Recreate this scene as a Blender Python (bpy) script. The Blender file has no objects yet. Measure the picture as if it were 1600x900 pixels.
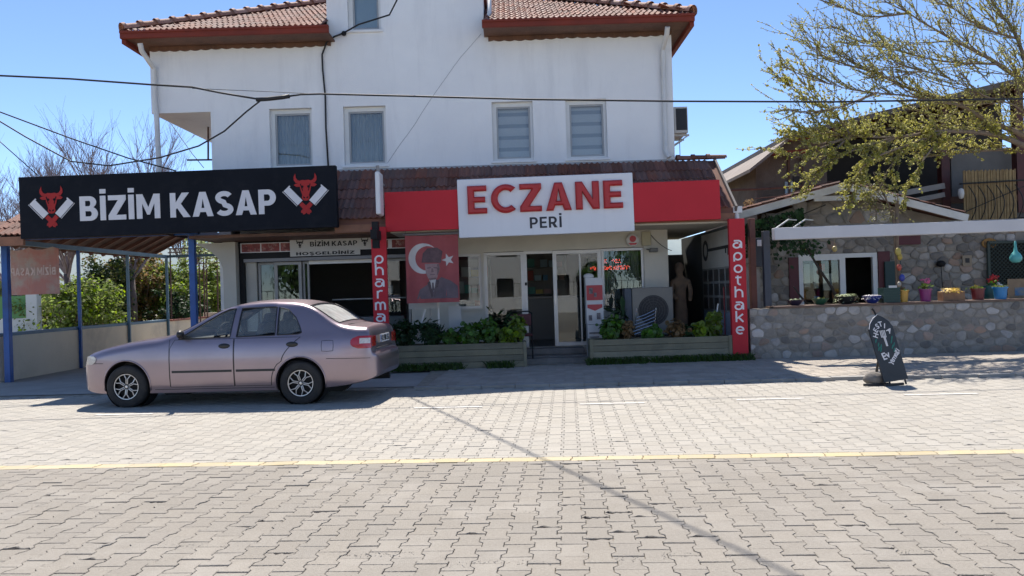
import bpy, bmesh, math, random
from mathutils import Vector, Matrix, noise
random.seed(7)
sc = bpy.context.scene
COL = sc.collection
R = math.radians

# ------------------------------------------------------------------ camera
F_PX, EYE, ROLL, V0 = 1250.0, 1.42, 0.031, 3.0
cd = bpy.data.cameras.new('camera')
cd.sensor_width = 36.0
cd.lens = F_PX / 1600.0 * 36.0
cd.clip_end = 5000
cam = bpy.data.objects.new('camera', cd)
COL.objects.link(cam)
q = V0 / F_PX
D = Vector((0, math.cos(q), math.sin(q)))
RT = Vector((math.cos(ROLL), 0, -math.sin(ROLL)))
U = RT.cross(D).normalized()
RT = D.cross(U).normalized()
M = Matrix((RT, U, -D)).transposed().to_4x4()
M.translation = Vector((0, 0, EYE))
cam.matrix_world = M
sc.camera = cam

# ------------------------------------------------------------------ world, sun, exposure
SUN_TO = Vector((-0.09, 0.62, 1.0)).normalized()      # towards the sun
EL = math.asin(SUN_TO.z)
AZ = math.atan2(SUN_TO.x, SUN_TO.y)
w = bpy.data.worlds.new('World')
sc.world = w
w.use_nodes = True
nt = w.node_tree
nt.nodes.clear()
sky = nt.nodes.new('ShaderNodeTexSky')
sky.sky_type = 'NISHITA'
sky.sun_disc = False
sky.sun_elevation = EL
sky.sun_rotation = AZ
sky.air_density = 0.55
sky.dust_density = 0.0
sky.ozone_density = 3.0
bg = nt.nodes.new('ShaderNodeBackground')
bg.inputs['Strength'].default_value = 0.13
wo = nt.nodes.new('ShaderNodeOutputWorld')
nt.links.new(sky.outputs[0], bg.inputs[0])
nt.links.new(bg.outputs[0], wo.inputs[0])
sl = bpy.data.lights.new('sun', 'SUN')
sl.energy = 4.4
sl.angle = R(0.53)
sl.color = (1.0, 0.935, 0.85)
sun = bpy.data.objects.new('sun', sl)
COL.objects.link(sun)
sun.rotation_euler = SUN_TO.to_track_quat('Z', 'Y').to_euler()
sun.location = (0, 0, 30)
sc.view_settings.view_transform = 'Standard'
sc.view_settings.look = 'None'
sc.view_settings.gamma = 1
sc.view_settings.use_curve_mapping = False
sc.view_settings.exposure = 0.84
sc.cycles.max_bounces = 8
sc.cycles.transparent_max_bounces = 16
sc.cycles.caustics_reflective = False
sc.cycles.caustics_refractive = False

# ------------------------------------------------------------------ survey helper: photo point on a plane at depth Y -> world
def at(px, py, Y):
    u, v = px - 800.0, 450.0 - py + V0
    c, s = math.cos(ROLL), math.sin(ROLL)
    return Vector(((u * c + v * s) * Y / F_PX, Y, EYE + (-u * s + v * c) * Y / F_PX))

# ------------------------------------------------------------------ materials
MATS = {}
def _n(nt, t, **kw):
    n = nt.nodes.new(t)
    for k, v in kw.items():
        setattr(n, k, v)
    return n
def mat(name, c, c2=None, scale=4.0, rough=0.6, metal=0.0, bump=0.0, bscale=40.0, spec=0.5, coat=0.0,
        vary=0.0, island=False, c3=None, c3scale=1.0, c3amt=0.0, c3stretch=None, emit=None, estr=0.0, contrast=(0.35, 0.65), trans=0.0, rvar=0.0, subs=0.0):
    if name in MATS:
        return MATS[name]
    m = bpy.data.materials.new(name)
    m.use_nodes = True
    nt = m.node_tree
    b = nt.nodes['Principled BSDF']
    L = nt.links.new
    b.inputs['Roughness'].default_value = rough
    b.inputs['Metallic'].default_value = metal
    b.inputs['Specular IOR Level'].default_value = spec
    b.inputs['Coat Weight'].default_value = coat
    b.inputs['Coat Roughness'].default_value = 0.08
    b.inputs['Base Color'].default_value = (*c, 1)
    tc = _n(nt, 'ShaderNodeTexCoord')
    geo = _n(nt, 'ShaderNodeNewGeometry')
    col = None
    if c2 is not None:
        no = _n(nt, 'ShaderNodeTexNoise')
        no.inputs['Scale'].default_value = scale
        no.inputs['Detail'].default_value = 6
        no.inputs['Roughness'].default_value = 0.6
        L(geo.outputs['Position'], no.inputs['Vector'])
        mr = _n(nt, 'ShaderNodeMapRange')
        mr.inputs[1].default_value, mr.inputs[2].default_value = contrast
        L(no.outputs['Fac'], mr.inputs[0])
        mx = _n(nt, 'ShaderNodeMix', data_type='RGBA')
        mx.inputs[6].default_value = (*c, 1)
        mx.inputs[7].default_value = (*c2, 1)
        L(mr.outputs[0], mx.inputs[0])
        col = mx.outputs[2]
        if rvar:
            m2 = _n(nt, 'ShaderNodeMapRange')
            m2.inputs[3].default_value = rough - rvar
            m2.inputs[4].default_value = rough + rvar
            L(no.outputs['Fac'], m2.inputs[0])
            L(m2.outputs[0], b.inputs['Roughness'])
    if c3 is not None:
        n3 = _n(nt, 'ShaderNodeTexNoise')
        n3.inputs['Scale'].default_value = c3scale
        n3.inputs['Detail'].default_value = 8
        n3.inputs['Roughness'].default_value = 0.65
        if c3stretch:
            mp = _n(nt, 'ShaderNodeMapping')
            mp.inputs['Scale'].default_value = c3stretch
            L(geo.outputs['Position'], mp.inputs[0])
            L(mp.outputs[0], n3.inputs['Vector'])
        else:
            L(geo.outputs['Position'], n3.inputs['Vector'])
        mr = _n(nt, 'ShaderNodeMapRange')
        mr.inputs[1].default_value, mr.inputs[2].default_value = 0.5, 0.75
        mr.inputs[4].default_value = c3amt
        L(n3.outputs['Fac'], mr.inputs[0])
        mx = _n(nt, 'ShaderNodeMix', data_type='RGBA')
        mx.inputs[6].default_value = (*c, 1)
        mx.inputs[7].default_value = (*c3, 1)
        if col: L(col, mx.inputs[6])
        L(mr.outputs[0], mx.inputs[0])
        col = mx.outputs[2]
    if vary:
        hs = _n(nt, 'ShaderNodeHueSaturation')
        if island:
            rnd = geo.outputs['Random Per Island']
        else:
            rnd = _n(nt, 'ShaderNodeObjectInfo').outputs['Random']
        mr = _n(nt, 'ShaderNodeMapRange')
        mr.inputs[3].default_value = 1 - vary
        mr.inputs[4].default_value = 1 + vary
        L(rnd, mr.inputs[0])
        L(mr.outputs[0], hs.inputs['Value'])
        wn = _n(nt, 'ShaderNodeTexWhiteNoise', noise_dimensions='1D')
        L(rnd, wn.inputs['W'])
        m2 = _n(nt, 'ShaderNodeMapRange')
        m2.inputs[3].default_value = 1 - vary * 0.8
        m2.inputs[4].default_value = 1 + vary * 0.8
        L(wn.outputs['Value'], m2.inputs[0])
        L(m2.outputs[0], hs.inputs['Saturation'])
        if col: L(col, hs.inputs['Color'])
        else: hs.inputs['Color'].default_value = (*c, 1)
        col = hs.outputs[0]
    if col: L(col, b.inputs['Base Color'])
    if bump:
        nb = _n(nt, 'ShaderNodeTexNoise')
        nb.inputs['Scale'].default_value = bscale
        nb.inputs['Detail'].default_value = 5
        L(geo.outputs['Position'], nb.inputs['Vector'])
        bp = _n(nt, 'ShaderNodeBump')
        bp.inputs['Strength'].default_value = min(1.0, bump)
        bp.inputs['Distance'].default_value = 0.02
        L(nb.outputs['Fac'], bp.inputs['Height'])
        L(bp.outputs[0], b.inputs['Normal'])
    if emit:
        b.inputs['Emission Color'].default_value = (*emit, 1)
        b.inputs['Emission Strength'].default_value = estr
    if trans:
        out = nt.nodes['Material Output']
        tl = _n(nt, 'ShaderNodeBsdfTranslucent')
        if col: L(col, tl.inputs['Color'])
        else: tl.inputs['Color'].default_value = (*c, 1)
        ms = _n(nt, 'ShaderNodeMixShader')
        ms.inputs[0].default_value = trans
        L(b.outputs[0], ms.inputs[1]); L(tl.outputs[0], ms.inputs[2])
        L(ms.outputs[0], out.inputs['Surface'])
    MATS[name] = m
    return m
def glass_mat(name, tint=(0.85, 0.9, 0.88), rough=0.0, boost=0.0, painted_sheen=0.0, dcol=(.62, .62, .58)):
    if name in MATS:
        return MATS[name]
    m = bpy.data.materials.new(name)
    m.use_nodes = True
    nt = m.node_tree
    nt.nodes.clear()
    o = _n(nt, 'ShaderNodeOutputMaterial')
    t = _n(nt, 'ShaderNodeBsdfTransparent'); t.inputs[0].default_value = (*tint, 1)
    g = _n(nt, 'ShaderNodeBsdfGlossy'); g.inputs['Roughness'].default_value = rough
    fr = _n(nt, 'ShaderNodeFresnel'); fr.inputs[0].default_value = 1.5
    ad = _n(nt, 'ShaderNodeMath', operation='MULTIPLY_ADD', use_clamp=True)
    ad.inputs[1].default_value = 1.25; ad.inputs[2].default_value = boost
    mx = _n(nt, 'ShaderNodeMixShader')
    nt.links.new(fr.outputs[0], ad.inputs[0]); nt.links.new(ad.outputs[0], mx.inputs[0])
    nt.links.new(t.outputs[0], mx.inputs[1]); nt.links.new(g.outputs[0], mx.inputs[2])
    if painted_sheen:  # pale diffuse veil mixed in to stand for light reflected by car panes
        df = _n(nt, 'ShaderNodeBsdfDiffuse'); df.inputs[0].default_value = (*dcol, 1)
        no = _n(nt, 'ShaderNodeTexNoise'); no.inputs['Scale'].default_value = 7; no.inputs['Detail'].default_value = 5
        g2 = _n(nt, 'ShaderNodeNewGeometry'); nt.links.new(g2.outputs['Position'], no.inputs['Vector'])
        m1 = _n(nt, 'ShaderNodeMapRange'); m1.inputs[3].default_value = painted_sheen * .5; m1.inputs[4].default_value = painted_sheen * 1.5
        nt.links.new(no.outputs['Fac'], m1.inputs[0])
        m2 = _n(nt, 'ShaderNodeMixShader'); nt.links.new(m1.outputs[0], m2.inputs[0]); nt.links.new(mx.outputs[0], m2.inputs[1]); nt.links.new(df.outputs[0], m2.inputs[2]); mx = m2
    nt.links.new(mx.outputs[0], o.inputs[0])
    MATS[name] = m
    return m

# ------------------------------------------------------------------ mesh builder
def wloc(o):
    v = Vector((0, 0, 0))
    while o is not None:
        v += Vector(o.location); o = o.parent
    return v
class MB:
    def __init__(s):
        s.v, s.f = [], []
    def add(s, vs, fs):
        o = len(s.v)
        s.v += [tuple(p) for p in vs]
        s.f += [tuple(i + o for i in f) for f in fs]
        return s
    def box(s, x0, x1, y0, y1, z0, z1):
        vs = [(x, y, z) for z in (z0, z1) for y in (y0, y1) for x in (x0, x1)]
        return s.add(vs, [(0, 2, 3, 1), (4, 5, 7, 6), (0, 1, 5, 4), (2, 6, 7, 3), (0, 4, 6, 2), (1, 3, 7, 5)])
    def obox(s, c, ax, ay, az):     # centre and three half-axis vectors
        c, ax, ay, az = map(Vector, (c, ax, ay, az))
        vs = [c + ax * i + ay * j + az * k for k in (-1, 1) for j in (-1, 1) for i in (-1, 1)]
        fs = [(0, 2, 3, 1), (4, 5, 7, 6), (0, 1, 5, 4), (2, 6, 7, 3), (0, 4, 6, 2), (1, 3, 7, 5)]
        if ax.cross(ay).dot(az) < 0:
            fs = [f[::-1] for f in fs]
        return s.add(vs, fs)
    def bar(s, a, b, wx, wz, up=(0, 0, 1)):  # rectangular bar between two points
        a, b = Vector(a), Vector(b)
        d = b - a
        l = d.length
        d.normalize()
        up = Vector(up)
        if abs(d.dot(up)) > 0.95: up = Vector((0, 1, 0))
        sx = d.cross(up).normalized()
        sz = sx.cross(d).normalized()
        return s.obox((a + b) / 2, d * l / 2, sx * wx / 2, sz * wz / 2)
    def tube(s, pts, r, n=8, cap=True):
        pts = [Vector(p) for p in pts]
        k = len(pts)
        rs = r if isinstance(r, (list, tuple)) else [r] * k
        vs, fs = [], []
        px = None
        for i, p in enumerate(pts):
            d = (pts[min(i + 1, k - 1)] - pts[max(i - 1, 0)])
            if d.length < 1e-9: d = Vector((0, 0, 1))
            d.normalize()
            if px is None:
                a = Vector((0, 0, 1)) if abs(d.z) < 0.9 else Vector((1, 0, 0))
                px = d.cross(a).normalized()
            else:
                px = (px - d * px.dot(d))
                if px.length < 1e-6: px = d.orthogonal()
                px.normalize()
            py = d.cross(px)
            for j in range(n):
                t = 2 * math.pi * j / n
                vs.append(p + (px * math.cos(t) + py * math.sin(t)) * rs[i])
        for i in range(k - 1):
            for j in range(n):
                a, b = i * n + j, i * n + (j + 1) % n
                fs.append((a, b, b + n, a + n))
        if cap:
            fs.append(tuple(range(n))[::-1]); fs.append(tuple((k - 1) * n + j for j in range(n)))
        return s.add(vs, fs)
    def lathe(s, prof, c=(0, 0, 0), n=24, axis='z'):
        c = Vector(c); vs, fs = [], []
        for (r, h) in prof:
            for j in range(n):
                t = 2 * math.pi * j / n
                if axis == 'z': p = (r * math.cos(t), r * math.sin(t), h)
                elif axis == 'y': p = (r * math.cos(t), h, -r * math.sin(t))
                else: p = (h, r * math.cos(t), r * math.sin(t))
                vs.append(c + Vector(p))
        for i in range(len(prof) - 1):
            for j in range(n):
                a, b = i * n + j, i * n + (j + 1) % n
                fs.append((a, b, b + n, a + n))
        return s.add(vs, fs)
    def sphere(s, c, rx, ry=None, rz=None, n=12, m=8):
        ry = ry or rx; rz = rz or rx
        vs, fs = [], []
        for i in range(m + 1):
            ph = math.pi * i / m
            for j in range(n):
                t = 2 * math.pi * j / n
                vs.append((c[0] + rx * math.sin(ph) * math.cos(t), c[1] + ry * math.sin(ph) * math.sin(t), c[2] - rz * math.cos(ph)))
        for i in range(m):
            for j in range(n):
                a, b = i * n + j, i * n + (j + 1) % n
                fs.append((a, b, b + n, a + n))
        return s.add(vs, fs)
    def plate(s, pts, O, ax, ay, th):   # 2-D outline on a plane, extruded towards ax x ay by th
        O, ax, ay = Vector(O), Vector(ax), Vector(ay)
        n = ax.cross(ay).normalized()
        k = len(pts)
        ar = sum(pts[i][0] * pts[(i + 1) % k][1] - pts[(i + 1) % k][0] * pts[i][1] for i in range(k))
        if ar < 0: pts = pts[::-1]
        vs = [O + ax * a + ay * b for a, b in pts] + [O + ax * a + ay * b + n * th for a, b in pts]
        fs = [tuple(range(k))[::-1], tuple(range(k, 2 * k))] + [(i, (i + 1) % k, k + (i + 1) % k, k + i) for i in range(k)]
        return s.add(vs, fs)
    def quad(s, a, b, c, d):
        return s.add([a, b, c, d], [(0, 1, 2, 3)])
    def mesh(s, name, m, smooth=False, off=None):
        me = bpy.data.meshes.new(name)
        vs = s.v if off is None else [(p[0] - off[0], p[1] - off[1], p[2] - off[2]) for p in s.v]
        me.from_pydata(vs, [], s.f)
        if m: me.materials.append(m)
        if smooth:
            me.shade_smooth()
            if smooth is not True:
                me.set_sharp_from_angle(angle=R(smooth))
        me.validate(); me.update()
        return me
    def build(s, name, m, parent=None, smooth=False, bevel=0.0, local=False, seg=2):
        off = None if (parent is None or local) else wloc(parent)
        o = bpy.data.objects.new(name, s.mesh(name, m, smooth, off))
        COL.objects.link(o)
        if parent is not None: o.parent = parent
        if bevel:
            bm = o.modifiers.new('bevel', 'BEVEL'); bm.width = bevel; bm.segments = seg; bm.limit_method = 'ANGLE'; bm.angle_limit = R(40)
        return o
def tag(o, label, cat, group=None):
    o['label'] = label; o['category'] = cat
    if group: o['group'] = group
    return o
def thing(name, label, cat, loc=(0, 0, 0), group=None, rz=0.0):
    o = bpy.data.objects.new(name, None)
    COL.objects.link(o)
    o.location = loc; o.rotation_euler = (0, 0, rz); o.empty_display_size = 0.1
    return tag(o, label, cat, group)
def struct(o):
    o['kind'] = 'structure'; return o
def stuff(o):
    o['kind'] = 'stuff'; return o
def inst(name, me, parent, loc, rot=None):
    o = bpy.data.objects.new(name, me)
    COL.objects.link(o)
    if parent is not None: o.parent = parent
    o.location = loc
    if rot is not None:
        o.rotation_euler = rot
    return o

# text -> flat mesh pieces (one per character when split)
def text_mesh(txt, size=1.0, bold=0.0, depth=0.0, bevel=0.0, shear=0.0):
    cu = bpy.data.curves.new('t', 'FONT')
    cu.body = txt; cu.size = size; cu.offset = bold; cu.extrude = depth; cu.bevel_depth = bevel; cu.shear = shear
    cu.bevel_resolution = 1
    ob = bpy.data.objects.new('t', cu)
    me = ob.to_mesh()
    vs = [v.co.copy() for v in me.vertices]; fs = [tuple(p.vertices) for p in me.polygons]
    ob.to_mesh_clear()
    bpy.data.objects.remove(ob); bpy.data.curves.remove(cu)
    return vs, fs
def bounds(vs):
    return (min(v.x for v in vs), max(v.x for v in vs), min(v.y for v in vs), max(v.y for v in vs))

# block capitals drawn as outlines with holes (cap height 1)
from mathutils.geometry import tessellate_polygon
def _arc(cx, cy, rx, ry, a0, a1, n=12):
    return [(cx + rx * math.cos(R(a0 + (a1 - a0) * i / n)), cy + ry * math.sin(R(a0 + (a1 - a0) * i / n))) for i in range(n + 1)]
def glyph(ch, w=0.21):
    h = w * 0.92
    if ch in 'Iİ':
        o = [(0, 0), (w, 0), (w, 1), (0, 1)]; return [o] + ([[(-.01, 1.09), (w + .01, 1.09), (w + .01, 1.27), (-.01, 1.27)]] if ch == 'İ' else []), []
    if ch == 'E': return [[(0, 0), (.60, 0), (.60, h), (w, h), (w, .5 - h / 2), (.55, .5 - h / 2), (.55, .5 + h / 2), (w, .5 + h / 2), (w, 1 - h), (.60, 1 - h), (.60, 1), (0, 1)]], []
    if ch == 'L': return [[(0, 0), (.56, 0), (.56, h), (w, h), (w, 1), (0, 1)]], []
    if ch == 'T': return [[(.32 - w / 2, 0), (.32 + w / 2, 0), (.32 + w / 2, 1 - h), (.64, 1 - h), (.64, 1), (0, 1), (0, 1 - h), (.32 - w / 2, 1 - h)]], []
    if ch == 'H': return [[(0, 0), (w, 0), (w, .5 - h / 2), (.70 - w, .5 - h / 2), (.70 - w, 0), (.70, 0), (.70, 1), (.70 - w, 1), (.70 - w, .5 + h / 2), (w, .5 + h / 2), (w, 1), (0, 1)]], []
    if ch == 'Z': return [[(0, 1), (.68, 1), (.68, 1 - h * .95), (.30, h), (.68, h), (.68, 0), (0, 0), (0, h * .95), (.38, 1 - h), (0, 1 - h)]], []
    if ch == 'N': return [[(0, 0), (0, 1), (w, 1), (.74 - w, .38), (.74 - w, 1), (.74, 1), (.74, 0), (.74 - w, 0), (w, .62), (w, 0)]], []
    if ch == 'M': return [[(0, 0), (0, 1), (w * 1.1, 1), (.45, .46), (.90 - w * 1.1, 1), (.90, 1), (.90, 0), (.90 - w, 0), (.90 - w, .62), (.50, .16), (.40, .16), (w, .62), (w, 0)]], []
    if ch == 'K': return [[(0, 0), (0, 1), (w, 1), (w, .60), (.46, 1), (.74, 1), (.41, .55), (.77, 0), (.50, 0), (.265, .385), (w, .32), (w, 0)]], []
    if ch == 'A': return [[(0, 0), (.40 - w * .56, 1), (.40 + w * .56, 1), (.80, 0), (.80 - w * 1.08, 0), (.80 - w * 1.08 - .058, .18), (w * 1.08 + .058, .18), (w * 1.08, 0)]], [[(w * 1.08 + .11, .345), (.40, .74), (.80 - w * 1.08 - .11, .345)]]
    if ch == 'C':
        return [_arc(.46, .5, .46, .515, 48, 312, 26) + _arc(.46, .5, .46 - w, .515 - w * .95, 312, 48, 26)], []
    if ch == 'G':
        return [_arc(.46, .5, .46, .515, 48, 330, 26) + [(.87, .55), (.50, .55), (.50, .40), (.66, .40)] + _arc(.46, .5, .46 - w, .515 - w * .95, 325, 48, 24)], []
    if ch == 'O':
        return [_arc(.46, .5, .46, .515, 0, 345, 30)], [_arc(.46, .5, .46 - w, .515 - w * .95, 0, 345, 30)]
    if ch == 'D':
        return [[(0, 0), (.28, 0)] + _arc(.28, .5, .44, .5, -88, 88, 16) + [(.28, 1), (0, 1)]], [[(w, h), (.28, h)] + _arc(.28, .5, .44 - w, .5 - h, -88, 88, 14) + [(.28, 1 - h), (w, 1 - h)]]
    if ch == 'P':
        return [[(0, 0), (w, 0), (w, .34), (.36, .34)] + _arc(.36, .67, .31, .33, -88, 88, 14) + [(.36, 1), (0, 1)]], [[(w, .34 + h), (.35, .34 + h)] + _arc(.35, .67, .31 - w, .33 - h, -88, 88, 10) + [(.35, 1 - h), (w, 1 - h)]]
    if ch == 'R':
        return [[(0, 0), (w, 0), (w, .33), (.28, .33), (.45, 0), (.72, 0), (.50, .385)] + _arc(.36, .67, .31, .33, -62, 88, 14) + [(.36, 1), (0, 1)]], [[(w, .34 + h), (.35, .34 + h)] + _arc(.35, .67, .31 - w, .33 - h, -88, 88, 10) + [(.35, 1 - h), (w, 1 - h)]]
    if ch == 'B':
        return [[(0, 0), (.40, 0)] + _arc(.40, .285, .29, .285, -88, 62, 14) + _arc(.37, .755, .27, .245, -52, 88, 14) + [(.37, 1), (0, 1)]], [[(w, h * .9), (.38, h * .9)] + _arc(.38, .285, .29 - w, .285 - h * .9, -86, 86, 10) + [(.38, .57 - h * .9), (w, .57 - h * .9)], [(w, .595), (.36, .595)] + _arc(.36, .705, .27 - w, .11, -86, 86, 10) + [(.36, .815), (w, .815)]]
    if ch in 'SŞ':
        cl = _arc(.34, .735, .235, .165, 25, 180, 12) + _arc(.34, .735, .235, .165, 190, 262, 5) + _arc(.34, .255, .245, .165, 82, 10, 5) + _arc(.34, .255, .245, .165, 0, -155, 12)
        lf, rt = [], []
        for i, p in enumerate(cl):
            a, b = cl[max(0, i - 1)], cl[min(len(cl) - 1, i + 1)]
            dx, dy = b[0] - a[0], b[1] - a[1]; l = math.hypot(dx, dy) or 1
            lf.append((p[0] - dy / l * w * .47, p[1] + dx / l * w * .47)); rt.append((p[0] + dy / l * w * .47, p[1] - dx / l * w * .47))
        return [lf + rt[::-1]] + ([[(.28, -.27), (.42, -.27), (.42, -.04), (.28, -.04)]] if ch == 'Ş' else []), []
    return [[(0, 0), (.4, 0), (.4, 1), (0, 1)]], []
def letters(txt, x0, x1, zb, cap, y, m, parent, bold=0.21, depth=0.01, name='letter', gap=0.12, bevel=0.0, mirror=False, frame=None):
    """Block lettering standing on zb between x0 and x1 on a plane facing -Y; one mesh for each character."""
    items, pen = [], 0.0
    for ch in txt:
        if ch == ' ':
            pen += 0.30; continue
        outs, hs = glyph(ch, bold)
        xs = [p[0] for o in outs for p in o]
        items.append((pen - min(xs), outs, hs)); pen += max(xs) - min(xs) + gap
    W = pen - gap
    sx = (x1 - x0) / W
    for off, outs, hs in items:
        mb = MB()
        for k, o in enumerate(outs):
            polys = [o] + (hs if k == 0 else [])
            flat = [p for pl in polys for p in pl]
            tri = tessellate_polygon([[Vector((p[0], p[1], 0)) for p in pl] for pl in polys])
            def P3(p, yy):
                X = (p[0] + off) * sx
                q3 = ((x1 - X) if mirror else (x0 + X), yy, zb + p[1] * cap)
                return frame(q3) if frame else q3
            n = len(flat)
            vs = [P3(p, y - depth) for p in flat] + [P3(p, y) for p in flat]
            fs = []
            for t in tri:
                a, b, c = (Vector((*flat[i], 0)) for i in t)
                if ((b - a).cross(c - a)).z < 0: t = t[::-1]
                if mirror: t = t[::-1]
                fs.append(tuple(t))
            st = 0
            for pl in polys:
                kk = len(pl)
                for i in range(kk):
                    fs.append((st + i, st + (i + 1) % kk, n + st + (i + 1) % kk, n + st + i))
                st += kk
            mb.add(vs, fs)
        if bevel:
            bm = bmesh.new()
            me = mb.mesh(name, m, False, wloc(parent))
            bm.from_mesh(me); bmesh.ops.recalc_face_normals(bm, faces=bm.faces); bmesh.ops.dissolve_limit(bm, angle_limit=R(1), verts=bm.verts, edges=bm.edges)
            fr = [f for f in bm.faces if f.normal.y < -.9]
            bmesh.ops.inset_region(bm, faces=fr, thickness=bevel, depth=0)
            fr = [f for f in bm.faces if f.normal.y < -.9 and f in fr]
            for v in {v for f in fr for v in f.verts}: v.co.y -= bevel * .8
            bm.to_mesh(me); bm.free()
            o = bpy.data.objects.new(name, me); COL.objects.link(o); o.parent = parent
        else:
            mb2 = mb.build(name, m, parent)
# ================================================================== SETTING
# ------------------------------------------------------------------ ground, road, pavers
RA = 0.07                                   # the road is turned a little against the house fronts
AX = Vector((math.cos(RA), -math.sin(RA), 0)); BX = Vector((math.sin(RA), math.cos(RA), 0))
RO = Vector((0, 6.62, 0))
def rp(a, b, z=0.0):
    p = RO + AX * a + BX * b
    return Vector((p.x, p.y, z))
PC, PR = 0.147, 0.205
earth = mat('dry_earth', (0.30, 0.25, 0.18), (0.20, 0.185, 0.11), 0.6, 0.95, bump=0.4, bscale=9)
g = MB()
g.quad((-900, -400, -0.03), (900, -400, -0.03), (900, 1200, -0.03), (-900, 1200, -0.03))
struct(g.build('ground', earth))
sand = mat('joint_sand', (0.40, 0.345, 0.26), (0.27, 0.235, 0.185), 9, 0.95, bump=0.6, bscale=120)
g = MB()
c = [rp(-14, -9), rp(14, -9), rp(14, 7.6), rp(-14, 7.6)]
g.add([(p.x, p.y, -0.016) for p in c], [(0, 1, 2, 3)])
road = struct(g.build('road', sand))
g = MB(); c = [rp(-22, -24), rp(22, -24), rp(22, -9), rp(-22, -9)]
g.add([(p.x, p.y, -0.002) for p in c], [(0, 1, 2, 3)])
struct(g.build('square', mat('bounce_paving', (0.40, 0.37, 0.31), (0.33, 0.30, 0.25), 1.5, .9, bump=.4, bscale=8)))  # unseen pale paving, added to bounce light onto the shaded house front
def paver_outline(gap=0.0017, y0=None, y1=None):
    L = PR / 2; dl = 0.0125; t = 0.013
    hw, hn = PC / 2 + dl - gap, PC / 2 - dl - gap
    Mx, m = L / 2 + t, L / 2 - t
    e = L - 0.0030
    rt = [(hw, -e), (hw, -Mx), (hn, -m), (hn, m), (hw, Mx), (hw, e)]
    if y0 is not None: rt = [(hn, y0 + .004), (hn, m), (hw, Mx), (hw, e)]        # half pavers along the yellow course
    if y1 is not None: rt = [(hw, -e), (hw, -Mx), (hn, -m), (hn, y1 - .004)]
    return rt + [(-a, b) for a, b in rt[::-1]]
def paver_geo(out, ch=0.004, dep=0.02, rnd=None):
    """a top face, a small worn chamfer and short sides"""
    cx = sum(p[0] for p in out) / len(out); cy = sum(p[1] for p in out) / len(out)
    k = len(out)
    top, mid, low = [], [], []
    for (a, b) in out:
        d = math.hypot(a - cx, b - cy)
        fx, fy = (a - cx) / d, (b - cy) / d
        top.append((a - fx * ch, b - fy * ch, 0)); mid.append((a, b, -ch * 0.8)); low.append((a, b, -dep))
    fs = [tuple(range(k))]
    for i in range(k):
        j = (i + 1) % k
        fs.append((i + k, j + k, j, i)); fs.append((i + 2 * k, j + 2 * k, j + k, i + k))
    return top + mid + low, fs
def chipped(rng):
    o = paver_outline()
    e = [p for p in o]
    n = len(e)
    # break one straight end into a ragged edge
    hi = rng.random() < 0.5
    out = []
    for i in range(n):
        p, q_ = e[i], e[(i + 1) % n]
        out.append(p)
        if abs(p[1] - q_[1]) < 1e-6 and abs(p[0] - q_[0]) > 0.1 and ((p[1] > 0) == hi):
            for t in (0.12, 0.3, 0.42, 0.6, 0.75, 0.9):
                dep = rng.uniform(0.004, 0.034) * (1 if rng.random() < 0.7 else 0.3)
                out.append((p[0] + (q_[0] - p[0]) * t, p[1] - math.copysign(dep, p[1])))
    return out
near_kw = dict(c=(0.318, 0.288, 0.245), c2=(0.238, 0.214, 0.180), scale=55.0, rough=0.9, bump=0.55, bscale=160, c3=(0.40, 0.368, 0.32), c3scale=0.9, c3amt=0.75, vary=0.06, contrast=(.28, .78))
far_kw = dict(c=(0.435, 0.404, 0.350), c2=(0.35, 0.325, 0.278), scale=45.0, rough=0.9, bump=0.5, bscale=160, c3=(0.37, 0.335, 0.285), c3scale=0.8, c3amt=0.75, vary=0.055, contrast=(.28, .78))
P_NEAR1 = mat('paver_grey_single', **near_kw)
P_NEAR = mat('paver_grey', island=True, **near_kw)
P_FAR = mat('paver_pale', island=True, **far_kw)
P_YEL = mat('paver_yellow_paint', (0.54, 0.44, 0.25), (0.48, 0.405, 0.27), 5, 0.8, bump=0.5, bscale=150, vary=0.08, c3=(0.45, 0.41, 0.33), c3scale=6, c3amt=0.8)
P_WALK = mat('paver_walk', (0.42, 0.37, 0.31), (0.35, 0.31, 0.26), 2.5, 0.9, bump=0.5, bscale=160, vary=0.09, island=True, c3=(0.22, 0.21, 0.19), c3scale=0.8, c3amt=0.5)
rng = random.Random(3)
std = paver_geo(paver_outline())
variants = [std] + [paver_geo(chipped(rng), 0.005) for _ in range(7)]
vmesh = []
for i, (vs, fs) in enumerate(variants):
    mb = MB(); mb.add(vs, fs); vmesh.append(mb.mesh('paver', P_NEAR1))
halfA = paver_geo(paver_outline(y1=0.0)); halfB = paver_geo(paver_outline(y0=0.0))
def put(mb, geo, a, b, rng, jit=1.0):
    vs, fs = geo
    rz = rng.gauss(0, 0.006) * jit; tz = rng.gauss(0, 0.0016) * jit
    tx, ty = rng.gauss(0, 0.006) * jit, rng.gauss(0, 0.006) * jit
    cz, sz = math.cos(rz), math.sin(rz)
    res = []
    for (x, y, z) in vs:
        p = rp(a + x * cz - y * sz, b + x * sz + y * cz)
        res.append((p.x, p.y, z + tz + x * tx + y * ty))
    mb.add(res, fs)
def near_dist(a, b):
    p = rp(a, b); return p
cells = []
for i in range(int(-8 / PC), int(8 / PC)):
    off = PR / 2 if i % 2 else 0.0
    for j in range(0, 42):
        b = -PR / 2 - j * PR - off
        cells.append((i * PC, b, False))
    if off: cells.append((i * PC, 0.0, True))
def vis_score(c):
    p = rp(c[0], c[1])
    if p.y < 3.75 or abs(p.x) / p.y > 0.665: return 1e9
    return p.y + 0.02 * abs(p.x)
cells.sort(key=vis_score)
nearmb = MB()
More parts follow.
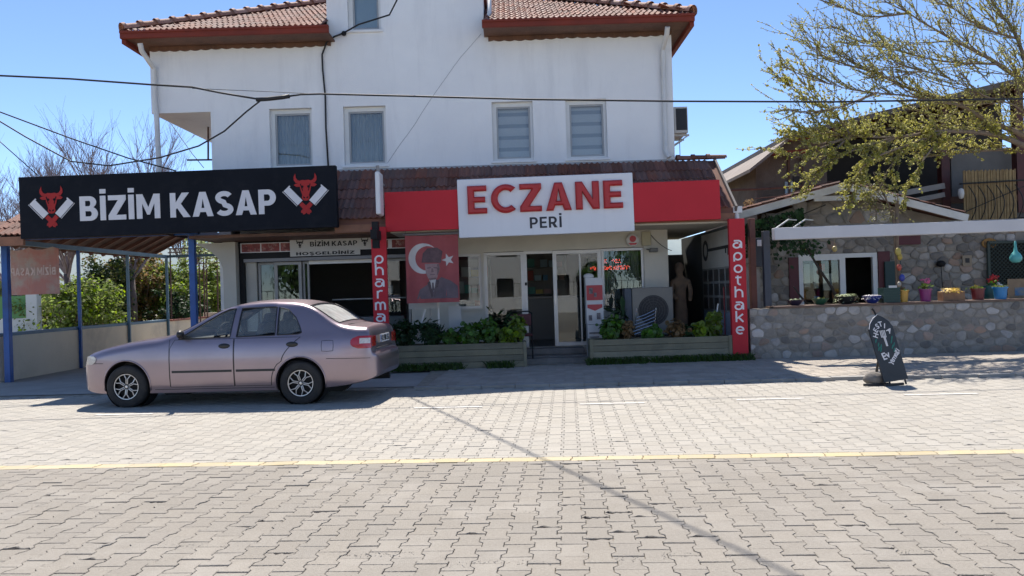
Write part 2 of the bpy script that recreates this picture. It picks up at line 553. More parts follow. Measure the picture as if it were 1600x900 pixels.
for n, (a, b, half) in enumerate(cells):
    bad = noise.noise(Vector((a * 0.9, b * 0.9, 3.1))) + 0.5 * noise.noise(Vector((a * 3, b * 3, 9))) > 0.30
    v = rng.choice(variants[1:]) if (bad and rng.random() < 0.5) or rng.random() < 0.02 else variants[0]
    if half:
        put(nearmb, halfA, a, b, rng)
    elif n < 300:
        k = variants.index(v)
        p = rp(a, b, rng.gauss(0, 0.0016))
        inst('paver', vmesh[k], road, p, (rng.gauss(0, 0.006), rng.gauss(0, 0.006), -RA + rng.gauss(0, 0.006)))
    else:
        put(nearmb, v, a, b, rng)
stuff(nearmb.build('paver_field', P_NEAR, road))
YW = 0.155
ym = MB(); yg = []
YL = 0.294
yo = [(-YL / 2 + 0.012, -YW / 2 + .003), (YL / 2 - 0.004, -YW / 2 + .003), (YL / 2 - 0.004, -0.02), (YL / 2 + 0.010, 0.0), (YL / 2 + .010, YW / 2 - .003), (-YL / 2 + 0.016, YW / 2 - .003), (-YL / 2 + 0.016, 0.0), (-YL / 2 + 0.002, -0.02), (-YL / 2 + 0.002, -YW / 2 + .003)]
vs, fs = paver_geo(yo[1:], 0.004)
ymb = MB(); ymb.add(vs, fs); yme = ymb.mesh('yellow_paver', P_YEL)
for i in range(-28, 28):
    inst('yellow_paver', yme, road, rp(i * YL, YW / 2 + 0.002, rng.gauss(0.001, 0.001)), (rng.gauss(0, .006), rng.gauss(0, .006), -RA + rng.gauss(0, .006)))
farmb, walkmb = MB(), MB()
B1 = YW + 0.004
KB = 5.02                                   # kerb line, in road coordinates
for i in range(int(-13 / PC), int(13 / PC)):
    off = PR / 2 if i % 2 else 0.0
    if off: put(farmb, halfB, i * PC, B1, rng, 0.6)
    for j in range(0, 24):
        b = B1 + PR / 2 + j * PR + off
        if b + PR / 2 > KB + 0.02 and i * PC > -1.85: continue
        if b > KB + 0.6: continue
        v = variants[0] if rng.random() < 0.96 else rng.choice(variants[1:])
        put(farmb, v, i * PC, b, rng, 0.55)
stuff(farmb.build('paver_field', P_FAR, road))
# white painted dashes on the far lane
dash = mat('worn_white_paint', (0.68, 0.66, 0.62), (0.50, 0.47, 0.42), 18, 0.8, bump=0.3, bscale=90)
for (px, py, w_) in ((194, 648, 0.75), (448, 642, 0.7), (700, 637, 0.85), (956, 631, 0.78), (1203, 624, 0.80), (1470, 616.5, 0.85)):
    h_ = 0.0
    Y = EYE * F_PX / (py - (453 - ROLL * (px - 800)))
    c = at(px, py, Y)
    mb = MB(); mb.obox((c.x, c.y, 0.0055), AX * w_ / 2, BX * 0.035, (0, 0, 0.0015)); mb.build('lane_dash', dash, road)
# pavement in front of the shops
KX0 = -1.85
kerb_m = mat('kerb_concrete', (0.36, 0.345, 0.32), (0.28, 0.27, 0.25), 4, 0.9, bump=0.5, bscale=60, vary=0.08)
c0, c1 = rp(KX0, KB + 0.13), rp(16, KB + 0.13)
mb = MB()
mb.add([(c0.x, c0.y, 0.018), (c1.x, c1.y, 0.018), (18, 19, 0.018), (c0.x, 19, 0.018), (c0.x, c0.y, -0.04), (c1.x, c1.y, -0.04), (18, 19, -0.04), (c0.x, 19, -0.04)],
       [(0, 1, 2, 3), (4, 5, 1, 0), (7, 4, 0, 3)])
walk = struct(mb.build('pavement', sand))
mbk = MB(); mbk.obox((0, 0, -0.02), (0.245, 0, 0), (0, 0.065, 0), (0, 0, 0.058)); kme = mbk.mesh('kerb_stone', kerb_m)
n = 0
a = KX0 + 0.25
while a < 13:
    inst('kerb_stone', kme, walk, rp(a, KB + 0.065, 0.0 + rng.gauss(0, .002)), (0, 0, -RA + rng.gauss(0, .004)))
    a += 0.50
for i in range(int(KX0 / PC) + 1, int(9.5 / PC)):
    off = PR / 2 if i % 2 else 0.0
    for j in range(0, 16):
        b = KB + 0.14 + PR / 2 + j * PR + off
        p = rp(i * PC, b)
        if p.y > 14.6: continue
        k0 = len(walkmb.v)
        put(walkmb, variants[0], i * PC, b, rng, 0.7)
        for q_ in range(k0, len(walkmb.v)):
            x, y, z = walkmb.v[q_]; walkmb.v[q_] = (x, y, z + 0.034)
stuff(walkmb.build('paver_field', P_WALK, walk))
# concrete yard under the carport
conc = mat('yard_concrete', (0.42, 0.39, 0.345), (0.33, 0.305, 0.27), 1.3, 0.9, bump=0.4, bscale=40, c3=(0.26, 0.24, 0.215), c3scale=0.7, c3amt=0.6)
mb = MB(); p0 = rp(-13, KB + 0.45); p1 = rp(KX0, KB + 0.45)
mb.add([(p0.x, p0.y, -0.006), (p1.x, p1.y, -0.006), (p1.x, 16.2, -0.006), (-5.6, 16.2, -0.006), (-5.6, 25.2, -0.006), (-13, 25.2, -0.006)], [(0, 1, 2, 3, 4, 5)])
struct(mb.build('yard', conc))
# far hills behind the garden, distance haze painted into their bluish colour
mb = MB(); N = 60
hv, hf = [], []
for j, (dy, hs) in enumerate(((0, 0), (60, .55), (130, 1.0), (260, .8))):
    for i in range(N + 1):
        x = -620 + 760 * i / N
        hgt = (40 + 22 * noise.noise(Vector((x * .006, 1.5, 0))) + 9 * noise.noise(Vector((x * .02, 4.5, j * .4)))) * hs
        hv.append((x, 480 + dy + 0.15 * x, max(-1, hgt)))
for j in range(3):
    for i in range(N):
        a_ = j * (N + 1) + i; hf.append((a_, a_ + 1, a_ + N + 2, a_ + N + 1))
mb.add(hv, hf)
struct(mb.build('hills', mat('hazed_hillside', (0.17, 0.22, 0.23), (0.22, 0.26, 0.25), 0.02, 0.95), smooth=True))
# ================================================================== THE WHITE HOUSE WITH THE SHOPS
def wall_cells(mb, x0, x1, z0, z1, y0, y1, holes):
    xs = sorted({x0, x1, *[h[0] for h in holes], *[h[1] for h in holes]})
    zs = sorted({z0, z1, *[h[2] for h in holes], *[h[3] for h in holes]})
    nx, nz = len(xs) - 1, len(zs) - 1
    def solid(i, k):
        if i < 0 or k < 0 or i >= nx or k >= nz: return False
        cx, cz = (xs[i] + xs[i + 1]) / 2, (zs[k] + zs[k + 1]) / 2
        return not any(h[0] < cx < h[1] and h[2] < cz < h[3] for h in holes)
    for i in range(nx):
        for k in range(nz):
            if not solid(i, k): continue
            a, b, c, d = xs[i], xs[i + 1], zs[k], zs[k + 1]
            mb.quad((a, y0, c), (b, y0, c), (b, y0, d), (a, y0, d))
            mb.quad((b, y1, c), (a, y1, c), (a, y1, d), (b, y1, d))
            if not solid(i - 1, k): mb.quad((a, y1, c), (a, y0, c), (a, y0, d), (a, y1, d))
            if not solid(i + 1, k): mb.quad((b, y0, c), (b, y1, c), (b, y1, d), (b, y0, d))
            if not solid(i, k - 1): mb.quad((a, y1, c), (b, y1, c), (b, y0, c), (a, y0, c))
            if not solid(i, k + 1): mb.quad((a, y0, d), (b, y0, d), (b, y1, d), (a, y1, d))
    return mb

white = mat('white_plaster', (0.86, 0.86, 0.86), (0.81, 0.81, 0.815), 0.8, 0.85, bump=0.35, bscale=70, c3=(0.66, 0.66, 0.67), c3scale=1.1, c3amt=0.55, c3stretch=(2.6, 2.6, 0.4))
cream = mat('cream_shop_plaster', (0.60, 0.57, 0.49), (0.55, 0.52, 0.45), 1.2, 0.85, bump=0.3, bscale=70, c3=(0.42, 0.40, 0.35), c3scale=1.3, c3amt=0.35)
upvc = mat('white_plastic_frame', (0.74, 0.74, 0.72), (0.68, 0.68, 0.66), 3, 0.35)
alu = mat('pale_aluminium', (0.62, 0.61, 0.58), (0.55, 0.54, 0.52), 3, 0.4, metal=0.25)
tile_m = mat('clay_tile', (0.23, 0.08, 0.05), (0.16, 0.06, 0.042), 3, 0.75, bump=0.5, bscale=60, vary=0.26, c3=(0.27, 0.15, 0.105), c3scale=2.5, c3amt=0.45)
tile_dark = mat('weathered_clay_tile', (0.22, 0.10, 0.075), (0.15, 0.075, 0.06), 3, 0.8, bump=0.5, bscale=60, vary=0.28, c3=(0.25, 0.17, 0.14), c3scale=3, c3amt=0.5)
tile_base = mat('roof_underlay', (0.20, 0.09, 0.065), (0.15, 0.07, 0.05), 2, 0.85)
gutter_m = mat('brown_gutter_paint', (0.22, 0.042, 0.026), (0.17, 0.036, 0.024), 2, 0.6, spec=0.2)
wood_dk = mat('dark_stained_wood', (0.16, 0.075, 0.045), (0.10, 0.05, 0.032), 3, 0.7, bump=0.3, bscale=30, c3=(0.24, 0.12, 0.07), c3scale=2, c3amt=0.5, c3stretch=(6, 6, 1))
pipe_m = mat('white_pipe', (0.70, 0.70, 0.69), (0.62, 0.61, 0.60), 2, 0.5)
glass_up = glass_mat('window_glass', (0.93, 0.95, 0.95), 0.0, 0.02)
glass_shop = glass_mat('shop_glass', (0.86, 0.9, 0.88), 0.0, 0.0)
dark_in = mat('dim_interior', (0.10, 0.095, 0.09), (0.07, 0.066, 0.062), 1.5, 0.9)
FY = 16.0
house = thing('corner_house', 'white two-storey house with red tiled roof above the butcher and the pharmacy', 'house', (-1.3, 18, 0))
XL, XL2, XR = -5.92, -7.1, 3.34
ZB, ZT = 3.88, 6.66
WINS = [(-4.75, -3.90), (-3.27, -2.42), (-0.295, 0.525), (1.18, 2.00)]
WZ0, WZ1 = 3.97, 5.19
DX0, DX1 = -3.54, -0.40
DW = (-3.12, -2.46, 6.61, 7.52)
# upper front wall (with the closed-in balcony front at the left), the dormer face above it
mb = MB()
wall_cells(mb, XL2, XR, ZB, ZT, FY, FY + 0.25, [(a, b, WZ0, WZ1) for a, b in WINS] + [(XL2, XL, ZB, 5.17)])
# gaps between the holes and the dormer window: dormer wall is flush with the front
wall_cells(mb, DX0, DX1, ZT, 7.52, FY, FY + 0.25, [(DW[0], DW[1], DW[2] + 0.06, DW[3])])
mb.add([(DX0, FY, 7.52), (DX1, FY, 7.52), ((DX0 + DX1) / 2, FY, 8.02), (DX0, FY + .25, 7.52), (DX1, FY + .25, 7.52), ((DX0 + DX1) / 2, FY + .25, 8.02)], [(0, 1, 2), (5, 4, 3)])
mb.build('front_wall', white, house)
mb = MB()
mb.box(XR - .25, XR - 0.002, FY + .25, 23.5, ZB - 0.1, ZT)                           # right side
mb.box(XL + 0.002, XL + .25, FY + .25, 23.5, 0, 5.17)                            # left side, set back under the balcony
mb.box(XL2 + 0.002, XL2 + .25, FY + .25, 19.3, 5.17, ZT)
mb.box(XL + .25, XR - .25, 23.25, 23.5, 0, ZT)
mb.box(XL2 + .25, XL + 0.002, FY + .25, 19.3, 5.171, 5.30)                       # balcony soffit
mb.box(DX0 + 0.002, DX0 + .2, FY + .25, 18.2, 6.6, 7.52)
mb.box(DX1 - .2, DX1 - 0.002, FY + .25, 18.2, 6.6, 7.52)
mb.build('side_wall', white, house)
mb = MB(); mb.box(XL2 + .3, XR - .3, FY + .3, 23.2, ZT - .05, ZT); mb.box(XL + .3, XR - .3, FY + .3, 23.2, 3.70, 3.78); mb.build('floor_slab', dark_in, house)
# thin grey line running across the plaster
mb = MB(); pts = []
for i in range(15):
    t = i / 14
    p = at(752 + (606 - 752) * t, 52 + (255 - 52) * t ** 1.1, FY)
    pts.append((p.x + random.uniform(-.015, .015), FY - 0.001, p.z + random.uniform(-.01, .01)))
mb.tube(pts, 0.006, 5); mb.build('wall_line', mat('line_grey', (0.40, 0.40, 0.42)), house)
mb = MB(); mb.box(XL, XR, FY - 0.035, FY + .01, ZB - .02, ZB + .05); mb.build('flashing_strip', mat('grey_cement', (0.42, 0.42, 0.43), (0.30, 0.30, 0.31), 5, 0.9, bump=.4), house)
# windows
curtain_m = mat('net_curtain', (0.52, 0.54, 0.53), (0.60, 0.61, 0.60), 1.5, 0.9, trans=0.3)
blindA = mat('blind_light_band', (0.72, 0.72, 0.72), rough=0.9)
blindB = mat('blind_dark_band', (0.40, 0.41, 0.43), rough=0.9)
def window(x0, x1, z0, z1, style):
    y = FY + 0.10
    fr = MB(); t = 0.055
    wall_cells(fr, x0 + .002, x1 - .002, z0 + .035, z1 - .002, y, y + .07, [(x0 + t + .03, x1 - t, z0 + .035 + t, z1 - t - .03)])
    f = fr.build('window', upvc, house)
    sh = MB(); a, b, c, d = x0 + t + .03, x1 - t, z0 + .035 + t, z1 - t - .03
    wall_cells(sh, a, b, c, d, y + .018, y + .06, [(a + .035, b - .035, c + .035, d - .035)])
    sh.build('sash', mat('grey_sash', (0.36, 0.37, 0.38), rough=.5), f)
    mb = MB(); mb.box(a + .03, b - .03, y + .036, y + .042, c + .03, d - .03); mb.build('pane', glass_up, f)
    mb = MB(); mb.box(x0 - .04, x1 + .04, FY - .045, y + .02, z0 - .012, z0 + .035); mb.build('sill', white, f, bevel=.006)
    mb = MB()
    if style == 'plain':
        mb.box(x0, x1, y + .10, y + .104, z0, z1); mb.build('blind_or_sky_sheet', mat('painted_sky_reflection', (.50, .62, .72), (.46, .58, .68), 1.2, .8), f)  # pale blue sheet painted in for the sky's reflection in this pane
    elif style == 'curtain':
        n = 60
        for i in range(n):
            xa, xb = x0 + (x1 - x0) * i / n, x0 + (x1 - x0) * (i + 1) / n
            ya = y + .15 + .022 * math.sin(i * 1.1) + .01 * math.sin(i * .37 + x0); yb = y + .15 + .022 * math.sin((i + 1) * 1.1) + .01 * math.sin((i + 1) * .37 + x0)
            mb.quad((xa, ya, z0), (xb, yb, z0), (xb, yb, z1), (xa, ya, z1))
        mb.build('curtain', curtain_m, f, smooth=True)
    else:
        k = 0; z = z1 - .02
        dk = MB()
        while z > z0 + .03:
            h = 0.16 if k % 2 == 0 else 0.075
            (mb if k % 2 == 0 else dk).box(x0, x1, y + .12, y + .125, max(z0, z - h), z)
            z -= h; k += 1
        bl = mb.build('blind_or_sky_sheet', blindA, f); dk.build('blind_band', blindB, bl) if False else dk.build('blind_band', blindB, f)
    return f
for k, (a, b) in enumerate(WINS):
    window(a, b, WZ0, WZ1, 'curtain' if k < 2 else 'blind')
window(DW[0], DW[1], DW[2] + .06, DW[3], 'plain')

# ---------------------------------------------------------------- tiles
def tile_mesh(m, w=0.215, l=0.40):
    """one clay tile with two rolls: origin at the middle of its lower edge, x along the eave, y up the slope, z outward"""
    prof = []
    n = 12
    for i in range(n + 1):
        t = i / n
        prof.append((-w / 2 + w * t, 0.030 * max(0.0, math.sin(t * 2 * math.pi * 2 - math.pi / 2)) ** 0.8 * 1.0 + 0.004))
    vs, fs = [], []
    k = len(prof)
    for (yy, lift) in ((0.0, 0.020), (l, 0.0)):
        vs += [(x, yy, z + lift) for x, z in prof]
    vs += [(x, 0.004, z - 0.002) for x, z in prof]     # front lip
    for i in range(k - 1):
        fs.append((i, i + 1, k + i + 1, k + i)); fs.append((2 * k + i, 2 * k + i + 1, i + 1, i))
    mb = MB(); mb.add(vs, fs)
    return mb.mesh('roof_tile', m, smooth=35)
TILE = tile_mesh(tile_m); TILED = tile_mesh(tile_dark)
def tile_slope(parent, me, O, ax, up, cols, rows, keep, pitch=0.215, expo=0.33, rng=random.Random(5), name='roof_tile'):
    """rows of tiles on a plane: O eave corner, ax along the eave, up up the slope; keep(a,b) says where"""
    O, ax, up = Vector(O), Vector(ax).normalized(), Vector(up).normalized()
    nrm = ax.cross(up).normalized()
    base = Matrix((ax, up, nrm)).transposed().to_4x4()
    po = wloc(parent)
    cnt = 0
    for j in range(rows):
        for i in range(cols):
            a, b = (i + .5) * pitch, j * expo
            if not keep(a, b): continue
            p = O + ax * (a + rng.gauss(0, .003)) + up * (b + rng.gauss(0, .006)) + nrm * (0.012 + rng.gauss(0, .002)) - po
            o = bpy.data.objects.new(name, me); COL.objects.link(o); o.parent = parent
            o.matrix_basis = Matrix.Translation(p) @ base @ Matrix.Rotation(rng.gauss(0, .012), 4, 'Z')
            cnt += 1
    return cnt
def ridge_tiles(parent, A, B, m, step=0.34, r=0.115):
    A, B = Vector(A), Vector(B); d = (B - A); L = d.length; d.normalize()
    mb = MB(); n = 8; vs, fs = [], []
    for (t, rr) in ((0.0, r * 1.25), (0.07, r * 1.25), (0.075, r), (0.40, r * .88)):
        for i in range(n + 1):
            an = math.pi * i / n
            vs.append((t, rr * math.cos(an), rr * math.sin(an)))
    for k in range(3):
        for i in range(n):
            q_ = k * (n + 1) + i; fs.append((q_, q_ + n + 1, q_ + n + 2, q_ + 1))
    mb.add(vs, fs); me = mb.mesh('ridge_tile', m, smooth=40)
    side = d.cross(Vector((0, 0, 1))).normalized(); upv = side.cross(d)
    base = Matrix((d, -side, upv)).transposed().to_4x4()
    po = wloc(parent)
    k = 0
    while k * step < L:
        p = A + d * (k * step) - po + upv * .01
        o = bpy.data.objects.new('ridge_tile', me); COL.objects.link(o); o.parent = parent
        o.matrix_basis = Matrix.Translation(p) @ base @ Matrix.Rotation(random.gauss(0, .02), 4, 'Z')
        k += 1
# main hip roof
EX0, EX1, EY0, EY1, EZ = -7.38, 3.67, 15.40, 24.1, 6.60
S = 0.49
rr_ = (EY1 - EY0) / 2
RZ = EZ + S * rr_
A, B = (EX0 + rr_, EY0 + rr_, RZ), (EX1 - rr_, EY0 + rr_, RZ)
mb = MB()
# front slope is left open where the dormer stands
def onf(x, y): return (x, y, EZ + S * (y - EY0))
DT = EY0 + (7.52 - EZ) / S
mb.add([onf(EX0, EY0), onf(DX0, EY0), onf(DX0, DT), onf(DX0, EY0 + (DX0 - EX0))], [(0, 1, 2)] if DT < 0 else [(0, 1, 3)])
mb.add([onf(DX1, EY0), onf(EX1, EY0), B, onf(DX1, EY0 + rr_)], [(0, 1, 2, 3)])
mb.add([onf(DX0, DT), onf(DX1, DT), onf(DX1, EY0 + rr_), A, onf(DX0, EY0 + (DX0 - EX0))], [(0, 1, 2, 3)])
mb.add([(EX0, EY0, EZ), A, (EX0, EY1, EZ)], [(0, 1, 2)])
mb.add([(EX1, EY0, EZ), (EX1, EY1, EZ), B], [(0, 1, 2)])
mb.add([(EX0, EY1, EZ), A, B, (EX1, EY1, EZ)], [(0, 1, 2, 3)])
roof = mb.build('roof', tile_base, house)
slope_up = Vector((0, 1, S)).normalized(); cosS = slope_up.y
tile_slope(roof, TILE, (EX0, EY0 - .05, EZ - .01), (1, 0, 0), slope_up, 18, 12, lambda a, b: a > b * cosS + .02 and EX0 + a < DX0 - .05)
tile_slope(roof, TILE, (DX1 + .02, EY0 - .05, EZ - .01), (1, 0, 0), slope_up, 19, 12, lambda a, b: DX1 + a < EX1 - b * cosS - .02)
tile_slope(roof, TILE, (EX1 + .03, EY0, EZ - .01), (0, 1, 0), Vector((-1, 0, S)), 20, 5, lambda a, b: a > b * cosS)
ridge_tiles(roof, (EX0 + .02, EY0 + .02, EZ + .05), (EX0 + 3.75, EY0 + 3.75, EZ + S * 3.75 + .05), mat('ridge_clay', (0.42, 0.22, 0.15), (0.33, 0.16, 0.11), 4, .75, bump=.4, vary=.2))
ridge_tiles(roof, (EX1 - .02, EY0 + .02, EZ + .05), (EX1 - 4.2, EY0 + 4.2, EZ + S * 4.2 + .05), MATS['ridge_clay'])
# dormer roof
mb = MB(); dm = (DX0 + DX1) / 2; ov = .06
for sgn in (-1, 1):
    e = (dm + sgn * (DX1 - dm + ov)); ez = 8.04 - (DX1 - dm + ov) * .338
    q4 = [(dm, FY - .14, 8.04), (e, FY - .14, ez), (e, 18.4, ez), (dm, 18.4, 8.04)]
    mb.add([(x, y, z + .03) for x, y, z in q4] + [(x, y, z - .07) for x, y, z in q4], [(0, 1, 2, 3)[::sgn], (4, 5, 6, 7)[::-sgn], (0, 1, 5, 4)[::-sgn], (1, 2, 6, 5)[::-sgn]])
mb.build('dormer_roof', tile_base, house)
# eaves: gutter boards, boarded soffit
for (a, b) in ((EX0, DX0 + .17), (DX1 - .02, EX1)):
    mb = MB()
    mb.box(a, b, EY0 - .06, EY0 + .02, EZ - .125, EZ + .015); mb.box(a, b, EY0 - .085, EY0 - .02, EZ - .03, EZ + .02)
    gt = mb.build('gutter', gutter_m, house, bevel=.01)
    mb = MB(); mb.box(a + .02, b - .02, EY0 + .021, FY - .002, EZ - .11, EZ - .08); mb.build('soffit', wood_dk, house)
    # scalloped board below the tiles, along the wall head
    xa, xb = max(a + .1, XL2), min(b - .1, XR)
    n = int((xb - xa) / .018)
    pts = [(xb, EZ - .112), (xa, EZ - .112)] + [(xa + (xb - xa) * i / n, EZ - .175 - .022 * abs(math.sin((xa + (xb - xa) * i / n) * 15)) - .01 * math.sin(i * .05)) for i in range(n + 1)]
    mb = MB(); mb.plate(pts, (0, FY - .004, 0), (1, 0, 0), (0, 0, 1), .035); mb.build('scalloped_board', wood_dk, house)
for (x, sgn) in ((EX0, 1), (EX1, -1)):
    mb = MB(); mb.box(min(x, x + sgn * .08), max(x, x + sgn * .08), EY0 + .021, EY1, EZ - .2, EZ + .012); mb.build('gutter', gutter_m, house)
    mb = MB(); i0, i1 = (x + .08, XL2) if sgn > 0 else (XR, x - .08)
    mb.box(i0, i1, EY0 + .03, EY1, EZ - .10, EZ - .075); mb.build('soffit', wood_dk, house)
# drain pipes
def pipe(pts, r=.05, m=None, name='drainpipe', parent=house):
    mb = MB(); mb.tube(pts, r, 10); return mb.build(name, m or pipe_m, parent, smooth=40)
p = at(228, 62, EY0 + .1)
pipe([(XL2 + .06, EY0 + .05, EZ - .19), (XL2 + .07, EY0 + .1, EZ - .33), (XL2 + .10, FY - .07, EZ - .55), (XL2 + .10, FY - .07, 5.3), (XL2 + .13, FY - .07, 5.1), (XL2 + .15, FY - .07, 3.62)])
pipe([(XR - .18, EY0 + .05, EZ - .19), (XR - .18, EY0 + .12, EZ - .30), (XR - .19, FY - .07, EZ - .5), (XR - .19, FY - .07, 4.1), (XR - .14, FY - .12, 3.95)])
pipe([(DX1 + .12, FY + .3, 7.35), (DX1 + .12, FY - .05, 6.95), (DX1 + .03, FY - .12, 6.75)], .045)
# iron bracket on the balcony side
mb = MB(); a = at(325, 190, 17.4); b = at(325, 250, 17.4); c2_ = at(292, 250, 17.4)
mb.tube([a, b], .02, 6); mb.tube([(b.x + .25, b.y, b.z), c2_], .02, 6); mb.build('iron_bracket', mat('rusty_iron', (0.16, 0.09, 0.07), (0.10, 0.06, 0.05), 8, .8, metal=.3), house)

# ---------------------------------------------------------------- tiled canopy over the shops
CX0, CX1, CY0, CZ0, CZ1 = -5.9, 4.10, 14.62, 2.80, 3.88
slp = Vector((0, FY - CY0, CZ1 - CZ0)); sl_len = slp.length; slp.normalize()
mb = MB()
mb.add([(CX0, CY0, CZ0), (CX1, CY0, CZ0), (CX1, FY, CZ1), (CX0, FY, CZ1), (CX0, CY0, CZ0 - .10), (CX1, CY0, CZ0 - .10), (CX1, FY, CZ1 - .1), (CX0, FY, CZ1 - .1)],
       [(0, 1, 2, 3), (7, 6, 5, 4), (0, 4, 5, 1), (1, 5, 6, 2), (0, 3, 7, 4)])
mb.add([(XR, FY, CZ1), (CX1, FY, CZ1), (CX1, 19.5, 2.9), (XR, 19.5, 2.9)], [(0, 1, 2, 3)])
cano = mb.build('canopy_roof', tile_base, house)
tile_slope(cano, TILED, (CX0 + .2, CY0 - .05, CZ0 - .02), (1, 0, 0), slp, 45, 5, lambda a, b: True, .215, .345)
mb = MB(); mb.bar((CX1 + .02, CY0 - .05, CZ0 - .06), (CX1 + .02, FY + .02, CZ1 - .02), .04, .20); mb.build('verge_board', mat('dark_verge', (.10, .09, .09), rough=.6), house)
ridge_tiles(cano, (XR + .02, FY, CZ1 + .03), (CX1 + .06, FY, CZ1 + .03), tile_dark, .3, .08)
mb = MB(); mb.box(-3.2, CX1, CY0 - .03, CY0 + .06, CZ0 - .24, CZ0 - .10); mb.build('eave_beam', mat('varnished_wood', (0.30, 0.13, 0.07), (0.20, 0.09, 0.05), 3, .6, bump=.3, bscale=30), house)
mb = MB(); mb.box(-2.2, CX1, CY0 + .061, 19.6, CZ0 - .27, CZ0 - .21); mb.build('canopy_ceiling', cream, house)
mb = MB(); mb.box(CX0, -2.2, CY0 + .061, 19.6, CZ0 - .26, CZ0 - .205); mb.build('canopy_ceiling', wood_dk, house)
mb = MB(); mb.box(CX1 - .02, CX1 + .14, CY0 - .04, CY0 + .08, CZ0 - .10, CZ0 + .02); mb.tube([(CX1 + .05, CY0 + .02, CZ0 - .1), (CX1 + .05, CY0 + .02, CZ0 - .6)], .045, 10)
mb.build('gutter_end', pipe_m, house)
# ================================================================== SHOP FLOOR OF THE HOUSE
GX0, GX1 = -5.65, 3.14
holes = [(-5.10, -2.02, 0.05, 2.25), (-1.12, -.60, 1.07, 2.17), (-.55, 1.80, .26, 2.19), (1.80, 2.66, .92, 2.2)]
mb = MB(); wall_cells(mb, GX0 + .25, GX1, -.02, 3.70, FY + .003, FY + .2, holes); mb.build('shop_wall', cream, house)
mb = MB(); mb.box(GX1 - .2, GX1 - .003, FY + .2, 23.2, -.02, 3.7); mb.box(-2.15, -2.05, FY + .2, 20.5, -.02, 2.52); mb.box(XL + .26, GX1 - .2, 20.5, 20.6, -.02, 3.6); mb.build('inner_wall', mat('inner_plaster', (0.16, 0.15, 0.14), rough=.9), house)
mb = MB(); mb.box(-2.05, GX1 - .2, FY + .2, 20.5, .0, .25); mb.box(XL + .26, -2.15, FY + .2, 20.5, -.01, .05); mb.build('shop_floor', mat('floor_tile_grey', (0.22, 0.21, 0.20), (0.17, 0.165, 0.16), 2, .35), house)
# left corner pillar with a curved bracket
mb = MB(); mb.box(GX0, GX0 + .25, FY - .32, FY + .26, -.02, 2.53)
pts = [(0, 0), (0, -.62)] + [(-.75 * (1 - math.cos(t)), -.62 + .62 * math.sin(t)) for t in [i * math.pi / 16 for i in range(1, 9)]]
mb.plate(pts, (GX0 + .001, FY - .30, 2.52), (1, 0, 0), (0, 0, 1), -.22) if False else mb.plate(pts, (GX0 + .001, FY - .08, 2.52), (1, 0, 0), (0, 0, 1), .22)
mb.build('corner_pillar', cream, house)
# black shutter box over the butcher's front
blackp = mat('black_metal', (0.012, 0.012, 0.014), (0.02, 0.02, 0.022), 2, .6, spec=.2)
mb = MB(); mb.box(-5.40, -2.02, FY - .14, FY - .003, 2.20, 2.53); sb = mb.build('shutter_box', blackp, house, bevel=.008)
mb = MB(); mb.box(-5.40, -2.02, FY - .12, FY - .02, 2.13, 2.195); mb.build('shutter_rail', mat('grey_rail', (.25, .25, .26), rough=.5), house)
mb = MB(); mb.box(-5.40, -5.31, FY - .13, FY - .004, .0, 2.2); mb.build('shutter_guide', blackp, house)
# butcher's glazed front
def glazed(name, x0, x1, z0, z1, t=.05, y=FY + .06, m=alu, panes=True, mid=None, gm=None):
    mb = MB(); h = [(x0 + t, x1 - t, z0 + t, z1 - t)]
    if mid: h = [(x0 + t, x1 - t, z0 + t, mid - t / 2), (x0 + t, x1 - t, mid + t / 2, z1 - t)]
    wall_cells(mb, x0, x1, z0, z1, y, y + .06, h)
    f = mb.build(name, m, house, bevel=.004)
    if panes:
        for q4 in h:
            mb = MB(); mb.box(q4[0] - .01, q4[1] + .01, y + .026, y + .032, q4[2] - .01, q4[3] + .01); mb.build('pane', gm or glass_shop, f)
    return f
alud = mat('dull_aluminium', (.34, .33, .31), (.28, .27, .255), 3, .5, metal=.2)
f1 = glazed('shop_window', -5.08, -4.72, .06, 2.12, .045, m=alud)
f2 = glazed('shop_door', -4.74, -4.20, .06, 2.12, .06, FY + .0, m=alud)
f3 = glazed('shop_window', -4.19, -4.06, .06, 2.12, .04, m=alud)
f4 = glazed('shop_window', -2.62, -2.04, .06, 2.12, .045, m=alud)
mb = MB(); mb.box(-4.06, -2.62, FY + .06, FY + .12, 2.06, 2.13); mb.build('door_head', alu, house)
mb = MB(); mb.box(-4.30, -4.26, FY - .03, FY + .0, .95, 1.25); mb.build('handle', mat('steel', (.5, .5, .5), rough=.3, metal=.8), f2)
# butcher's counter and back shelving in the dim room
ct = thing('display_counter', 'grey glass-topped meat counter inside the dim butcher shop', 'counter', (-2.95, 17.4, .05))
mb = MB(); mb.box(-3.9, -2.3, 17.0, 17.8, .05, .95); mb.build('counter_base', mat('counter_grey', (.22, .22, .23), rough=.4), ct, bevel=.01)
mb = MB(); mb.add([(-3.9, 17.0, .95), (-2.3, 17.0, .95), (-2.3, 17.35, 1.32), (-3.9, 17.35, 1.32)], [(0, 1, 2, 3)]); mb.build('counter_glass', glass_shop, ct)
mb = MB(); mb.box(-3.9, -2.3, 17.35, 17.8, 1.31, 1.34); mb.build('counter_top', mat('counter_white', (.6, .6, .6), rough=.3), ct)
sc_ = thing('weighing_scale', 'small black and grey weighing scale on the meat counter', 'scale', (-2.75, 17.5, 1.34))
mb = MB(); mb.box(-2.95, -2.6, 17.42, 17.75, 1.341, 1.42); mb.build('scale_body', blackp, sc_, bevel=.01)
mb = MB(); mb.box(-2.92, -2.63, 17.66, 17.7, 1.42, 1.60); mb.build('scale_display', mat('scale_grey', (.3, .31, .33), rough=.3), sc_)
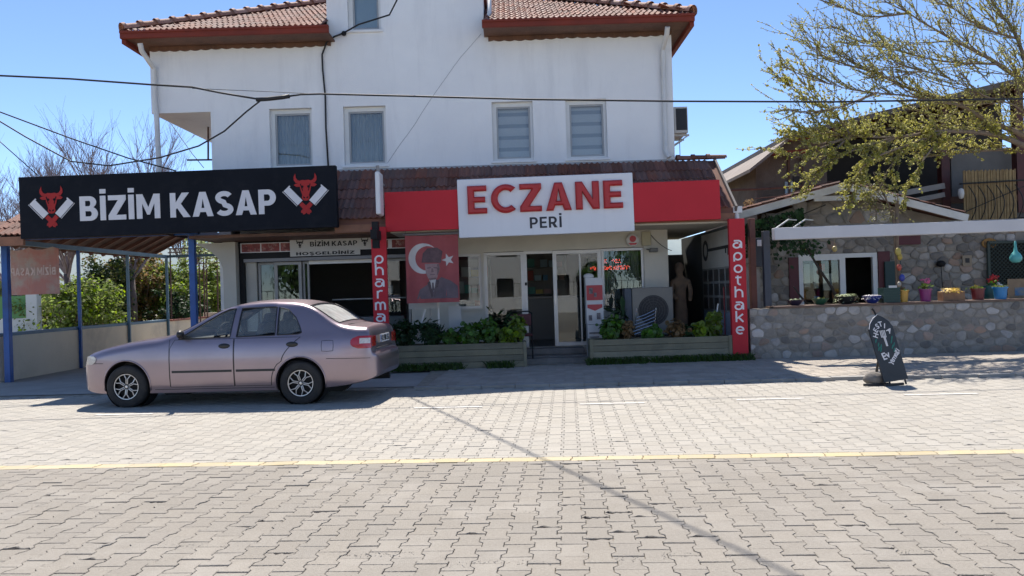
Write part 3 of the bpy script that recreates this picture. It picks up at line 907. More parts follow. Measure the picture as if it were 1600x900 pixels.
# pharmacy front
fa = glazed('shop_window', -1.12, -.60, 1.07, 2.17, .05)
mb = MB(); mb.box(-1.14, -.58, FY - .05, FY + .06, 1.03, 1.075); mb.build('sill', cream, fa)
fb = glazed('shop_window', -.55, .25, .27, 2.18, .06)
mb = MB(); mb.box(.25, .31, FY + .04, FY + .14, .27, 2.19); mb.box(.31, .83, FY + .05, FY + .13, 2.13, 2.19); mb.build('door_jamb', alu, house)
fd = glazed('sliding_door', .83, 1.80, .27, 2.18, .075, FY + .02)
mb = MB(); mb.box(.85, .875, FY - .01, FY + .02, 1.1, 1.35); mb.build('handle', MATS['steel'], fd)
mb = MB(); mb.box(1.36, 1.39, FY + .03, FY + .07, .35, 2.1); mb.build('door_stile', alu, fd)
fe = glazed('shop_window', 1.81, 2.66, .93, 2.19, .05)
mb = MB(); mb.box(.262, .30, FY + .0, FY + .04, 1.50, 1.56); mb.build('door_switch', blackp, house)
stone_step = mat('step_stone', (0.25, 0.235, 0.22), (0.18, 0.17, 0.16), 4, .85, bump=.3, bscale=60)
mb = MB(); mb.box(.15, 1.38, 15.25, FY - .004, .0, .14); mb.box(.15, 1.38, 15.6, FY - .002, .14, .255); mb.build('door_step', stone_step, house, bevel=.012)
mb = MB(); mb.box(-2.1, GX1, 14.95, FY - .005, .0, .12); mb.build('porch_floor', stone_step, house)
# pharmacy shelving and cartons
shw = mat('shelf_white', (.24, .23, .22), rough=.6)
cols = [(.55, .55, .52), (.45, .10, .08), (.10, .25, .42), (.55, .42, .12), (.12, .36, .30), (.48, .30, .26), (.30, .42, .48)]
cm = [mat('carton_%d' % i, c, rough=.6) for i, c in enumerate(cols)]
rs = random.Random(11)
CN = ('pale grey', 'red', 'dark blue', 'yellow', 'green', 'dusty pink', 'light blue')
def shelf_unit(x0, x1, y0, y1, z0, z1, n, label, boxes=True, wid=(.10, .2)):
    t = thing('shelf_unit', label, 'shelf', ((x0 + x1) / 2, (y0 + y1) / 2, z0), 'pharmacy shelving')
    mb = MB(); mb.box(x0, x1, y1 - .02, y1, z0, z1); mb.box(x0, x0 + .02, y0, y1 - .02, z0, z1); mb.box(x1 - .02, x1, y0, y1 - .02, z0, z1); mb.build('shelf_case', shw, t)
    for i in range(n):
        z = z0 + .06 + (z1 - z0 - .1) * i / n
        mb = MB(); mb.box(x0 + .021, x1 - .021, y0, y1 - .021, z, z + .02); mb.build('shelf_board', shw, t)
        x = x0 + .05
        while boxes and x < x1 - .16:
            w_ = rs.uniform(*wid); h_ = rs.uniform(.1, (z1 - z0) / n * .75)
            if x + w_ > x1 - .03: break
            if rs.random() < .86:
                mb = MB(); mb.box(x, x + w_, y0 + .03, y0 + .18, z + .0205, z + .02 + h_)
                ci = rs.randrange(len(cm)); tag(mb.build('medicine_carton', cm[ci]), '%s medicine carton on the %s' % (CN[ci], 'shelving behind the small pharmacy window' if x0 < 0 else 'back shelving seen through the pharmacy door'), 'carton', '%s cartons %s' % (CN[ci], 'behind the small window' if x0 < 0 else 'behind the door'))
            x += w_ + rs.uniform(.01, .05)
shelf_unit(-1.6, -.45, 17.0, 17.3, .25, 2.1, 5, 'white shelving behind the small pharmacy window')
shelf_unit(.35, 1.35, 19.6, 19.9, .25, 2.3, 6, 'white shelving at the back, seen through the open pharmacy door')
pc_ = thing('service_counter', 'pale pharmacy counter seen through the open door', 'counter', (.9, 18.6, .25))
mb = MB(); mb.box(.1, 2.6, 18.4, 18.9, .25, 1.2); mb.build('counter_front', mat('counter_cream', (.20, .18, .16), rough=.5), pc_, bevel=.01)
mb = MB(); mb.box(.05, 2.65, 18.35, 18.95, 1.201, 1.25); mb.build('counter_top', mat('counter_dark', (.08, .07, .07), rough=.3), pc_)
# white roller blind inside the right window, red led sign in front of it
led = thing('led_sign', 'lit red dot-matrix sign hanging inside the pharmacy window', 'led sign', (2.0, FY + .2, 1.9))
mb = MB(); mb.box(1.55, 2.42, FY + .24, FY + .27, 1.74, 2.03); mb.build('led_panel', mat('led_black', (.012, .012, .012), rough=.4), led)
mb = MB()
for r_ in range(2):
    for i in range(34):
        for k in range(4):
            if rs.random() < .40 and not (r_ == 0 and (i < 8 or i > 26)):
                x = 1.58 + i * .0243; z = 1.965 - r_ * .135 - k * .020
                mb.box(x, x + .013, FY + .234, FY + .239, z, z + .012)
stuff(mb.build('led_dots', mat('led_red', (.6, .05, .03), emit=(1, .08, .05), estr=1.3), led))
for (x0, x1) in ((1.86, 2.22), (2.27, 2.62)):
    mb = MB(); n = 24
    for i in range(n):
        xa, xb = x0 + (x1 - x0) * i / n, x0 + (x1 - x0) * (i + 1) / n
        f_ = lambda q_: FY + .42 + .025 * math.sin(q_ * 2.1 + x0 * 9)
        mb.quad((xa, f_(i), .93), (xb, f_(i + 1), .93), (xb, f_(i + 1), 2.19), (xa, f_(i), 2.19))
    tag(mb.build('window_curtain', mat('sheer_white', (.55, .55, .53), (.46, .46, .45), 2, .9, trans=.3), smooth=True), 'white sheer curtain hanging behind the red led sign' if x0 < 2 else 'white sheer curtain behind the window edge next to the wall pier', 'curtain', 'pharmacy curtains')

# ---------------------------------------------------------------- porch side wall, alarm, cables
pw = mat('grey_green_paint', (0.13, 0.14, 0.135), (0.10, 0.105, 0.10), 1.4, .8)
mb = MB(); mb.box(4.16, 4.30, 14.9, 19.5, 0, 2.53); mb.build('porch_wall', pw, house)
mb = MB(); mb.box(GX1, 4.16, 19.4, 19.5, 0, 2.15); mb.build('porch_back_wall', pw, house)
bd = thing('notice_board', 'white board with a key drawing and rows of small pictures on the porch wall', 'board', (4.13, 16.2, .9))
wp = mat('board_white', (.62, .61, .58), (.55, .54, .52), 2, .6)
mb = MB(); mb.box(4.125, 4.157, 15.0, 17.3, 1.74, 2.46); mb.build('key_panel', wp, bd)
blk = mat('print_black', (.02, .02, .022), rough=.6)
mb = MB(); mb.lathe([(.14, 0), (.22, 0), (.22, .006), (.14, .006), (.14, 0)], (4.117, 16.95, 2.12), 20, 'x'); mb.box(4.117, 4.124, 15.15, 16.74, 2.09, 2.15); mb.box(4.117, 4.124, 15.15, 15.22, 1.96, 2.09); mb.box(4.117, 4.124, 15.32, 15.39, 2.0, 2.09)
mb.build('key_print', blk, bd)
mb = MB(); mb.box(4.13, 4.158, 15.0, 17.3, .86, 1.735); mb.build('picture_panel', mat('panel_grey', (.34, .34, .34), rough=.6), bd)
for r_ in range(3):
    for i in range(5):
        y = 15.08 + i * .45; z = .90 + r_ * .285
        mb = MB(); mb.box(4.122, 4.129, y, y + .33, z, z + .235); p_ = mb.build('picture', mat('picture_dark', (.06, .06, .06), (.12, .11, .10), 6, .4), bd)
mb = MB(); mb.box(4.13, 4.158, 15.0, 17.3, .25, .855); mb.build('lower_panel', mat('pale_blue_panel', (.36, .42, .50), (.30, .36, .44), 2, .5), bd)
mb = MB(); mb.tube([(4.10, 15.05, .2), (4.10, 15.05, 1.35), (4.10, 15.5, 1.35), (4.10, 15.5, .2)], .012, 6); mb.build('red_frame', mat('red_tube', (.35, .02, .03), rough=.4), bd)
al = thing('alarm_box', 'round white and red alarm box on the pharmacy wall', 'alarm', (2.43, FY - .05, 2.34))
mb = MB(); mb.lathe([(.001, -.05), (.10, -.05), (.125, -.03), (.125, .047)], (2.43, FY - .05, 2.34), 24, 'y'); mb.build('alarm_case', mat('alarm_white', (.6, .58, .56), rough=.4), al, smooth=40)
mb = MB(); mb.lathe([(.001, -.004), (.065, -.004), (.065, .003)], (2.43, FY - .102, 2.36), 20, 'y'); mb.plate([(-.09, -.06), (.09, -.06), (.05, -.1), (-.05, -.1)], (2.43, FY - .098, 2.34), (1, 0, 0), (0, 0, 1), .006); mb.build('alarm_emblem', mat('alarm_red', (.45, .03, .04), rough=.4), al)
jb = tag(MB().box(2.62, 2.80, FY - .06, FY + .0, 2.22, 2.50).build('junction_box', mat('beige_box', (.42, .38, .25), rough=.6), bevel=.01), 'beige junction box beside the round alarm', 'box')
cmr = thing('security_camera', 'small dark camera on a bracket above the right pharmacy window', 'camera', (2.78, FY - .1, 2.12))
mb = MB(); mb.box(2.74, 2.90, FY - .26, FY - .10, 2.08, 2.16); mb.build('camera_body', mat('cam_grey', (.12, .12, .11), rough=.5), cmr, bevel=.015)
mb = MB(); mb.tube([(2.78, FY - .12, 2.13), (2.72, FY, 2.15)], .015, 6); mb.build('camera_bracket', MATS['cam_grey'], cmr)
def cable(pts, r=.012, name='cable', label=None, parent=None, m=None, n=6):
    mb = MB(); mb.tube(pts, r, n)
    o = mb.build(name, m or mat('black_cable', (.012, .012, .014), rough=.6), parent, smooth=True)
    if label: tag(o, label, 'cable')
    return o
def sag(a, b, s, n=14):
    a, b = Vector(a), Vector(b)
    return [a.lerp(b, i / n) - Vector((0, 0, s * 4 * (i / n) * (1 - i / n))) for i in range(n + 1)]
cable(sag((2.75, FY - .03, 2.5), (3.2, FY - .1, 2.1), .06, 8), .007, 'loose_wire', 'thin loose wire drooping beside the beige junction box')

# ================================================================== SIGNS
def raised(pts, O, m, name, parent, th=.012, s=1.0, mirror=1):
    mb = MB(); mb.plate([(x * s * mirror, y * s) for x, y in pts], O, (1, 0, 0), (0, 0, 1), th); return mb.build(name, m, parent)
red_p = mat('sign_red', (.44, .035, .035), (.38, .03, .03), 1, .6, spec=.2)
white_p = mat('sign_white_print', (.72, .71, .73), (.66, .65, .67), 3, .5)
sign_k = mat('sign_black_vinyl', (.007, .009, .014), (.010, .012, .018), 1.5, .6, c3=(.03, .03, .034), c3scale=5, c3amt=.3, spec=.12)
def both(half):   # mirrored outline from the right half, top to bottom
    return half + [(-x, y) for x, y in half[::-1] if abs(x) > 1e-6]
BULL = both([(0, .58), (.16, .60), (.27, .56), (.38, .60), (.455, .72), (.47, .92), (.55, .76), (.555, .60), (.47, .47), (.33, .44), (.45, .43), (.56, .36), (.44, .27), (.27, .28), (.235, .10), (.16, -.14), (.19, -.26), (.14, -.38), (0, -.41)])
def bull_logo(parent, cx, cz, y, s, mr, mw, mk, with_cleavers=True):
    """bull's head over two crossed cleavers; s = metres for one outline unit"""
    b = raised(BULL, (cx, y, cz), mr, 'bull_head', parent, .010, s)
    for sg in (-1, 1):
        raised([(.08, .30), (.17, .34), (.20, .24), (.12, .20)], (cx, y - .010, cz), mk, 'eye_mark', b, .004, s, sg)
        raised([(.22, .42), (.26, .40), (.15, .06), (.12, .08)], (cx, y - .010, cz), mk, 'cheek_mark', b, .004, s, sg)
        raised([(.03, -.24), (.12, -.20), (.12, -.27), (.05, -.31)], (cx, y - .010, cz), mk, 'nostril', b, .004, s, sg)
    if with_cleavers:
        for sg in (-1, 1):
            c, s_ = math.cos(R(-47)), math.sin(R(-47))
            def rot(p): return (p[0] * c - p[1] * s_, p[0] * s_ + p[1] * c)
            cen = (-.60, -.17)
            bl = [(-.50, -.17), (.46, -.17), (.46, .17), (-.44, .17), (-.44, .23), (-.50, .23)]
            raised([(cen[0] + rot(p)[0], cen[1] + rot(p)[1]) for p in bl], (cx, y, cz), mw, 'cleaver_blade', parent, .009, s, sg)
            ln = [(-.52, -.235), (.46, -.235), (.46, -.21), (-.52, -.21)]
            raised([(cen[0] + rot(p)[0], cen[1] + rot(p)[1]) for p in ln], (cx, y, cz), mw, 'cleaver_edge', parent, .009, s, sg)
            hd = [(.50, -.10), (1.10, -.12), (1.18, -.07), (1.14, .0), (1.18, .07), (1.10, .12), (.50, .10)]
            raised([(cen[0] + rot(p)[0], cen[1] + rot(p)[1]) for p in hd], (cx, y + (.003 if sg > 0 else 0), cz), mr, 'cleaver_handle', parent, .012, s, sg)
SY = 14.34
bs = thing('butcher_sign', 'long black sign board reading BİZİM KASAP between two red bull heads', 'shop sign', (-5.93, SY, 2.62))
mb = MB(); mb.box(-8.78, -3.09, SY, SY + .14, 2.625, 3.735); mb.build('sign_panel', sign_k, bs, bevel=.01)
a0, a1 = at(125, 330, SY), at(432, 330, SY)
letters('BİZİM KASAP', a0.x, a1.x, 2.905, .44, SY - .0005, white_p, bs, bold=.215, depth=.008, gap=.085)
bull_logo(bs, at(81, 325, SY).x, 3.21, SY - .0005, .37, red_p, white_p, sign_k)
bull_logo(bs, at(478, 305, SY).x, 3.27, SY - .0005, .37, red_p, white_p, sign_k)
mb = MB()
for x in (-8.6, -5.96, -3.3): mb.box(x, x + .05, SY + .14, SY + .42, 2.7, 2.75); mb.box(x, x + .05, SY + .14, SY + .42, 3.5, 3.55)
mb.build('sign_bracket', blackp, bs)
# meat pictures and welcome banner on the shutter box
Yb = FY - .155
meat = mat('meat_print', (.30, .05, .045), (.14, .02, .02), 22, .5, c3=(.52, .36, .32), c3scale=16, c3amt=.9)
pn = thing('meat_picture_strip', 'strip of red meat photographs over the butcher shopfront', 'poster', (-4.5, Yb, 2.4))
s0, s1 = at(375, 374, Yb), at(700, 364, Yb)
mb = MB(); mb.box(s0.x, s1.x, Yb, Yb + .012, 2.315, 2.505); mb.build('strip_backing', white_p, pn)
for (pa, pb) in ((377, 406), (408, 436), (438, 462), (580, 606), (612, 640), (644, 668), (672, 698)):
    xa, xb = at(pa, 374, Yb).x, at(pb, 374, Yb).x
    mb = MB(); mb.box(xa, xb, Yb - .004, Yb - .0005, 2.33, 2.49); mb.build('meat_picture', meat, pn)
bn = thing('welcome_banner', 'white banner reading BİZİM KASAP HOŞGELDİNİZ over the butcher door', 'banner', (-3.6, Yb - .03, 2.3))
xa, xb = at(453, 372, Yb).x, at(582, 372, Yb).x
mb = MB(); mb.box(xa, xb, Yb - .03, Yb - .018, 2.325, 2.55); mb.build('banner_cloth', wp, bn)
mb = MB(); mb.box(xa, xb - .25, Yb - .026, Yb - .016, 2.215, 2.322); mb.build('banner_cloth', wp, bn)
letters('BİZİM KASAP', xa + .40, xb - .30, 2.40, .095, Yb - .033, blk, bn, bold=.2, depth=.003, gap=.1)
letters('HOŞGELDİNİZ', xa + .12, xb - .36, 2.235, .060, Yb - .029, blk, bn, bold=.22, depth=.003, gap=.12)
for cxx in (xa + .20, xb - .15): bull_logo(bn, cxx, 2.43, Yb - .0305, .125, blk, blk, wp, False)

# pharmacy signs
er = mat('letter_red_gloss', (.46, .035, .035), (.42, .03, .03), 3, .35, spec=.35)
ew = mat('pharmacy_white', (.74, .75, .78), (.70, .71, .74), .8, .4, c3=(.66, .67, .70), c3scale=2, c3amt=.5, c3stretch=(6, 6, .4))
PY = 14.36
es = thing('pharmacy_sign', 'white box sign with raised red letters ECZANE and black PERİ', 'shop sign', (.65, PY, 2.4))
mb = MB(); mb.box(-.92, 2.235, PY, PY + .16, 2.395, 3.445); mb.build('sign_box', ew, es, bevel=.012)
letters('ECZANE', at(731, 310, PY).x, at(973, 305, PY).x, 2.815, .50, PY - .0005, er, es, bold=.215, depth=.05, gap=.13, bevel=.035)
letters('PERİ', at(828, 350, PY).x, at(878, 350, PY).x, 2.515, .20, PY - .0005, mat('letter_navy', (.012, .013, .022), rough=.4), es, bold=.185, depth=.004, gap=.15)
bandm = mat('pharmacy_red', (.55, .030, .042), (.50, .028, .038), 1.2, .55, spec=.2)
fb_ = thing('fascia_band', 'plain red fascia panels on both sides of the white pharmacy sign', 'fascia', (.8, PY, 2.5))
for (a, b) in ((-2.24, -.922), (2.237, 3.80)):
    mb = MB(); mb.box(a, b, PY + .04, PY + .15, 2.56, 3.27); mb.build('fascia_panel', bandm, fb_, bevel=.008)
mb = MB(); mb.box(-2.2, 3.75, PY + .151, CY0 - .031, 2.7, 2.76); mb.box(-2.2, 3.75, PY + .151, CY0 + .2, 3.05, 3.10); mb.build('fascia_frame', blackp, fb_)
_o = lambda cx, cy, rx, ry, a0, a1, n=14: [(cx + rx * math.cos(R(a0 + (a1 - a0) * i / n)), cy + ry * math.sin(R(a0 + (a1 - a0) * i / n))) for i in range(n + 1)]
LOWER = {   # rounded lower-case letters as centre lines, x-height 1
    'a': [[(.12, .90), (.55, .90)] + _o(.58, .58, .34, .32, 80, 0, 6) + [(.92, 0)], _o(.42, .34, .36, .30, 60, 395, 18)],
    'p': [[(.10, -.12), (.10, .5)] + _o(.50, .50, .40, .42, 180, -150, 22)],
    'o': [_o(.50, .48, .40, .42, 0, 360, 26)],
    't': [[(.42, 1.16), (.42, .35)] + _o(.70, .32, .28, .28, 180, 275, 8), [(.15, .92), (.82, .92)]],
    'h': [[(.12, 1.34), (.12, .0)], [(.12, .50)] + _o(.50, .52, .38, .40, 170, 0, 12) + [(.88, 0)]],
    'k': [[(.14, 1.34), (.14, .0)], [(.86, .95), (.20, .42)], [(.38, .55), (.88, .0)]],
    'e': [[(.12, .50), (.86, .50)] + _o(.50, .48, .38, .42, 5, 310, 22)],
    'r': [[(.24, .92), (.24, .0)], [(.24, .50)] + _o(.60, .52, .36, .40, 165, 60, 8)],
    'm': [[(.0, .92), (.0, .0)], [(.0, .55)] + _o(.25, .55, .25, .37, 160, 0, 10) + [(.50, 0)], [(.50, .55)] + _o(.75, .55, .25, .37, 160, 0, 10) + [(1.0, 0)]],
}
def post_sign(x, y, txt, z0, step, w_, ztop, label, m, tilt=0):
    t = thing('post_sign', label, 'sign', (x, y, 0), None)
    mb = MB(); mb.box(x - w_ / 2, x + w_ / 2, y, y + .10, .02, ztop); mb.build('post_panel', m, t, bevel=.006)
    for i, ch in enumerate(txt):
        mb = MB()
        for k, ln in enumerate(LOWER[ch]):
            lf, rt = [], []
            for q_, p in enumerate(ln):
                a, b = ln[max(0, q_ - 1)], ln[min(len(ln) - 1, q_ + 1)]
                dx, dy = b[0] - a[0], b[1] - a[1]; l = math.hypot(dx, dy) or 1
                lf.append((p[0] - dy / l * .095, p[1] + dx / l * .095)); rt.append((p[0] + dy / l * .095, p[1] - dx / l * .095))
            s = .148; n = len(ln); yy = y - .003 - .0012 * k
            P3 = [(x + (u - .5) * s * 1.12, yy, z0 - i * step + v * s) for u, v in lf + rt]
            P4 = [(q3[0], y, q3[2]) for q3 in P3]
            fs = [(j + 1, j, n + j, n + j + 1) for j in range(n - 1)] + [(j, j + 1, 2 * n + j + 1, 2 * n + j) for j in range(n - 1)] + [(n + j + 1, n + j, 3 * n + j, 3 * n + j + 1) for j in range(n - 1)]
            mb.add(P3 + P4, fs)
        mb.build('letter', mat('letter_pale', (.78, .74, .74), rough=.5), t)
PZ = at(595, 410, 14.3).z
post_sign(-2.36, 14.30, 'pharma', PZ - .02, .2075, .265, 2.62, 'narrow red post sign reading pharma beside the parked car', bandm)
PZ2 = at(1150, 386, 14.4).z
post_sign(4.08, 14.40, 'apothake', PZ2 - .02, .2215, .285, 2.58, 'narrow red post sign reading apothake at the porch corner', bandm)
bl_ = thing('blade_sign', 'white illuminated blade sign mounted edge-on above the pharma post', 'sign', (-2.28, 14.0, 2.8))
mb = MB(); mb.box(-2.32, -2.235, 13.86, 14.25, 2.80, 3.55); mb.build('sign_case', mat('blade_white', (.72, .72, .73), rough=.35), bl_, bevel=.03)
mb = MB(); mb.tube([(-2.28, 14.1, 3.5), (-2.30, 14.05, 3.68)], .03, 8); mb.tube([(-2.28, 14.2, 3.0), (-2.28, 14.6, 3.0)], .02, 6); mb.tube([(-2.28, 14.2, 3.4), (-2.28, 14.6, 3.4)], .02, 6); mb.build('sign_mount', MATS['grey_rail'], bl_)
cx_ = thing('cross_sign', 'small black pharmacy cross box seen edge-on on top of the pharma post', 'sign', (-2.33, 13.95, 2.25))
mb = MB(); y0 = 13.72
for (u0, u1, w0, w1) in ((.15, .31, 0, .46), (0, .46, .15, .31)):
    mb.box(-2.40 + (.001 if u0 else 0), -2.29 - (.001 if u0 else 0), y0 + u0, y0 + u1, 2.22 + w0, 2.22 + w1)
mb.build('cross_case', blackp, cx_)
mb = MB(); mb.tube([(-2.345, 14.1, 2.45), (-2.345, 14.31, 2.45)], .025, 8); mb.build('cross_arm', blackp, cx_)
# cable down the wall between the windows
for o_, r_ in ((bs, -.007), (es, -.010), (fb_, -.007)): o_.rotation_euler = (0, r_, 0)
pts = [at(607, -6, 15.4), at(590, 14, 15.6), at(560, 40, 15.8), at(535, 52, 15.93), at(518, 60, 15.95), at(508, 68, 15.95), at(503, 85, 15.96), at(506, 130, 15.96), at(509, 200, 15.96), at(513, 262, 15.96)]
# ================================================================== IN FRONT OF THE PHARMACY
rp5 = random.Random(21)
plank_m = mat('weathered_plank', (0.25, 0.225, 0.15), (0.175, 0.16, 0.11), 2.5, .85, bump=.5, bscale=40, vary=.14, c3=(.28, .27, .20), c3scale=2, c3amt=.6, c3stretch=(.6, 3, 8))
soil = mat('potting_soil', (.05, .035, .025), (.03, .022, .016), 20, .95, bump=.8, bscale=60)
def planter(x0, x1, label):
    y0, y1, z0, z1 = 14.40, 14.95, .034, .475
    t = thing('planter', label, 'planter', ((x0 + x1) / 2, y0, z0))
    n = 4; h = (z1 - z0) / n
    for i in range(n):
        a, b = z0 + i * h + .003, z0 + (i + 1) * h - .003
        d = rp5.uniform(0, .008)
        MB().box(x0 + .03, x1 - .03, y0 + d, y0 + d + .03, a, b).build('plank', plank_m, t, bevel=.004)
        MB().box(x0 + d, x0 + d + .028, y0 + .042, y1 - .042, a, b).build('plank', plank_m, t, bevel=.004)
        MB().box(x1 - d - .028, x1 - d, y0 + .042, y1 - .042, a, b).build('plank', plank_m, t, bevel=.004)
        MB().box(x0 + .03, x1 - .03, y1 - .03, y1, a, b).build('plank', plank_m, t, bevel=.004)
    for x in (x0, x1 - .06):
        MB().box(x, x + .06, y0 - .012, y0 - .001, z0, z1 + .01).build('corner_post', plank_m, t, bevel=.004)
    MB().box(x0 + .03, x1 - .03, y0 + .04, y1 - .031, z0 + .1, z1 - .06).build('soil', soil, t)
planter(-2.19, .23, 'long weathered plank planter between the car and the pharmacy door')
planter(1.37, 3.93, 'long weathered plank planter beside the apothake post')
# foliage helpers
def leaf(mb, c, n, s, rng, kind='quad', asp=1.0):
    n = Vector(n).normalized(); a = n.orthogonal().normalized()
    a.rotate(Matrix.Rotation(rng.uniform(0, 6.28), 3, n)); b = n.cross(a)
    c = Vector(c)
    if kind == 'quad':
        mb.add([c - a * s * .5, c + b * s * .32 * asp, c + a * s * .6, c - b * s * .32 * asp], [(0, 1, 2, 3)])
    elif kind == 'round':
        vs = [c - n * s * .12]
        for i in range(7):
            t = 2 * math.pi * i / 7; r = s * .5 * rng.uniform(.85, 1.1)
            vs.append(c + (a * math.cos(t) + b * math.sin(t)) * r + n * s * .06)
        mb.add(vs, [(0, 1 + i, 1 + (i + 1) % 7) for i in range(7)])
    else:
        mb.add([c - a * s * .5, c - a * s * .1 + b * s * .16, c + a * s * .9 - n * s * .15, c - a * s * .1 - b * s * .16], [(0, 1, 2, 3)])
def gr(name, a, b, tr=.35): return mat(name, a, b, 6, .6, island=True, vary=.3, trans=tr, spec=.3)
GER = gr('geranium_leaf', (.10, .20, .035), (.065, .145, .03))
GERY = gr('pale_geranium_leaf', (.20, .27, .045), (.13, .21, .04))
DKL = gr('dark_shrub_leaf', (.035, .075, .025), (.022, .05, .02))
stem_m = mat('plant_stem', (.10, .11, .05), (.07, .06, .035), 8, .8)
pet_r = mat('petal_red', (.55, .03, .03), rough=.6, trans=.2); pet_p = mat('petal_pink', (.62, .12, .25), rough=.6, trans=.2); pet_w = mat('petal_white', (.7, .68, .66), rough=.6, trans=.2); pet_y = mat('petal_yellow', (.65, .45, .06), rough=.6, trans=.2); pet_o = mat('leaf_rust', (.20, .115, .045), (.15, .10, .04), 6, .6, trans=.25)
def bush(name, label, cat, base, rx, ry, rz, n, ls, m, kind='round', group=None, flowers=None, nf=0, stems=7, seed=1, up=.35):
    rng = random.Random(seed)
    t = thing(name, label, cat, base, group)
    B = Vector(base)
    st = MB(); fo = MB()
    tips = []
    for i in range(stems):
        an = rng.uniform(0, 6.28); r = rng.uniform(.2, .85)
        tip = B + Vector((rx * r * math.cos(an), ry * r * math.sin(an), rz * rng.uniform(.8, 1.7)))
        mid = B.lerp(tip, .5) + Vector((rng.uniform(-.03, .03), rng.uniform(-.03, .03), .03))
        st.tube([B + Vector((rng.uniform(-.03, .03), rng.uniform(-.03, .03), -.02)), mid, tip], [.012, .009, .004], 5); tips.append(tip)
    st.build('stems', stem_m, t)
    C = B + Vector((0, 0, rz))
    for i in range(n):
        d = Vector((rng.gauss(0, 1), rng.gauss(0, 1), rng.gauss(0, 1))).normalized()
        r = rng.uniform(.35, 1.0) ** .5
        wob = 1 + .30 * noise.noise(Vector((d.x * 2 + seed, d.y * 2, d.z * 2)))
        p = C + Vector((d.x * rx, d.y * ry, d.z * rz)) * r * wob
        if i % 3 == 0:
            tp = rng.choice(tips); p = tp + Vector((rng.gauss(0, .3) * rx, rng.gauss(0, .3) * ry, rng.gauss(0, .2) * rz))
        if p.z < B.z + .01: p.z = B.z + rng.uniform(.01, .08)
        leaf(fo, p, d + Vector((0, -.2, up + rng.uniform(0, .6))), ls * rng.uniform(.6, 1.25), rng, kind)
    fo.build('foliage', m, t)
    if flowers:
        fl = MB()
        for i in range(nf):
            tp = rng.choice(tips) + Vector((rng.gauss(0, .25) * rx, rng.gauss(0, .25) * ry, rz * rng.uniform(.0, .35)))
            for k in range(6): leaf(fl, tp + Vector((rng.gauss(0, .012), rng.gauss(0, .012), rng.gauss(0, .012))), (rng.gauss(0, 1), -1, 1), .03, rng, 'quad', 1.5)
        fl.build('flowers', flowers, t)
    return t
PZT = .42
bush('shrub', 'dark leafy shrub with white flecks next to the pharma post', 'shrub', (-2.0, 14.67, PZT), .24, .2, .27, 420, .075, DKL, 'round', None, pet_w, 5, seed=1)
bush('oleander', 'narrow-leaved dark green oleander under the flag', 'shrub', (-1.52, 14.67, PZT), .22, .2, .24, 380, .13, DKL, 'lance', None, None, 0, 9, seed=2)
bush('geranium', 'geranium with rust-tinged leaves under the flag', 'plant', (-1.16, 14.62, PZT), .18, .17, .16, 200, .085, GER, 'round', 'potted geraniums', pet_o, 5, seed=3)
bush('geranium', 'bushy mid-green geranium beside the rust-tinged one', 'plant', (-.80, 14.62, PZT), .21, .18, .21, 260, .09, GER, 'round', 'potted geraniums', seed=4)
bush('geranium', 'tall dense geranium under the small shop window', 'plant', (-.44, 14.66, PZT), .20, .18, .24, 280, .085, GER, 'round', 'potted geraniums', seed=5)
bush('geranium', 'yellowish green geranium spilling over the planter rim', 'plant', (-.13, 14.58, PZT), .20, .17, .16, 190, .095, GERY, 'round', 'potted geraniums', seed=6)
bush('geranium', 'tall pale geranium at the planter end by the chair', 'plant', (.07, 14.70, PZT), .17, .16, .28, 210, .095, GERY, 'round', 'potted geraniums', seed=7)
bush('geranium', 'bright green geranium beside the cardboard display', 'plant', (1.78, 14.63, PZT), .22, .18, .22, 280, .09, GER, 'round', 'potted geraniums', seed=8)
bush('geranium', 'rust-leaved geranium in front of the air conditioner', 'plant', (2.08, 14.70, PZT), .13, .13, .20, 130, .08, pet_o, 'round', 'potted geraniums', seed=9)
bush('geranium', 'low green geranium below the chrome rack', 'plant', (2.52, 14.60, PZT), .22, .16, .13, 210, .085, GER, 'round', 'potted geraniums', seed=10)
bush('geranium', 'rust and green geranium below the statue', 'plant', (2.98, 14.66, PZT), .18, .16, .18, 170, .085, pet_o, 'round', 'potted geraniums', seed=12)
bush('shrub', 'dark low shrub between the statue and the notice board', 'shrub', (3.2, 14.72, PZT), .16, .15, .13, 150, .07, DKL, 'round', seed=13)
bush('geranium', 'yellow-green broad-leaved plant near the apothake post', 'plant', (3.44, 14.62, PZT), .17, .15, .16, 110, .12, GERY, 'round', 'potted geraniums', seed=14)
bush('geranium', 'tall yellow-green plant tied to a white stake', 'plant', (3.70, 14.68, PZT), .15, .15, .25, 130, .11, GERY, 'round', 'potted geraniums', seed=15)
tag(MB().tube([(3.66, 14.66, .4), (3.78, 14.72, 1.05)], .013, 6).build('plant_stake', mat('stake_white', (.6, .6, .58))), 'thin white stake leaning among the yellow-green leaves', 'stake')
bush('rubber_plant', 'dark broad-leaved pot plant behind the cardboard display', 'plant', (1.98, 15.35, .12), .3, .22, .55, 60, .30, DKL, 'lance', None, None, 0, 6, seed=16, up=.2)
bush('shrub', 'dark shrub behind the geraniums below the sliding pane', 'shrub', (-.15, 15.25, .12), .32, .2, .45, 260, .12, DKL, 'lance', None, None, 0, 6, seed=17)
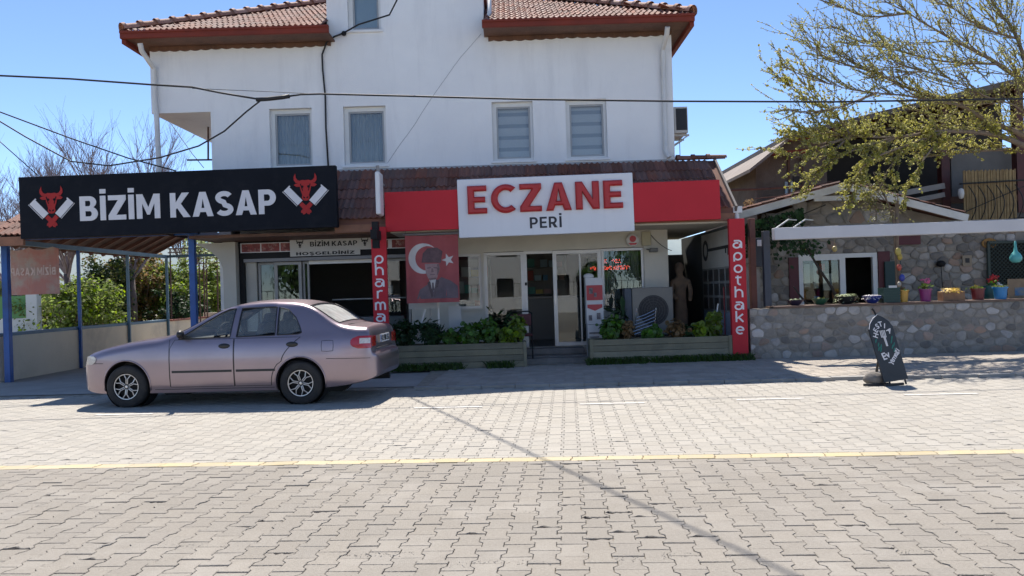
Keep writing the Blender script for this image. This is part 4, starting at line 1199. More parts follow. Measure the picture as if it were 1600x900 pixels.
# weeds along the foot of the planters
def weeds(name, spots, m, n, h, seed):
    rng = random.Random(seed); mb = MB()
    for (x0, x1, y0, y1) in spots:
        for i in range(int(n * (x1 - x0))):
            x, y = rng.uniform(x0, x1), y1 - (y1 - y0) * abs(rng.gauss(0, .4)) % 1
            if noise.noise(Vector((x * 2.2, y, seed))) < -.25: continue
            hh = h * rng.uniform(.35, 1.1); dx, dy = rng.gauss(0, .5) * hh, rng.gauss(-.1, .4) * hh
            w_ = rng.uniform(.006, .014)
            mb.add([(x - w_, y, .03), (x + w_, y, .03), (x + dx * .6 + w_ * .8, y + dy * .6, .03 + hh * .7), (x + dx, y + dy, .03 + hh)], [(0, 1, 2, 3)])
            if rng.random() < .5: leaf(mb, (x + dx * .7, y + dy * .7, .03 + hh * rng.uniform(.4, .9)), (rng.gauss(0, .6), -.4, 1), rng.uniform(.02, .05), rng, 'quad', 1.4)
    o = stuff(mb.build(name, m)); o['label'] = 'green weeds growing along the foot of the planters'; o['category'] = 'weeds'
weeds('weeds', [(-2.35, .3, 14.18, 14.40), (1.30, 4.3, 14.24, 14.40)], gr('weed_leaf', (.06, .11, .025), (.045, .085, .02)), 520, .14, 5)
# flag with a generic bust figure
fl = thing('flag_banner', 'red flag with white crescent, star and a grey bust figure above the planter', 'flag', (-1.45, 14.52, 1.2))
FYY = 14.55
def fw(u, v): return FYY + .035 * math.sin(u * 9 + v * 3) * (.3 + v) + .012 * math.sin(u * 23)
fx0, fx1, fz0, fz1 = at(634, 420, FYY).x, at(717, 420, FYY).x, at(675, 473, FYY).z, at(675, 367, FYY).z
def fpt(u, v, off=0.0): return (fx0 + (fx1 - fx0) * u, fw(u, 1 - v) - off, fz0 + (fz1 - fz0) * v - .012 * math.sin(u * math.pi) * v)
mb = MB(); N = 24; vs, fs = [], []
for j in range(N + 1):
    for i in range(N + 1): vs.append(fpt(i / N, j / N))
for j in range(N):
    for i in range(N):
        k = j * (N + 1) + i; fs.append((k, k + 1, k + N + 2, k + N + 1))
mb.add(vs, fs); mb.build('flag_cloth', mat('flag_red', (.47, .115, .115), (.41, .095, .097), 3, .8, trans=.25), fl, smooth=True)
def flag_shape(polys, m, name, off):
    """flat print following the cloth: polygons given in flag units"""
    mb = MB()
    for pl in polys:
        tri = tessellate_polygon([[Vector((*p, 0)) for p in pl]])
        bm = bmesh.new(); bv = [bm.verts.new((p[0], p[1], 0)) for p in pl]
        for t in tri:
            try: bm.faces.new([bv[i] for i in t])
            except ValueError: pass
        for _ in range(3): 
            ed = [e for e in bm.edges if e.calc_length() > .07]
            if ed: bmesh.ops.subdivide_edges(bm, edges=ed, cuts=1); bmesh.ops.triangulate(bm, faces=bm.faces)
        bmesh.ops.recalc_face_normals(bm, faces=bm.faces)
        idx = {v: i for i, v in enumerate(bm.verts)}
        mb.add([fpt(v.co.x, v.co.y, off) for v in bm.verts], [tuple(idx[v] for v in f.verts) for f in bm.faces]); bm.free()
    mb.build(name, m, fl, smooth=True)
H2 = (fx1 - fx0) / (fz1 - fz0)
def circ(cx, cy, r, a0, a1, n=22): return [(cx + r * math.cos(R(a0 + (a1 - a0) * i / n)), cy + r * H2 * math.sin(R(a0 + (a1 - a0) * i / n))) for i in range(n + 1)]
flag_white = mat('flag_white', (.58, .55, .52), (.52, .48, .46), 3, .8)
flag_shape([circ(.34, .66, .29, 42, 318) + circ(.42, .66, .235, 312, 48)], flag_white, 'crescent', .004)
star = []
for i in range(10):
    r = .125 if i % 2 == 0 else .05
    star.append((.80 + r * math.cos(R(180 + 36 * i)), .63 + r * H2 * math.sin(R(180 + 36 * i))))
flag_shape([star], flag_white, 'star', .004)
flag_shape([[(.20, .06), (.98, .06), (.97, .24), (.84, .32), (.66, .38), (.60, .34), (.46, .36), (.40, .27), (.26, .20)]], mat('print_grey', (.17, .12, .13), (.11, .085, .095), 5, .8), 'jacket_print', .005)
flag_shape([[(.36, .58), (.62, .58), (.64, .50), (.60, .42), (.58, .36), (.46, .33), (.42, .36), (.38, .44)]], mat('print_skin_grey', (.38, .25, .24), (.28, .18, .18), 9, .8), 'face_print', .006)
flag_shape([[(.30, .60), (.66, .59), (.70, .76), (.60, .82), (.42, .81), (.33, .74)]], mat('print_hat', (.15, .09, .095), (.10, .06, .065), 12, .8), 'hat_print', .007)
flag_shape([[(.44, .335), (.56, .345), (.51, .16), (.47, .22)]], flag_white, 'collar_print', .007)
shade_p = mat('print_face_shade', (.22, .14, .14), (.17, .11, .11), 9, .8)
flag_shape([[(.40, .525), (.475, .53), (.475, .512), (.40, .507)], [(.525, .53), (.60, .525), (.60, .507), (.525, .512)], [(.485, .51), (.515, .51), (.525, .455), (.48, .452)], [(.455, .425), (.55, .428), (.545, .415), (.46, .412)], [(.585, .57), (.62, .575), (.635, .50), (.60, .42), (.575, .40), (.59, .47)], [(.42, .365), (.57, .372), (.555, .352), (.46, .338)]], shade_p, 'face_shade', .0085)
flag_shape([[(.40, .30), (.455, .32), (.50, .10), (.47, .075)], [(.575, .335), (.62, .33), (.545, .075), (.52, .09)]], mat('print_lapel', (.10, .07, .075), rough=.8), 'lapel_print', .0075)
flag_shape([[(.488, .30), (.515, .30), (.522, .20), (.50, .15), (.482, .20)]], mat('print_tie', (.12, .09, .10), rough=.8), 'tie_print', .009)
mb = MB(); mb.tube([(fx0 - .05, FYY + .02, fz1 + .02), (fx1 + .05, FYY + .02, fz1 + .02)], .012, 6); mb.tube([(fx0, FYY + .02, fz1 + .02), (fx0, FYY + .1, 2.55)], .006, 5); mb.tube([(fx1, FYY + .02, fz1 + .02), (fx1, FYY + .1, 2.55)], .006, 5); mb.build('flag_rod', MATS['grey_rail'], fl)
# small stand with papers and an easel board behind the left planter
st = thing('folding_easel', 'small grey folding easel with white sheets behind the left planter', 'easel', (-1.75, 15.1, .12))
mb = MB(); mb.bar((-1.95, 15.0, .12), (-1.60, 15.1, 1.25), .035, .035); mb.bar((-1.38, 15.0, .12), (-1.40, 15.1, 1.25), .035, .035); mb.bar((-1.66, 15.4, .12), (-1.55, 15.12, 1.2), .03, .03); mb.build('easel_legs', alu, st)
MB().box(-1.95, -1.42, 15.03, 15.05, 1.12, 1.30).build('easel_board', mat('easel_paper', (.5, .5, .48), rough=.7), st)
MB().box(-1.22, -.98, 15.2, 15.22, .55, 1.15).build('paper_sheet', MATS['easel_paper'], st)
# chair by the door
ch = thing('folding_chair', 'dark red padded chair with black tube frame beside the pharmacy door', 'chair', (.16, 15.15, .12), None)
cr = mat('chair_red', (.10, .012, .02), (.07, .01, .016), 4, .55); fm = blackp
MB().box(-.06, .36, 14.98, 15.36, .54, .59).build('seat', cr, ch, bevel=.02)
MB().box(-.05, .35, 15.38, 15.41, .72, .95).build('backrest', cr, ch, bevel=.015)
for (x, y, zt) in ((-.05, 15.0, .54), (.35, 15.0, .54), (-.06, 15.40, .97), (.36, 15.40, .97)):
    MB().tube([(x, y, .12), (x, y, zt)], .013, 8).build('leg', fm, ch)
MB().tube([(-.06, 15.40, .96), (.0, 15.41, 1.0), (.3, 15.41, 1.0), (.36, 15.40, .96)], .013, 8).build('back_frame', fm, ch)
# cardboard display tower
dt = thing('cardboard_display', 'tall white and red cardboard display stand beside the sliding door', 'display', (1.52, 15.1, .12))
dw = mat('card_white', (.56, .54, .53), (.50, .49, .48), 3, .6); dr = mat('card_red', (.40, .05, .055), rough=.6)
a, b = at(916, 450, 15.0).x, at(942, 450, 15.0).x
zt = at(928, 434, 15.0).z; zb_ = .12
MB().box(a, b, 15.0, 15.3, .12, .72).build('display_base', dw, dt, bevel=.006)
MB().box(a - .01, b, 15.01, 15.3, .725, zt).build('display_box', dw, dt, bevel=.006)
MB().box(a + .0, b - .01, 15.0, 15.008, zt - .42, zt - .14).build('display_print', dr, dt)
mb = MB(); mb.plate([(0, .12), (.28, .12), (.28, .06), (.14, 0), (0, .06)], (a + .01, 15.008, .98), (1, 0, 0), (0, 0, 1), .006); mb.build('display_arrow', dr, dt)
for (x, z, w_, h_) in ((.05, zt - .30, .07, .11), (.14, zt - .36, .05, .08), (.03, .80, .06, .1), (.18, .82, .07, .12), (.03, .55, .22, .03), (.03, .48, .18, .02), (.03, .3, .2, .1)):
    MB().box(a + x, a + x + w_, 14.990, 14.997, z, z + h_).build('display_picture', mat('card_dark', (.09, .07, .08), (.2, .18, .18), 15, .6), dt)
mb = MB(); mb.sphere((a + .06, 15.1, zt + .03), .10, .06, .06, 12, 7); mb.build('display_topper', dw, dt, smooth=True)
# air conditioner outdoor unit standing in the porch
ac = thing('air_conditioner', 'beige outdoor air conditioner with big round fan standing in the porch', 'air conditioner', (2.7, 15.55, .12))
acb = mat('ac_beige', (.21, .195, .17), (.17, .16, .14), 2, .55); acd = mat('ac_grille', (.02, .02, .023), rough=.6)
a, b = at(988, 480, 15.3), at(1052, 480, 15.3); zt = at(1020, 449, 15.3).z
MB().box(a.x, b.x, 15.3, 15.68, .47, zt).build('casing', acb, ac, bevel=.015)
MB().box(a.x - .14, a.x - .005, 15.32, 15.66, .47, zt - .01).build('valve_cover', mat('ac_blue_grey', (.06, .075, .10), rough=.6), ac, bevel=.01)
fc = Vector((a.x + .40, 15.295, (zt + .47) / 2 + .02))
mb = MB(); mb.lathe([(.001, 0), (.29, 0), (.29, .004)], fc, 32, 'y'); fan = mb.build('fan_disc', acd, ac)
for r_ in (.07, .12, .17, .22, .27):
    mb = MB(); mb.lathe([(r_ - .004, -.012), (r_ + .004, -.012), (r_ + .004, -.004), (r_ - .004, -.004), (r_ - .004, -.012)], fc, 32, 'y'); mb.build('grille_ring', mat('ac_wire', (.05, .05, .055), rough=.5), ac)
mb = MB()
for k in range(8):
    t = math.pi * k / 8; mb.bar(fc + Vector((-.28 * math.cos(t), -.016, -.28 * math.sin(t))), fc + Vector((.28 * math.cos(t), -.016, .28 * math.sin(t))), .005, .005, (0, 1, 0))
mb.build('grille_spoke', MATS['ac_wire'], ac)
MB().box(a.x + .1, a.x + .18, 15.33, 15.64, .12, .469).build('foot', acd, ac); MB().box(b.x - .18, b.x - .1, 15.33, 15.64, .12, .469).build('foot', acd, ac)
# chrome rack
rk = thing('chrome_rack', 'small chrome wire rack leaning behind the right planter', 'rack', (2.5, 15.05, .12))
crm = mat('chrome', (.7, .7, .72), rough=.15, metal=1.0)
for k in range(6):
    z = .50 + k * .065
    MB().tube([(2.22 + .02 * k, 15.0, z), (2.38 + .02 * k, 14.99, z + .05), (2.66, 15.02, z + .13)], .009, 6).build('rack_bar', crm, rk)
for x in (2.25, 2.62): MB().tube([(x, 15.1, .12), (x + .08, 15.05, 1.0)], .011, 6).build('rack_upright', crm, rk)
# stone statue standing in the porch
stt = mat('statue_stone', (.26, .18, .12), (.18, .13, .09), 6, .85, bump=.5, bscale=50)
def skin_fig(name, m, chains, parent=None, sub=2):
    vs, es, rs_ = [], [], []
    idx = {}
    for chn in chains:
        prev = None
        for (p, r) in chn:
            key = tuple(round(c, 4) for c in p)
            if key not in idx:
                idx[key] = len(vs); vs.append(p); rs_.append(r)
            if prev is not None and prev != idx[key]: es.append((prev, idx[key]))
            prev = idx[key]
    me = bpy.data.meshes.new(name); me.from_pydata(vs, es, [])
    o = bpy.data.objects.new(name, me); COL.objects.link(o)
    sk = o.modifiers.new('s', 'SKIN'); sk.use_smooth_shade = True
    for i, sv in enumerate(me.skin_vertices[0].data):
        r = rs_[i]; sv.radius = r if isinstance(r, tuple) else (r, r); sv.use_root = (i == 0)
    ss = o.modifiers.new('u', 'SUBSURF'); ss.levels = sub; ss.render_levels = sub
    dg = bpy.context.evaluated_depsgraph_get()
    m2 = bpy.data.meshes.new_from_object(o.evaluated_get(dg))
    m2.materials.clear(); m2.materials.append(m); m2.name = name
    bpy.data.objects.remove(o)
    return m2
c = at(1063, 455, 16.6); hz = at(1061, 422, 16.6).z; sx_, sy_ = c.x, 16.6
z = lambda k: hz + k
me = skin_fig('statue_body', stt, [
    [((sx_, sy_, z(-.62)), (.13, .11)), ((sx_, sy_, z(-.40)), (.12, .095)), ((sx_ + .01, sy_, z(-.22)), (.145, .10)), ((sx_, sy_, z(-.135)), (.06, .06)), ((sx_ - .02, sy_ - .02, z(-.05)), (.075, .085)), ((sx_ - .02, sy_ - .02, z(.04)), (.095, .10)), ((sx_ - .01, sy_, z(.10)), (.06, .07))],
    [((sx_ + .01, sy_, z(-.22)), (.145, .10)), ((sx_ - .15, sy_, z(-.24)), .06), ((sx_ - .19, sy_ - .03, z(-.45)), .05), ((sx_ - .10, sy_ - .12, z(-.62)), .042)],
    [((sx_ + .01, sy_, z(-.22)), (.145, .10)), ((sx_ + .17, sy_, z(-.24)), .06), ((sx_ + .21, sy_ - .02, z(-.45)), .052), ((sx_ + .17, sy_ - .08, z(-.66)), .042)],
    [((sx_, sy_, z(-.62)), (.13, .11)), ((sx_, sy_, z(-.80)), (.155, .13)), ((sx_, sy_, z(-1.15)), (.15, .13)), ((sx_, sy_, z(-1.45)), (.17, .15))]])
sto = thing('stone_statue', 'brown stone statue of a draped figure standing in the dark porch', 'statue', (sx_, sy_, .0))
o = bpy.data.objects.new('statue_figure', me); COL.objects.link(o); o.parent = sto; o.matrix_parent_inverse = Matrix.Translation(-Vector(sto.location))
mb = MB(); mb.sphere((sx_, sy_ + .035, hz + .045), .105, .085, .12, 14, 9); mb.build('statue_hair', mat('statue_dark', (.20, .15, .11), rough=.9, bump=.6, bscale=70), sto, smooth=True)
MB().box(sx_ - .22, sx_ + .22, sy_ - .2, sy_ + .2, .0, hz - 1.40).build('plinth', MATS['step_stone'], sto, bevel=.02)
mb = MB(); mb.lathe([(.10, .0), (.13, .22), (.14, .22), (.14, .25)], (3.55, 15.3, .12), 18); pt = thing('clay_pot', 'brown clay pot at the foot of the notice board', 'pot', (3.55, 15.3, .12)); mb.build('pot_body', mat('clay_pot_m', (.22, .11, .08), rough=.8), pt, smooth=40)
# wall-mounted air conditioner on the right side of the upper storey
a2 = thing('wall_air_conditioner', 'white air conditioner on brackets on the side wall of the upper storey', 'air conditioner', (3.5, 16.6, 4.4))
q1 = at(1066, 205, 16.4)
MB().box(3.42, 3.70, 16.35, 17.1, 4.52, 5.06).build('casing', mat('ac_white', (.58, .56, .52), (.5, .48, .45), 3, .5), a2, bevel=.012)
MB().box(3.46, 3.68, 16.338, 16.349, 4.58, 5.02).build('grille_panel', acd, a2)
MB().box(3.702, 3.708, 16.45, 17.0, 4.60, 4.98).build('fan_grille', acd, a2)
for y in (16.45, 16.95):
    mb = MB(); mb.bar((3.34, y, 4.49), (3.74, y, 4.49), .03, .04); mb.bar((3.345, y, 4.25), (3.70, y, 4.47), .025, .025); mb.build('bracket', mat('bracket_white', (.5, .5, .48), rough=.6), a2)
MB().tube([(3.55, 16.5, 4.45), (3.55, 16.5, 3.95)], .008, 5).build('drain_hose', MATS['grey_rail'], a2)
# ================================================================== CARPORT AT THE LEFT
blue = mat('blue_steel_paint', (.012, .09, .33), (.010, .07, .26), 3, .45, c3=(.02, .03, .08), c3scale=3, c3amt=.5)
bluegrey = mat('faded_blue_steel', (.09, .17, .24), (.06, .12, .18), 3, .5)
cp = thing('carport', 'open carport with blue steel posts and a low tiled roof behind the butcher sign', 'carport', (-8, 18, 0))
WX = -9.55
for (x, y) in ((at(11, 480, 14.9).x, 14.9), (at(302, 440, 14.9).x, 14.9)):
    MB().box(x - .055, x + .055, y - .055, y + .055, -.02, 2.62).build('post', blue, cp, bevel=.006)
for y in (17.6, 19.85, 22.1):
    MB().box(WX + .0, WX + .06, y - .03, y + .03, -.02, 2.58).build('post', blue if y < 18 else bluegrey, cp, bevel=.004)
MB().bar((WX + .03, 14.9, 2.63), (WX + .03, 22.15, 2.63), .07, .09).build('side_beam', bluegrey, cp)
MB().bar((-9.7, 14.9, 2.68), (-5.8, 14.9, 2.68), .08, .10).build('front_beam', blue, cp)
MB().bar((WX, 22.12, 2.64), (-5.95, 22.12, 2.64), .06, .07).build('back_beam', bluegrey, cp)
EX, RX, ZE, ZR, Y0, Y1 = -10.15, -8.2, 2.66, 3.62, 14.52, 22.3
RE = 2 * RX - EX
mb = MB()
def two(q):  # a slab with thickness
    k = len(q); mb.add(list(q) + [(x, y, z - .05) for x, y, z in q], [tuple(range(k)), tuple(range(k, 2 * k))[::-1]] + [(i, (i + 1) % k, k + (i + 1) % k, k + i)[::-1] for i in range(k)])
AP = (RX, Y0 + (RX - EX), ZR)
two([(EX, Y0, ZE), AP, (RX, Y1, ZR), (EX, Y1, ZE)][::-1]); two([(EX, Y0, ZE), (RE, Y0, ZE), AP]); two([(RE, Y0, ZE), (RE, 19.0, ZE), (RX, 19.0, ZR), AP])
cr_ = mb.build('roof', mat('dark_boarding', (.07, .032, .022), (.05, .025, .018), 3, .8), cp)
sl2 = (ZR - ZE) / (RX - EX)
tile_slope(cr_, TILE, (EX, Y0 - .03, ZE + .01), (1, 0, 0), (0, 1, sl2), 18, 6, lambda a, b: b * .9 < a < (RE - EX) - b * .9)
tile_slope(cr_, TILE, (EX - .03, Y1 - .1, ZE + .01), (0, -1, 0), (1, 0, sl2), 14, 6, lambda a, b: True)
MB().box(EX, -8.8, Y0 - .07, Y0 - .005, ZE - .16, ZE - .0).build('gutter', MATS['varnished_wood'], cp)
MB().tube([(EX + .36, 14.62, 2.62), (EX + .36, 14.62, .05)], .055, 10).build('drainpipe', pipe_m, cp, smooth=40)
raft = mat('brown_rafter', (.12, .045, .03), (.085, .035, .025), 3, .7)
for i in range(13):
    y = Y0 + .6 + i * .58
    t0 = min(1, (y - Y0) / (RX - EX))
    a = Vector((EX + .05, y, ZE - .07)); b = Vector((EX + (RX - EX) * t0, y, ZE + (ZR - ZE) * t0 - .075))
    MB().bar(a, b, .06, .07).build('rafter', raft, cp)
# low plastered wall of the yard
lw_m = mat('stained_cream_wall', (.72, .63, .49), (.64, .56, .435), 1.0, .9, bump=.4, bscale=30, c3=(.33, .29, .24), c3scale=1.2, c3amt=.7)
lw = thing('yard_wall', 'low stained cream wall with a blue-grey rail along the carport side', 'wall', (WX - .1, 18, 0))
MB().box(WX - .2, WX - .004, 14.85, 25.2, -.02, .84).build('wall_body', lw_m, lw)
MB().box(WX - .2, -5.4, 25.2, 25.4, -.02, 1.0).build('wall_body', lw_m, lw)
MB().box(WX - .23, WX + .0, 14.8, 22.2, .842, .90).build('wall_rail', bluegrey, lw)
MB().box(WX - .12, WX + .04, 22.3, 25.1, .842, .885).build('wall_cap', mat('rust_cap', (.32, .10, .06), (.22, .09, .06), 6, .8), lw)
# old banner hung inside the carport, seen from behind
ob = thing('old_banner', 'faded pink and beige banner hanging from the carport beam, lettering seen mirrored', 'banner', (-9, 15.6, 1.8))
YB = 15.7
bx0, bx1, bz0, bz1 = at(17, 420, YB).x, at(91, 420, YB).x, at(55, 460, YB).z, at(55, 386, YB).z
def oy(x): return YB + .03 * math.sin(x * 9) + .015 * math.sin(x * 23)
mb = MB(); n = 16
for i in range(n):
    xa, xb = bx0 + (bx1 - bx0) * i / n, bx0 + (bx1 - bx0) * (i + 1) / n
    za, zb_ = [bz1 - .10 * math.sin(math.pi * abs(2 * t - .75) % math.pi) * .6 for t in (i / n, (i + 1) / n)]
    mb.quad((xa, oy(xa), bz0), (xb, oy(xb), bz0), (xb, oy(xb), zb_), (xa, oy(xa), za))
mb.build('banner_cloth', mat('faded_banner', (.52, .42, .36), (.56, .27, .23), 1.6, .85, trans=.45, contrast=(.42, .56)), ob, smooth=True)
pk = mat('faded_letter', (.66, .52, .47), rough=.8)
letters('BİZİM KASAP', bx0 + .02, bx1 - .03, (bz0 + bz1) / 2 - .09, .15, YB - .045, pk, ob, bold=.17, depth=.002, gap=.14, mirror=True)
# blue cabinet beyond the pillar
cbn = thing('blue_cabinet', 'tall dark blue metal cabinet behind the corner pillar', 'cabinet', (-6.1, 17.6, 0))
x0, x1 = at(351, 440, 17.6).x, at(361, 440, 17.6).x
MB().box(x0, x1 + .12, 17.4, 17.9, 0, 2.05).build('cabinet_body', blue, cbn, bevel=.01)
MB().box(x0 + .05, x0 + .13, 17.385, 17.398, 1.05, 1.15).build('cabinet_label', white_p, cbn)
# vine trellis
tr = thing('vine_trellis', 'thin iron trellis with a young vine behind the carport', 'trellis', (-8, 24, 0))
for (px, y) in ((266, 23.4), (311, 24.2), (318, 25.0), (322, 24.2), (339, 24.2)):
    x = at(px, 440, y).x; MB().tube([(x, y, 0), (x + .02, y, 2.95)], .022, 6).build('trellis_post', MATS['rusty_iron'], tr)
for (pa, pb, py, y) in ((262, 365, 387, 23.4), (262, 365, 393, 24.2), (300, 362, 403, 24.2), (300, 362, 411, 25.)):
    MB().tube([at(pa, py + 2, y), at(pb, py - 2, y)], .018, 5).build('trellis_rail', MATS['rusty_iron'], tr)
VIN = gr('vine_leaf', (.26, .32, .06), (.17, .25, .05), .45)
rng = random.Random(31); mb = MB()
for i in range(900):
    px = rng.uniform(285, 362); p = at(px, rng.gauss(384, 11) + (10 if px > 320 else 0), rng.uniform(23.2, 25))
    leaf(mb, p, (rng.gauss(0, 1), -.5, 1), rng.uniform(.05, .13), rng, 'quad', 1.3)
mb.build('vine_leaves', VIN, tr)

# ---------------------------------------------------------------- garden shrubs
def shrub(label, px, py0, py1, Y, wid, n, ls, m, seed, m2=None, stems=10, group='garden shrubs behind the yard wall', dens=.5):
    rng = random.Random(seed)
    base = at(px, 480, Y); base.z = 0
    zt = at(px, py0, Y).z; zb = max(.2, at(px, py1, Y).z)
    t = thing('garden_shrub', label, 'shrub', base, group)
    st = MB(); fo = MB(); fo2 = MB()
    clumps = []
    for i in range(stems):
        tip = Vector((base.x + rng.gauss(0, .42) * wid, base.y + rng.gauss(0, .4), zb + (zt - zb) * rng.uniform(.45, 1.0)))
        mid = base.lerp(tip, .55) + Vector((rng.gauss(0, .12), rng.gauss(0, .12), .1))
        st.tube([base + Vector((rng.gauss(0, .15), rng.gauss(0, .15), 0)), mid, tip], [.035, .02, .006], 5)
        clumps.append((tip, rng.uniform(.25, .5))); clumps.append((mid, rng.uniform(.3, .55)))
        for k in range(3):
            q_ = mid.lerp(tip, rng.random()); e = q_ + Vector((rng.gauss(0, .35), rng.gauss(0, .25), rng.uniform(0, .5))); st.tube([q_, e], [.009, .003], 4); clumps.append((e, rng.uniform(.15, .35)))
    st.build('stems', mat('shrub_twig', (.13, .09, .06), (.08, .06, .045), 8, .9), t)
    for i in range(14): clumps.append((Vector((base.x + rng.gauss(0, .5) * wid, base.y + rng.gauss(0, .4), rng.uniform(.4, max(.9, zb + (zt - zb) * .5)))), rng.uniform(.3, .55)))
    for i in range(int(n * 2.9)):
        c, r = rng.choice(clumps)
        d = Vector((rng.gauss(0, 1), rng.gauss(0, 1), rng.gauss(0, 1))).normalized() * r * rng.uniform(.2, 1.0)
        p = c + d
        if p.z < .1: p.z = rng.uniform(.1, .5)
        leaf((fo2 if (m2 and rng.random() < .4) else fo), p, d + Vector((rng.gauss(0, .2), rng.gauss(0, .2), .25)), ls * rng.uniform(.7, 1.45), rng, 'quad', 1.2)
    f = fo.build('foliage', m, t)
    if m2: fo2.build('foliage', m2, t)
BRN = gr('brown_leaf', (.36, .24, .10), (.27, .17, .08), .55)
OLV = gr('olive_leaf', (.20, .23, .06), (.14, .17, .05), .55)
GRN = gr('spring_leaf', (.30, .39, .07), (.21, .31, .06), .6)
shrub('yellow-green shrub behind the old banner', 120, 450, 505, 21.5, 1.0, 1500, .09, GRN, 41, OLV)
shrub('dark olive shrub left of the brown dry shrub', 158, 418, 505, 24.5, 1.1, 2400, .085, OLV, 42, DKL)
shrub('tall brown dry shrub behind the yard wall', 205, 396, 505, 26.5, 1.3, 3000, .085, BRN, 43, OLV, 16)
shrub('brown and olive shrub mixed with bare stems behind the wall', 232, 405, 505, 27.0, 1.2, 2400, .085, BRN, 44, GRN, 12)
shrub('bright green shrub between the thin and the thick blue post', 273, 418, 505, 27.5, 1.3, 3200, .09, GRN, 45, OLV, 14)
shrub('dark evergreen bush at the foot of the thick blue post', 285, 468, 505, 26.2, .7, 900, .09, DKL, 46)
shrub('light green shrub behind the vine trellis', 330, 428, 505, 28.5, 1.5, 3200, .09, GRN, 47, OLV, 14)
shrub('green shrub beside the blue cabinet', 366, 440, 505, 30.0, 1.4, 2000, .09, GRN, 48, OLV)
shrub('low olive shrub by the white gate', 70, 470, 510, 23.0, .8, 900, .08, OLV, 49, GRN)
# white gate post with green board in the neighbouring garden
gt_ = thing('garden_gate', 'white gate with a green panel in the garden beyond the yard wall', 'gate', (-13.5, 24, 0))
x0, x1 = at(12, 490, 22.5).x, at(62, 490, 22.5).x
MB().box(x0 - .4, x1, 22.5, 22.6, 0, at(40, 497, 22.5).z).build('gate_base', mat('garden_white', (.72, .72, .70), rough=.8), gt_)
MB().box(x0 - .4, at(40, 490, 22.5).x, 22.52, 22.58, at(40, 496.5, 22.5).z, at(40, 462, 22.5).z).build('gate_panel', mat('garden_green', (.16, .36, .12), (.12, .30, .10), 3, .6), gt_)
MB().box(at(44, 490, 22.5).x, x1 - .02, 22.4, 22.62, 0, at(40, 460, 22.5).z).build('gate_pillar', MATS['garden_white'], gt_)

# ---------------------------------------------------------------- bare trees
def bare_tree(label, base, h, spread, seed, lean=(0, 0), n0=9, tw=1.0):
    rng = random.Random(seed)
    t = thing('bare_tree', label, 'tree', base, 'bare trees behind the carport')
    B = Vector(base); trunk = MB(); cr = MB()
    top = B + Vector((lean[0] * .4, lean[1] * .4, h * .34))
    trunk.tube([B - Vector((0, 0, .1)), B.lerp(top, .5) + Vector((.06, 0, 0)), top], [.15, .12, .10], 9)
    def grow(p, d, L, r, lev):
        pts = [p]; k = 6 if lev < 2 else 4; q_ = p.copy(); dd = d.copy()
        for i in range(k):
            dd = (dd + Vector((rng.gauss(0, .10), rng.gauss(0, .10), .07 + rng.gauss(0, .05)))).normalized()
            q_ = q_ + dd * (L / k); pts.append(q_.copy())
        cr.tube(pts, [max(.0028, r * (1 - .75 * i / k)) for i in range(k + 1)], 5 if lev < 2 else 3, cap=False)
        if lev >= 3: return
        for i in range({0: 8, 1: 8, 2: 5}[lev]):
            f = rng.uniform(.25, 1.0); j = min(k - 1, int(f * k)); s = pts[j].lerp(pts[j + 1], f * k - j)
            nd = ((pts[j + 1] - pts[j]).normalized() + Vector((rng.gauss(0, .5), rng.gauss(0, .45), rng.uniform(-.05, .5)))).normalized()
            grow(s, nd, L * rng.uniform(.42, .68), r * .45, lev + 1)
    for i in range(n0):
        an = rng.uniform(0, 6.28); s = rng.uniform(.25, 1.0) * spread
        d = Vector((math.cos(an) * s + lean[0] * .25, math.sin(an) * s * .8, 1)).normalized()
        grow(top - Vector((0, 0, rng.uniform(0, .35))), d, h * rng.uniform(.30, .44) * tw, .05, 0)
    bk = mat('grey_bark', (.17, .13, .12), (.11, .09, .085), 9, .9, bump=.5)
    trunk.build('trunk', bk, t, smooth=True)
    cr.build('crown', mat('bare_twig', (.30, .24, .24), (.22, .17, .175), 5, .85), t)
c = at(205, 450, 25.5); bare_tree('wide bare tree with reddish twigs rising above the black sign', (c.x, 25.5, 0), 7.0, .85, 61, n0=12)
c = at(105, 450, 27.5); bare_tree('bare tree behind the old banner', (c.x, 27.5, 0), 7.2, .85, 62, n0=11)
c = at(10, 450, 23.5); bare_tree('leaning bare tree at the edge of the garden', (c.x, 23.5, 0), 5.6, 1.0, 63, lean=(.6, 0), n0=8)
c = at(292, 450, 31); bare_tree('slender bare tree behind the house corner', (c.x, 31, 0), 6.4, .55, 64, n0=6)
c = at(-95, 450, 27); bare_tree('bare tree mostly beyond the gate', (c.x, 27, 0), 7.4, .9, 65, lean=(.5, 0), n0=10)
tag(bpy.data.objects['bare_tree'], bpy.data.objects['bare_tree']['label'], 'tree')
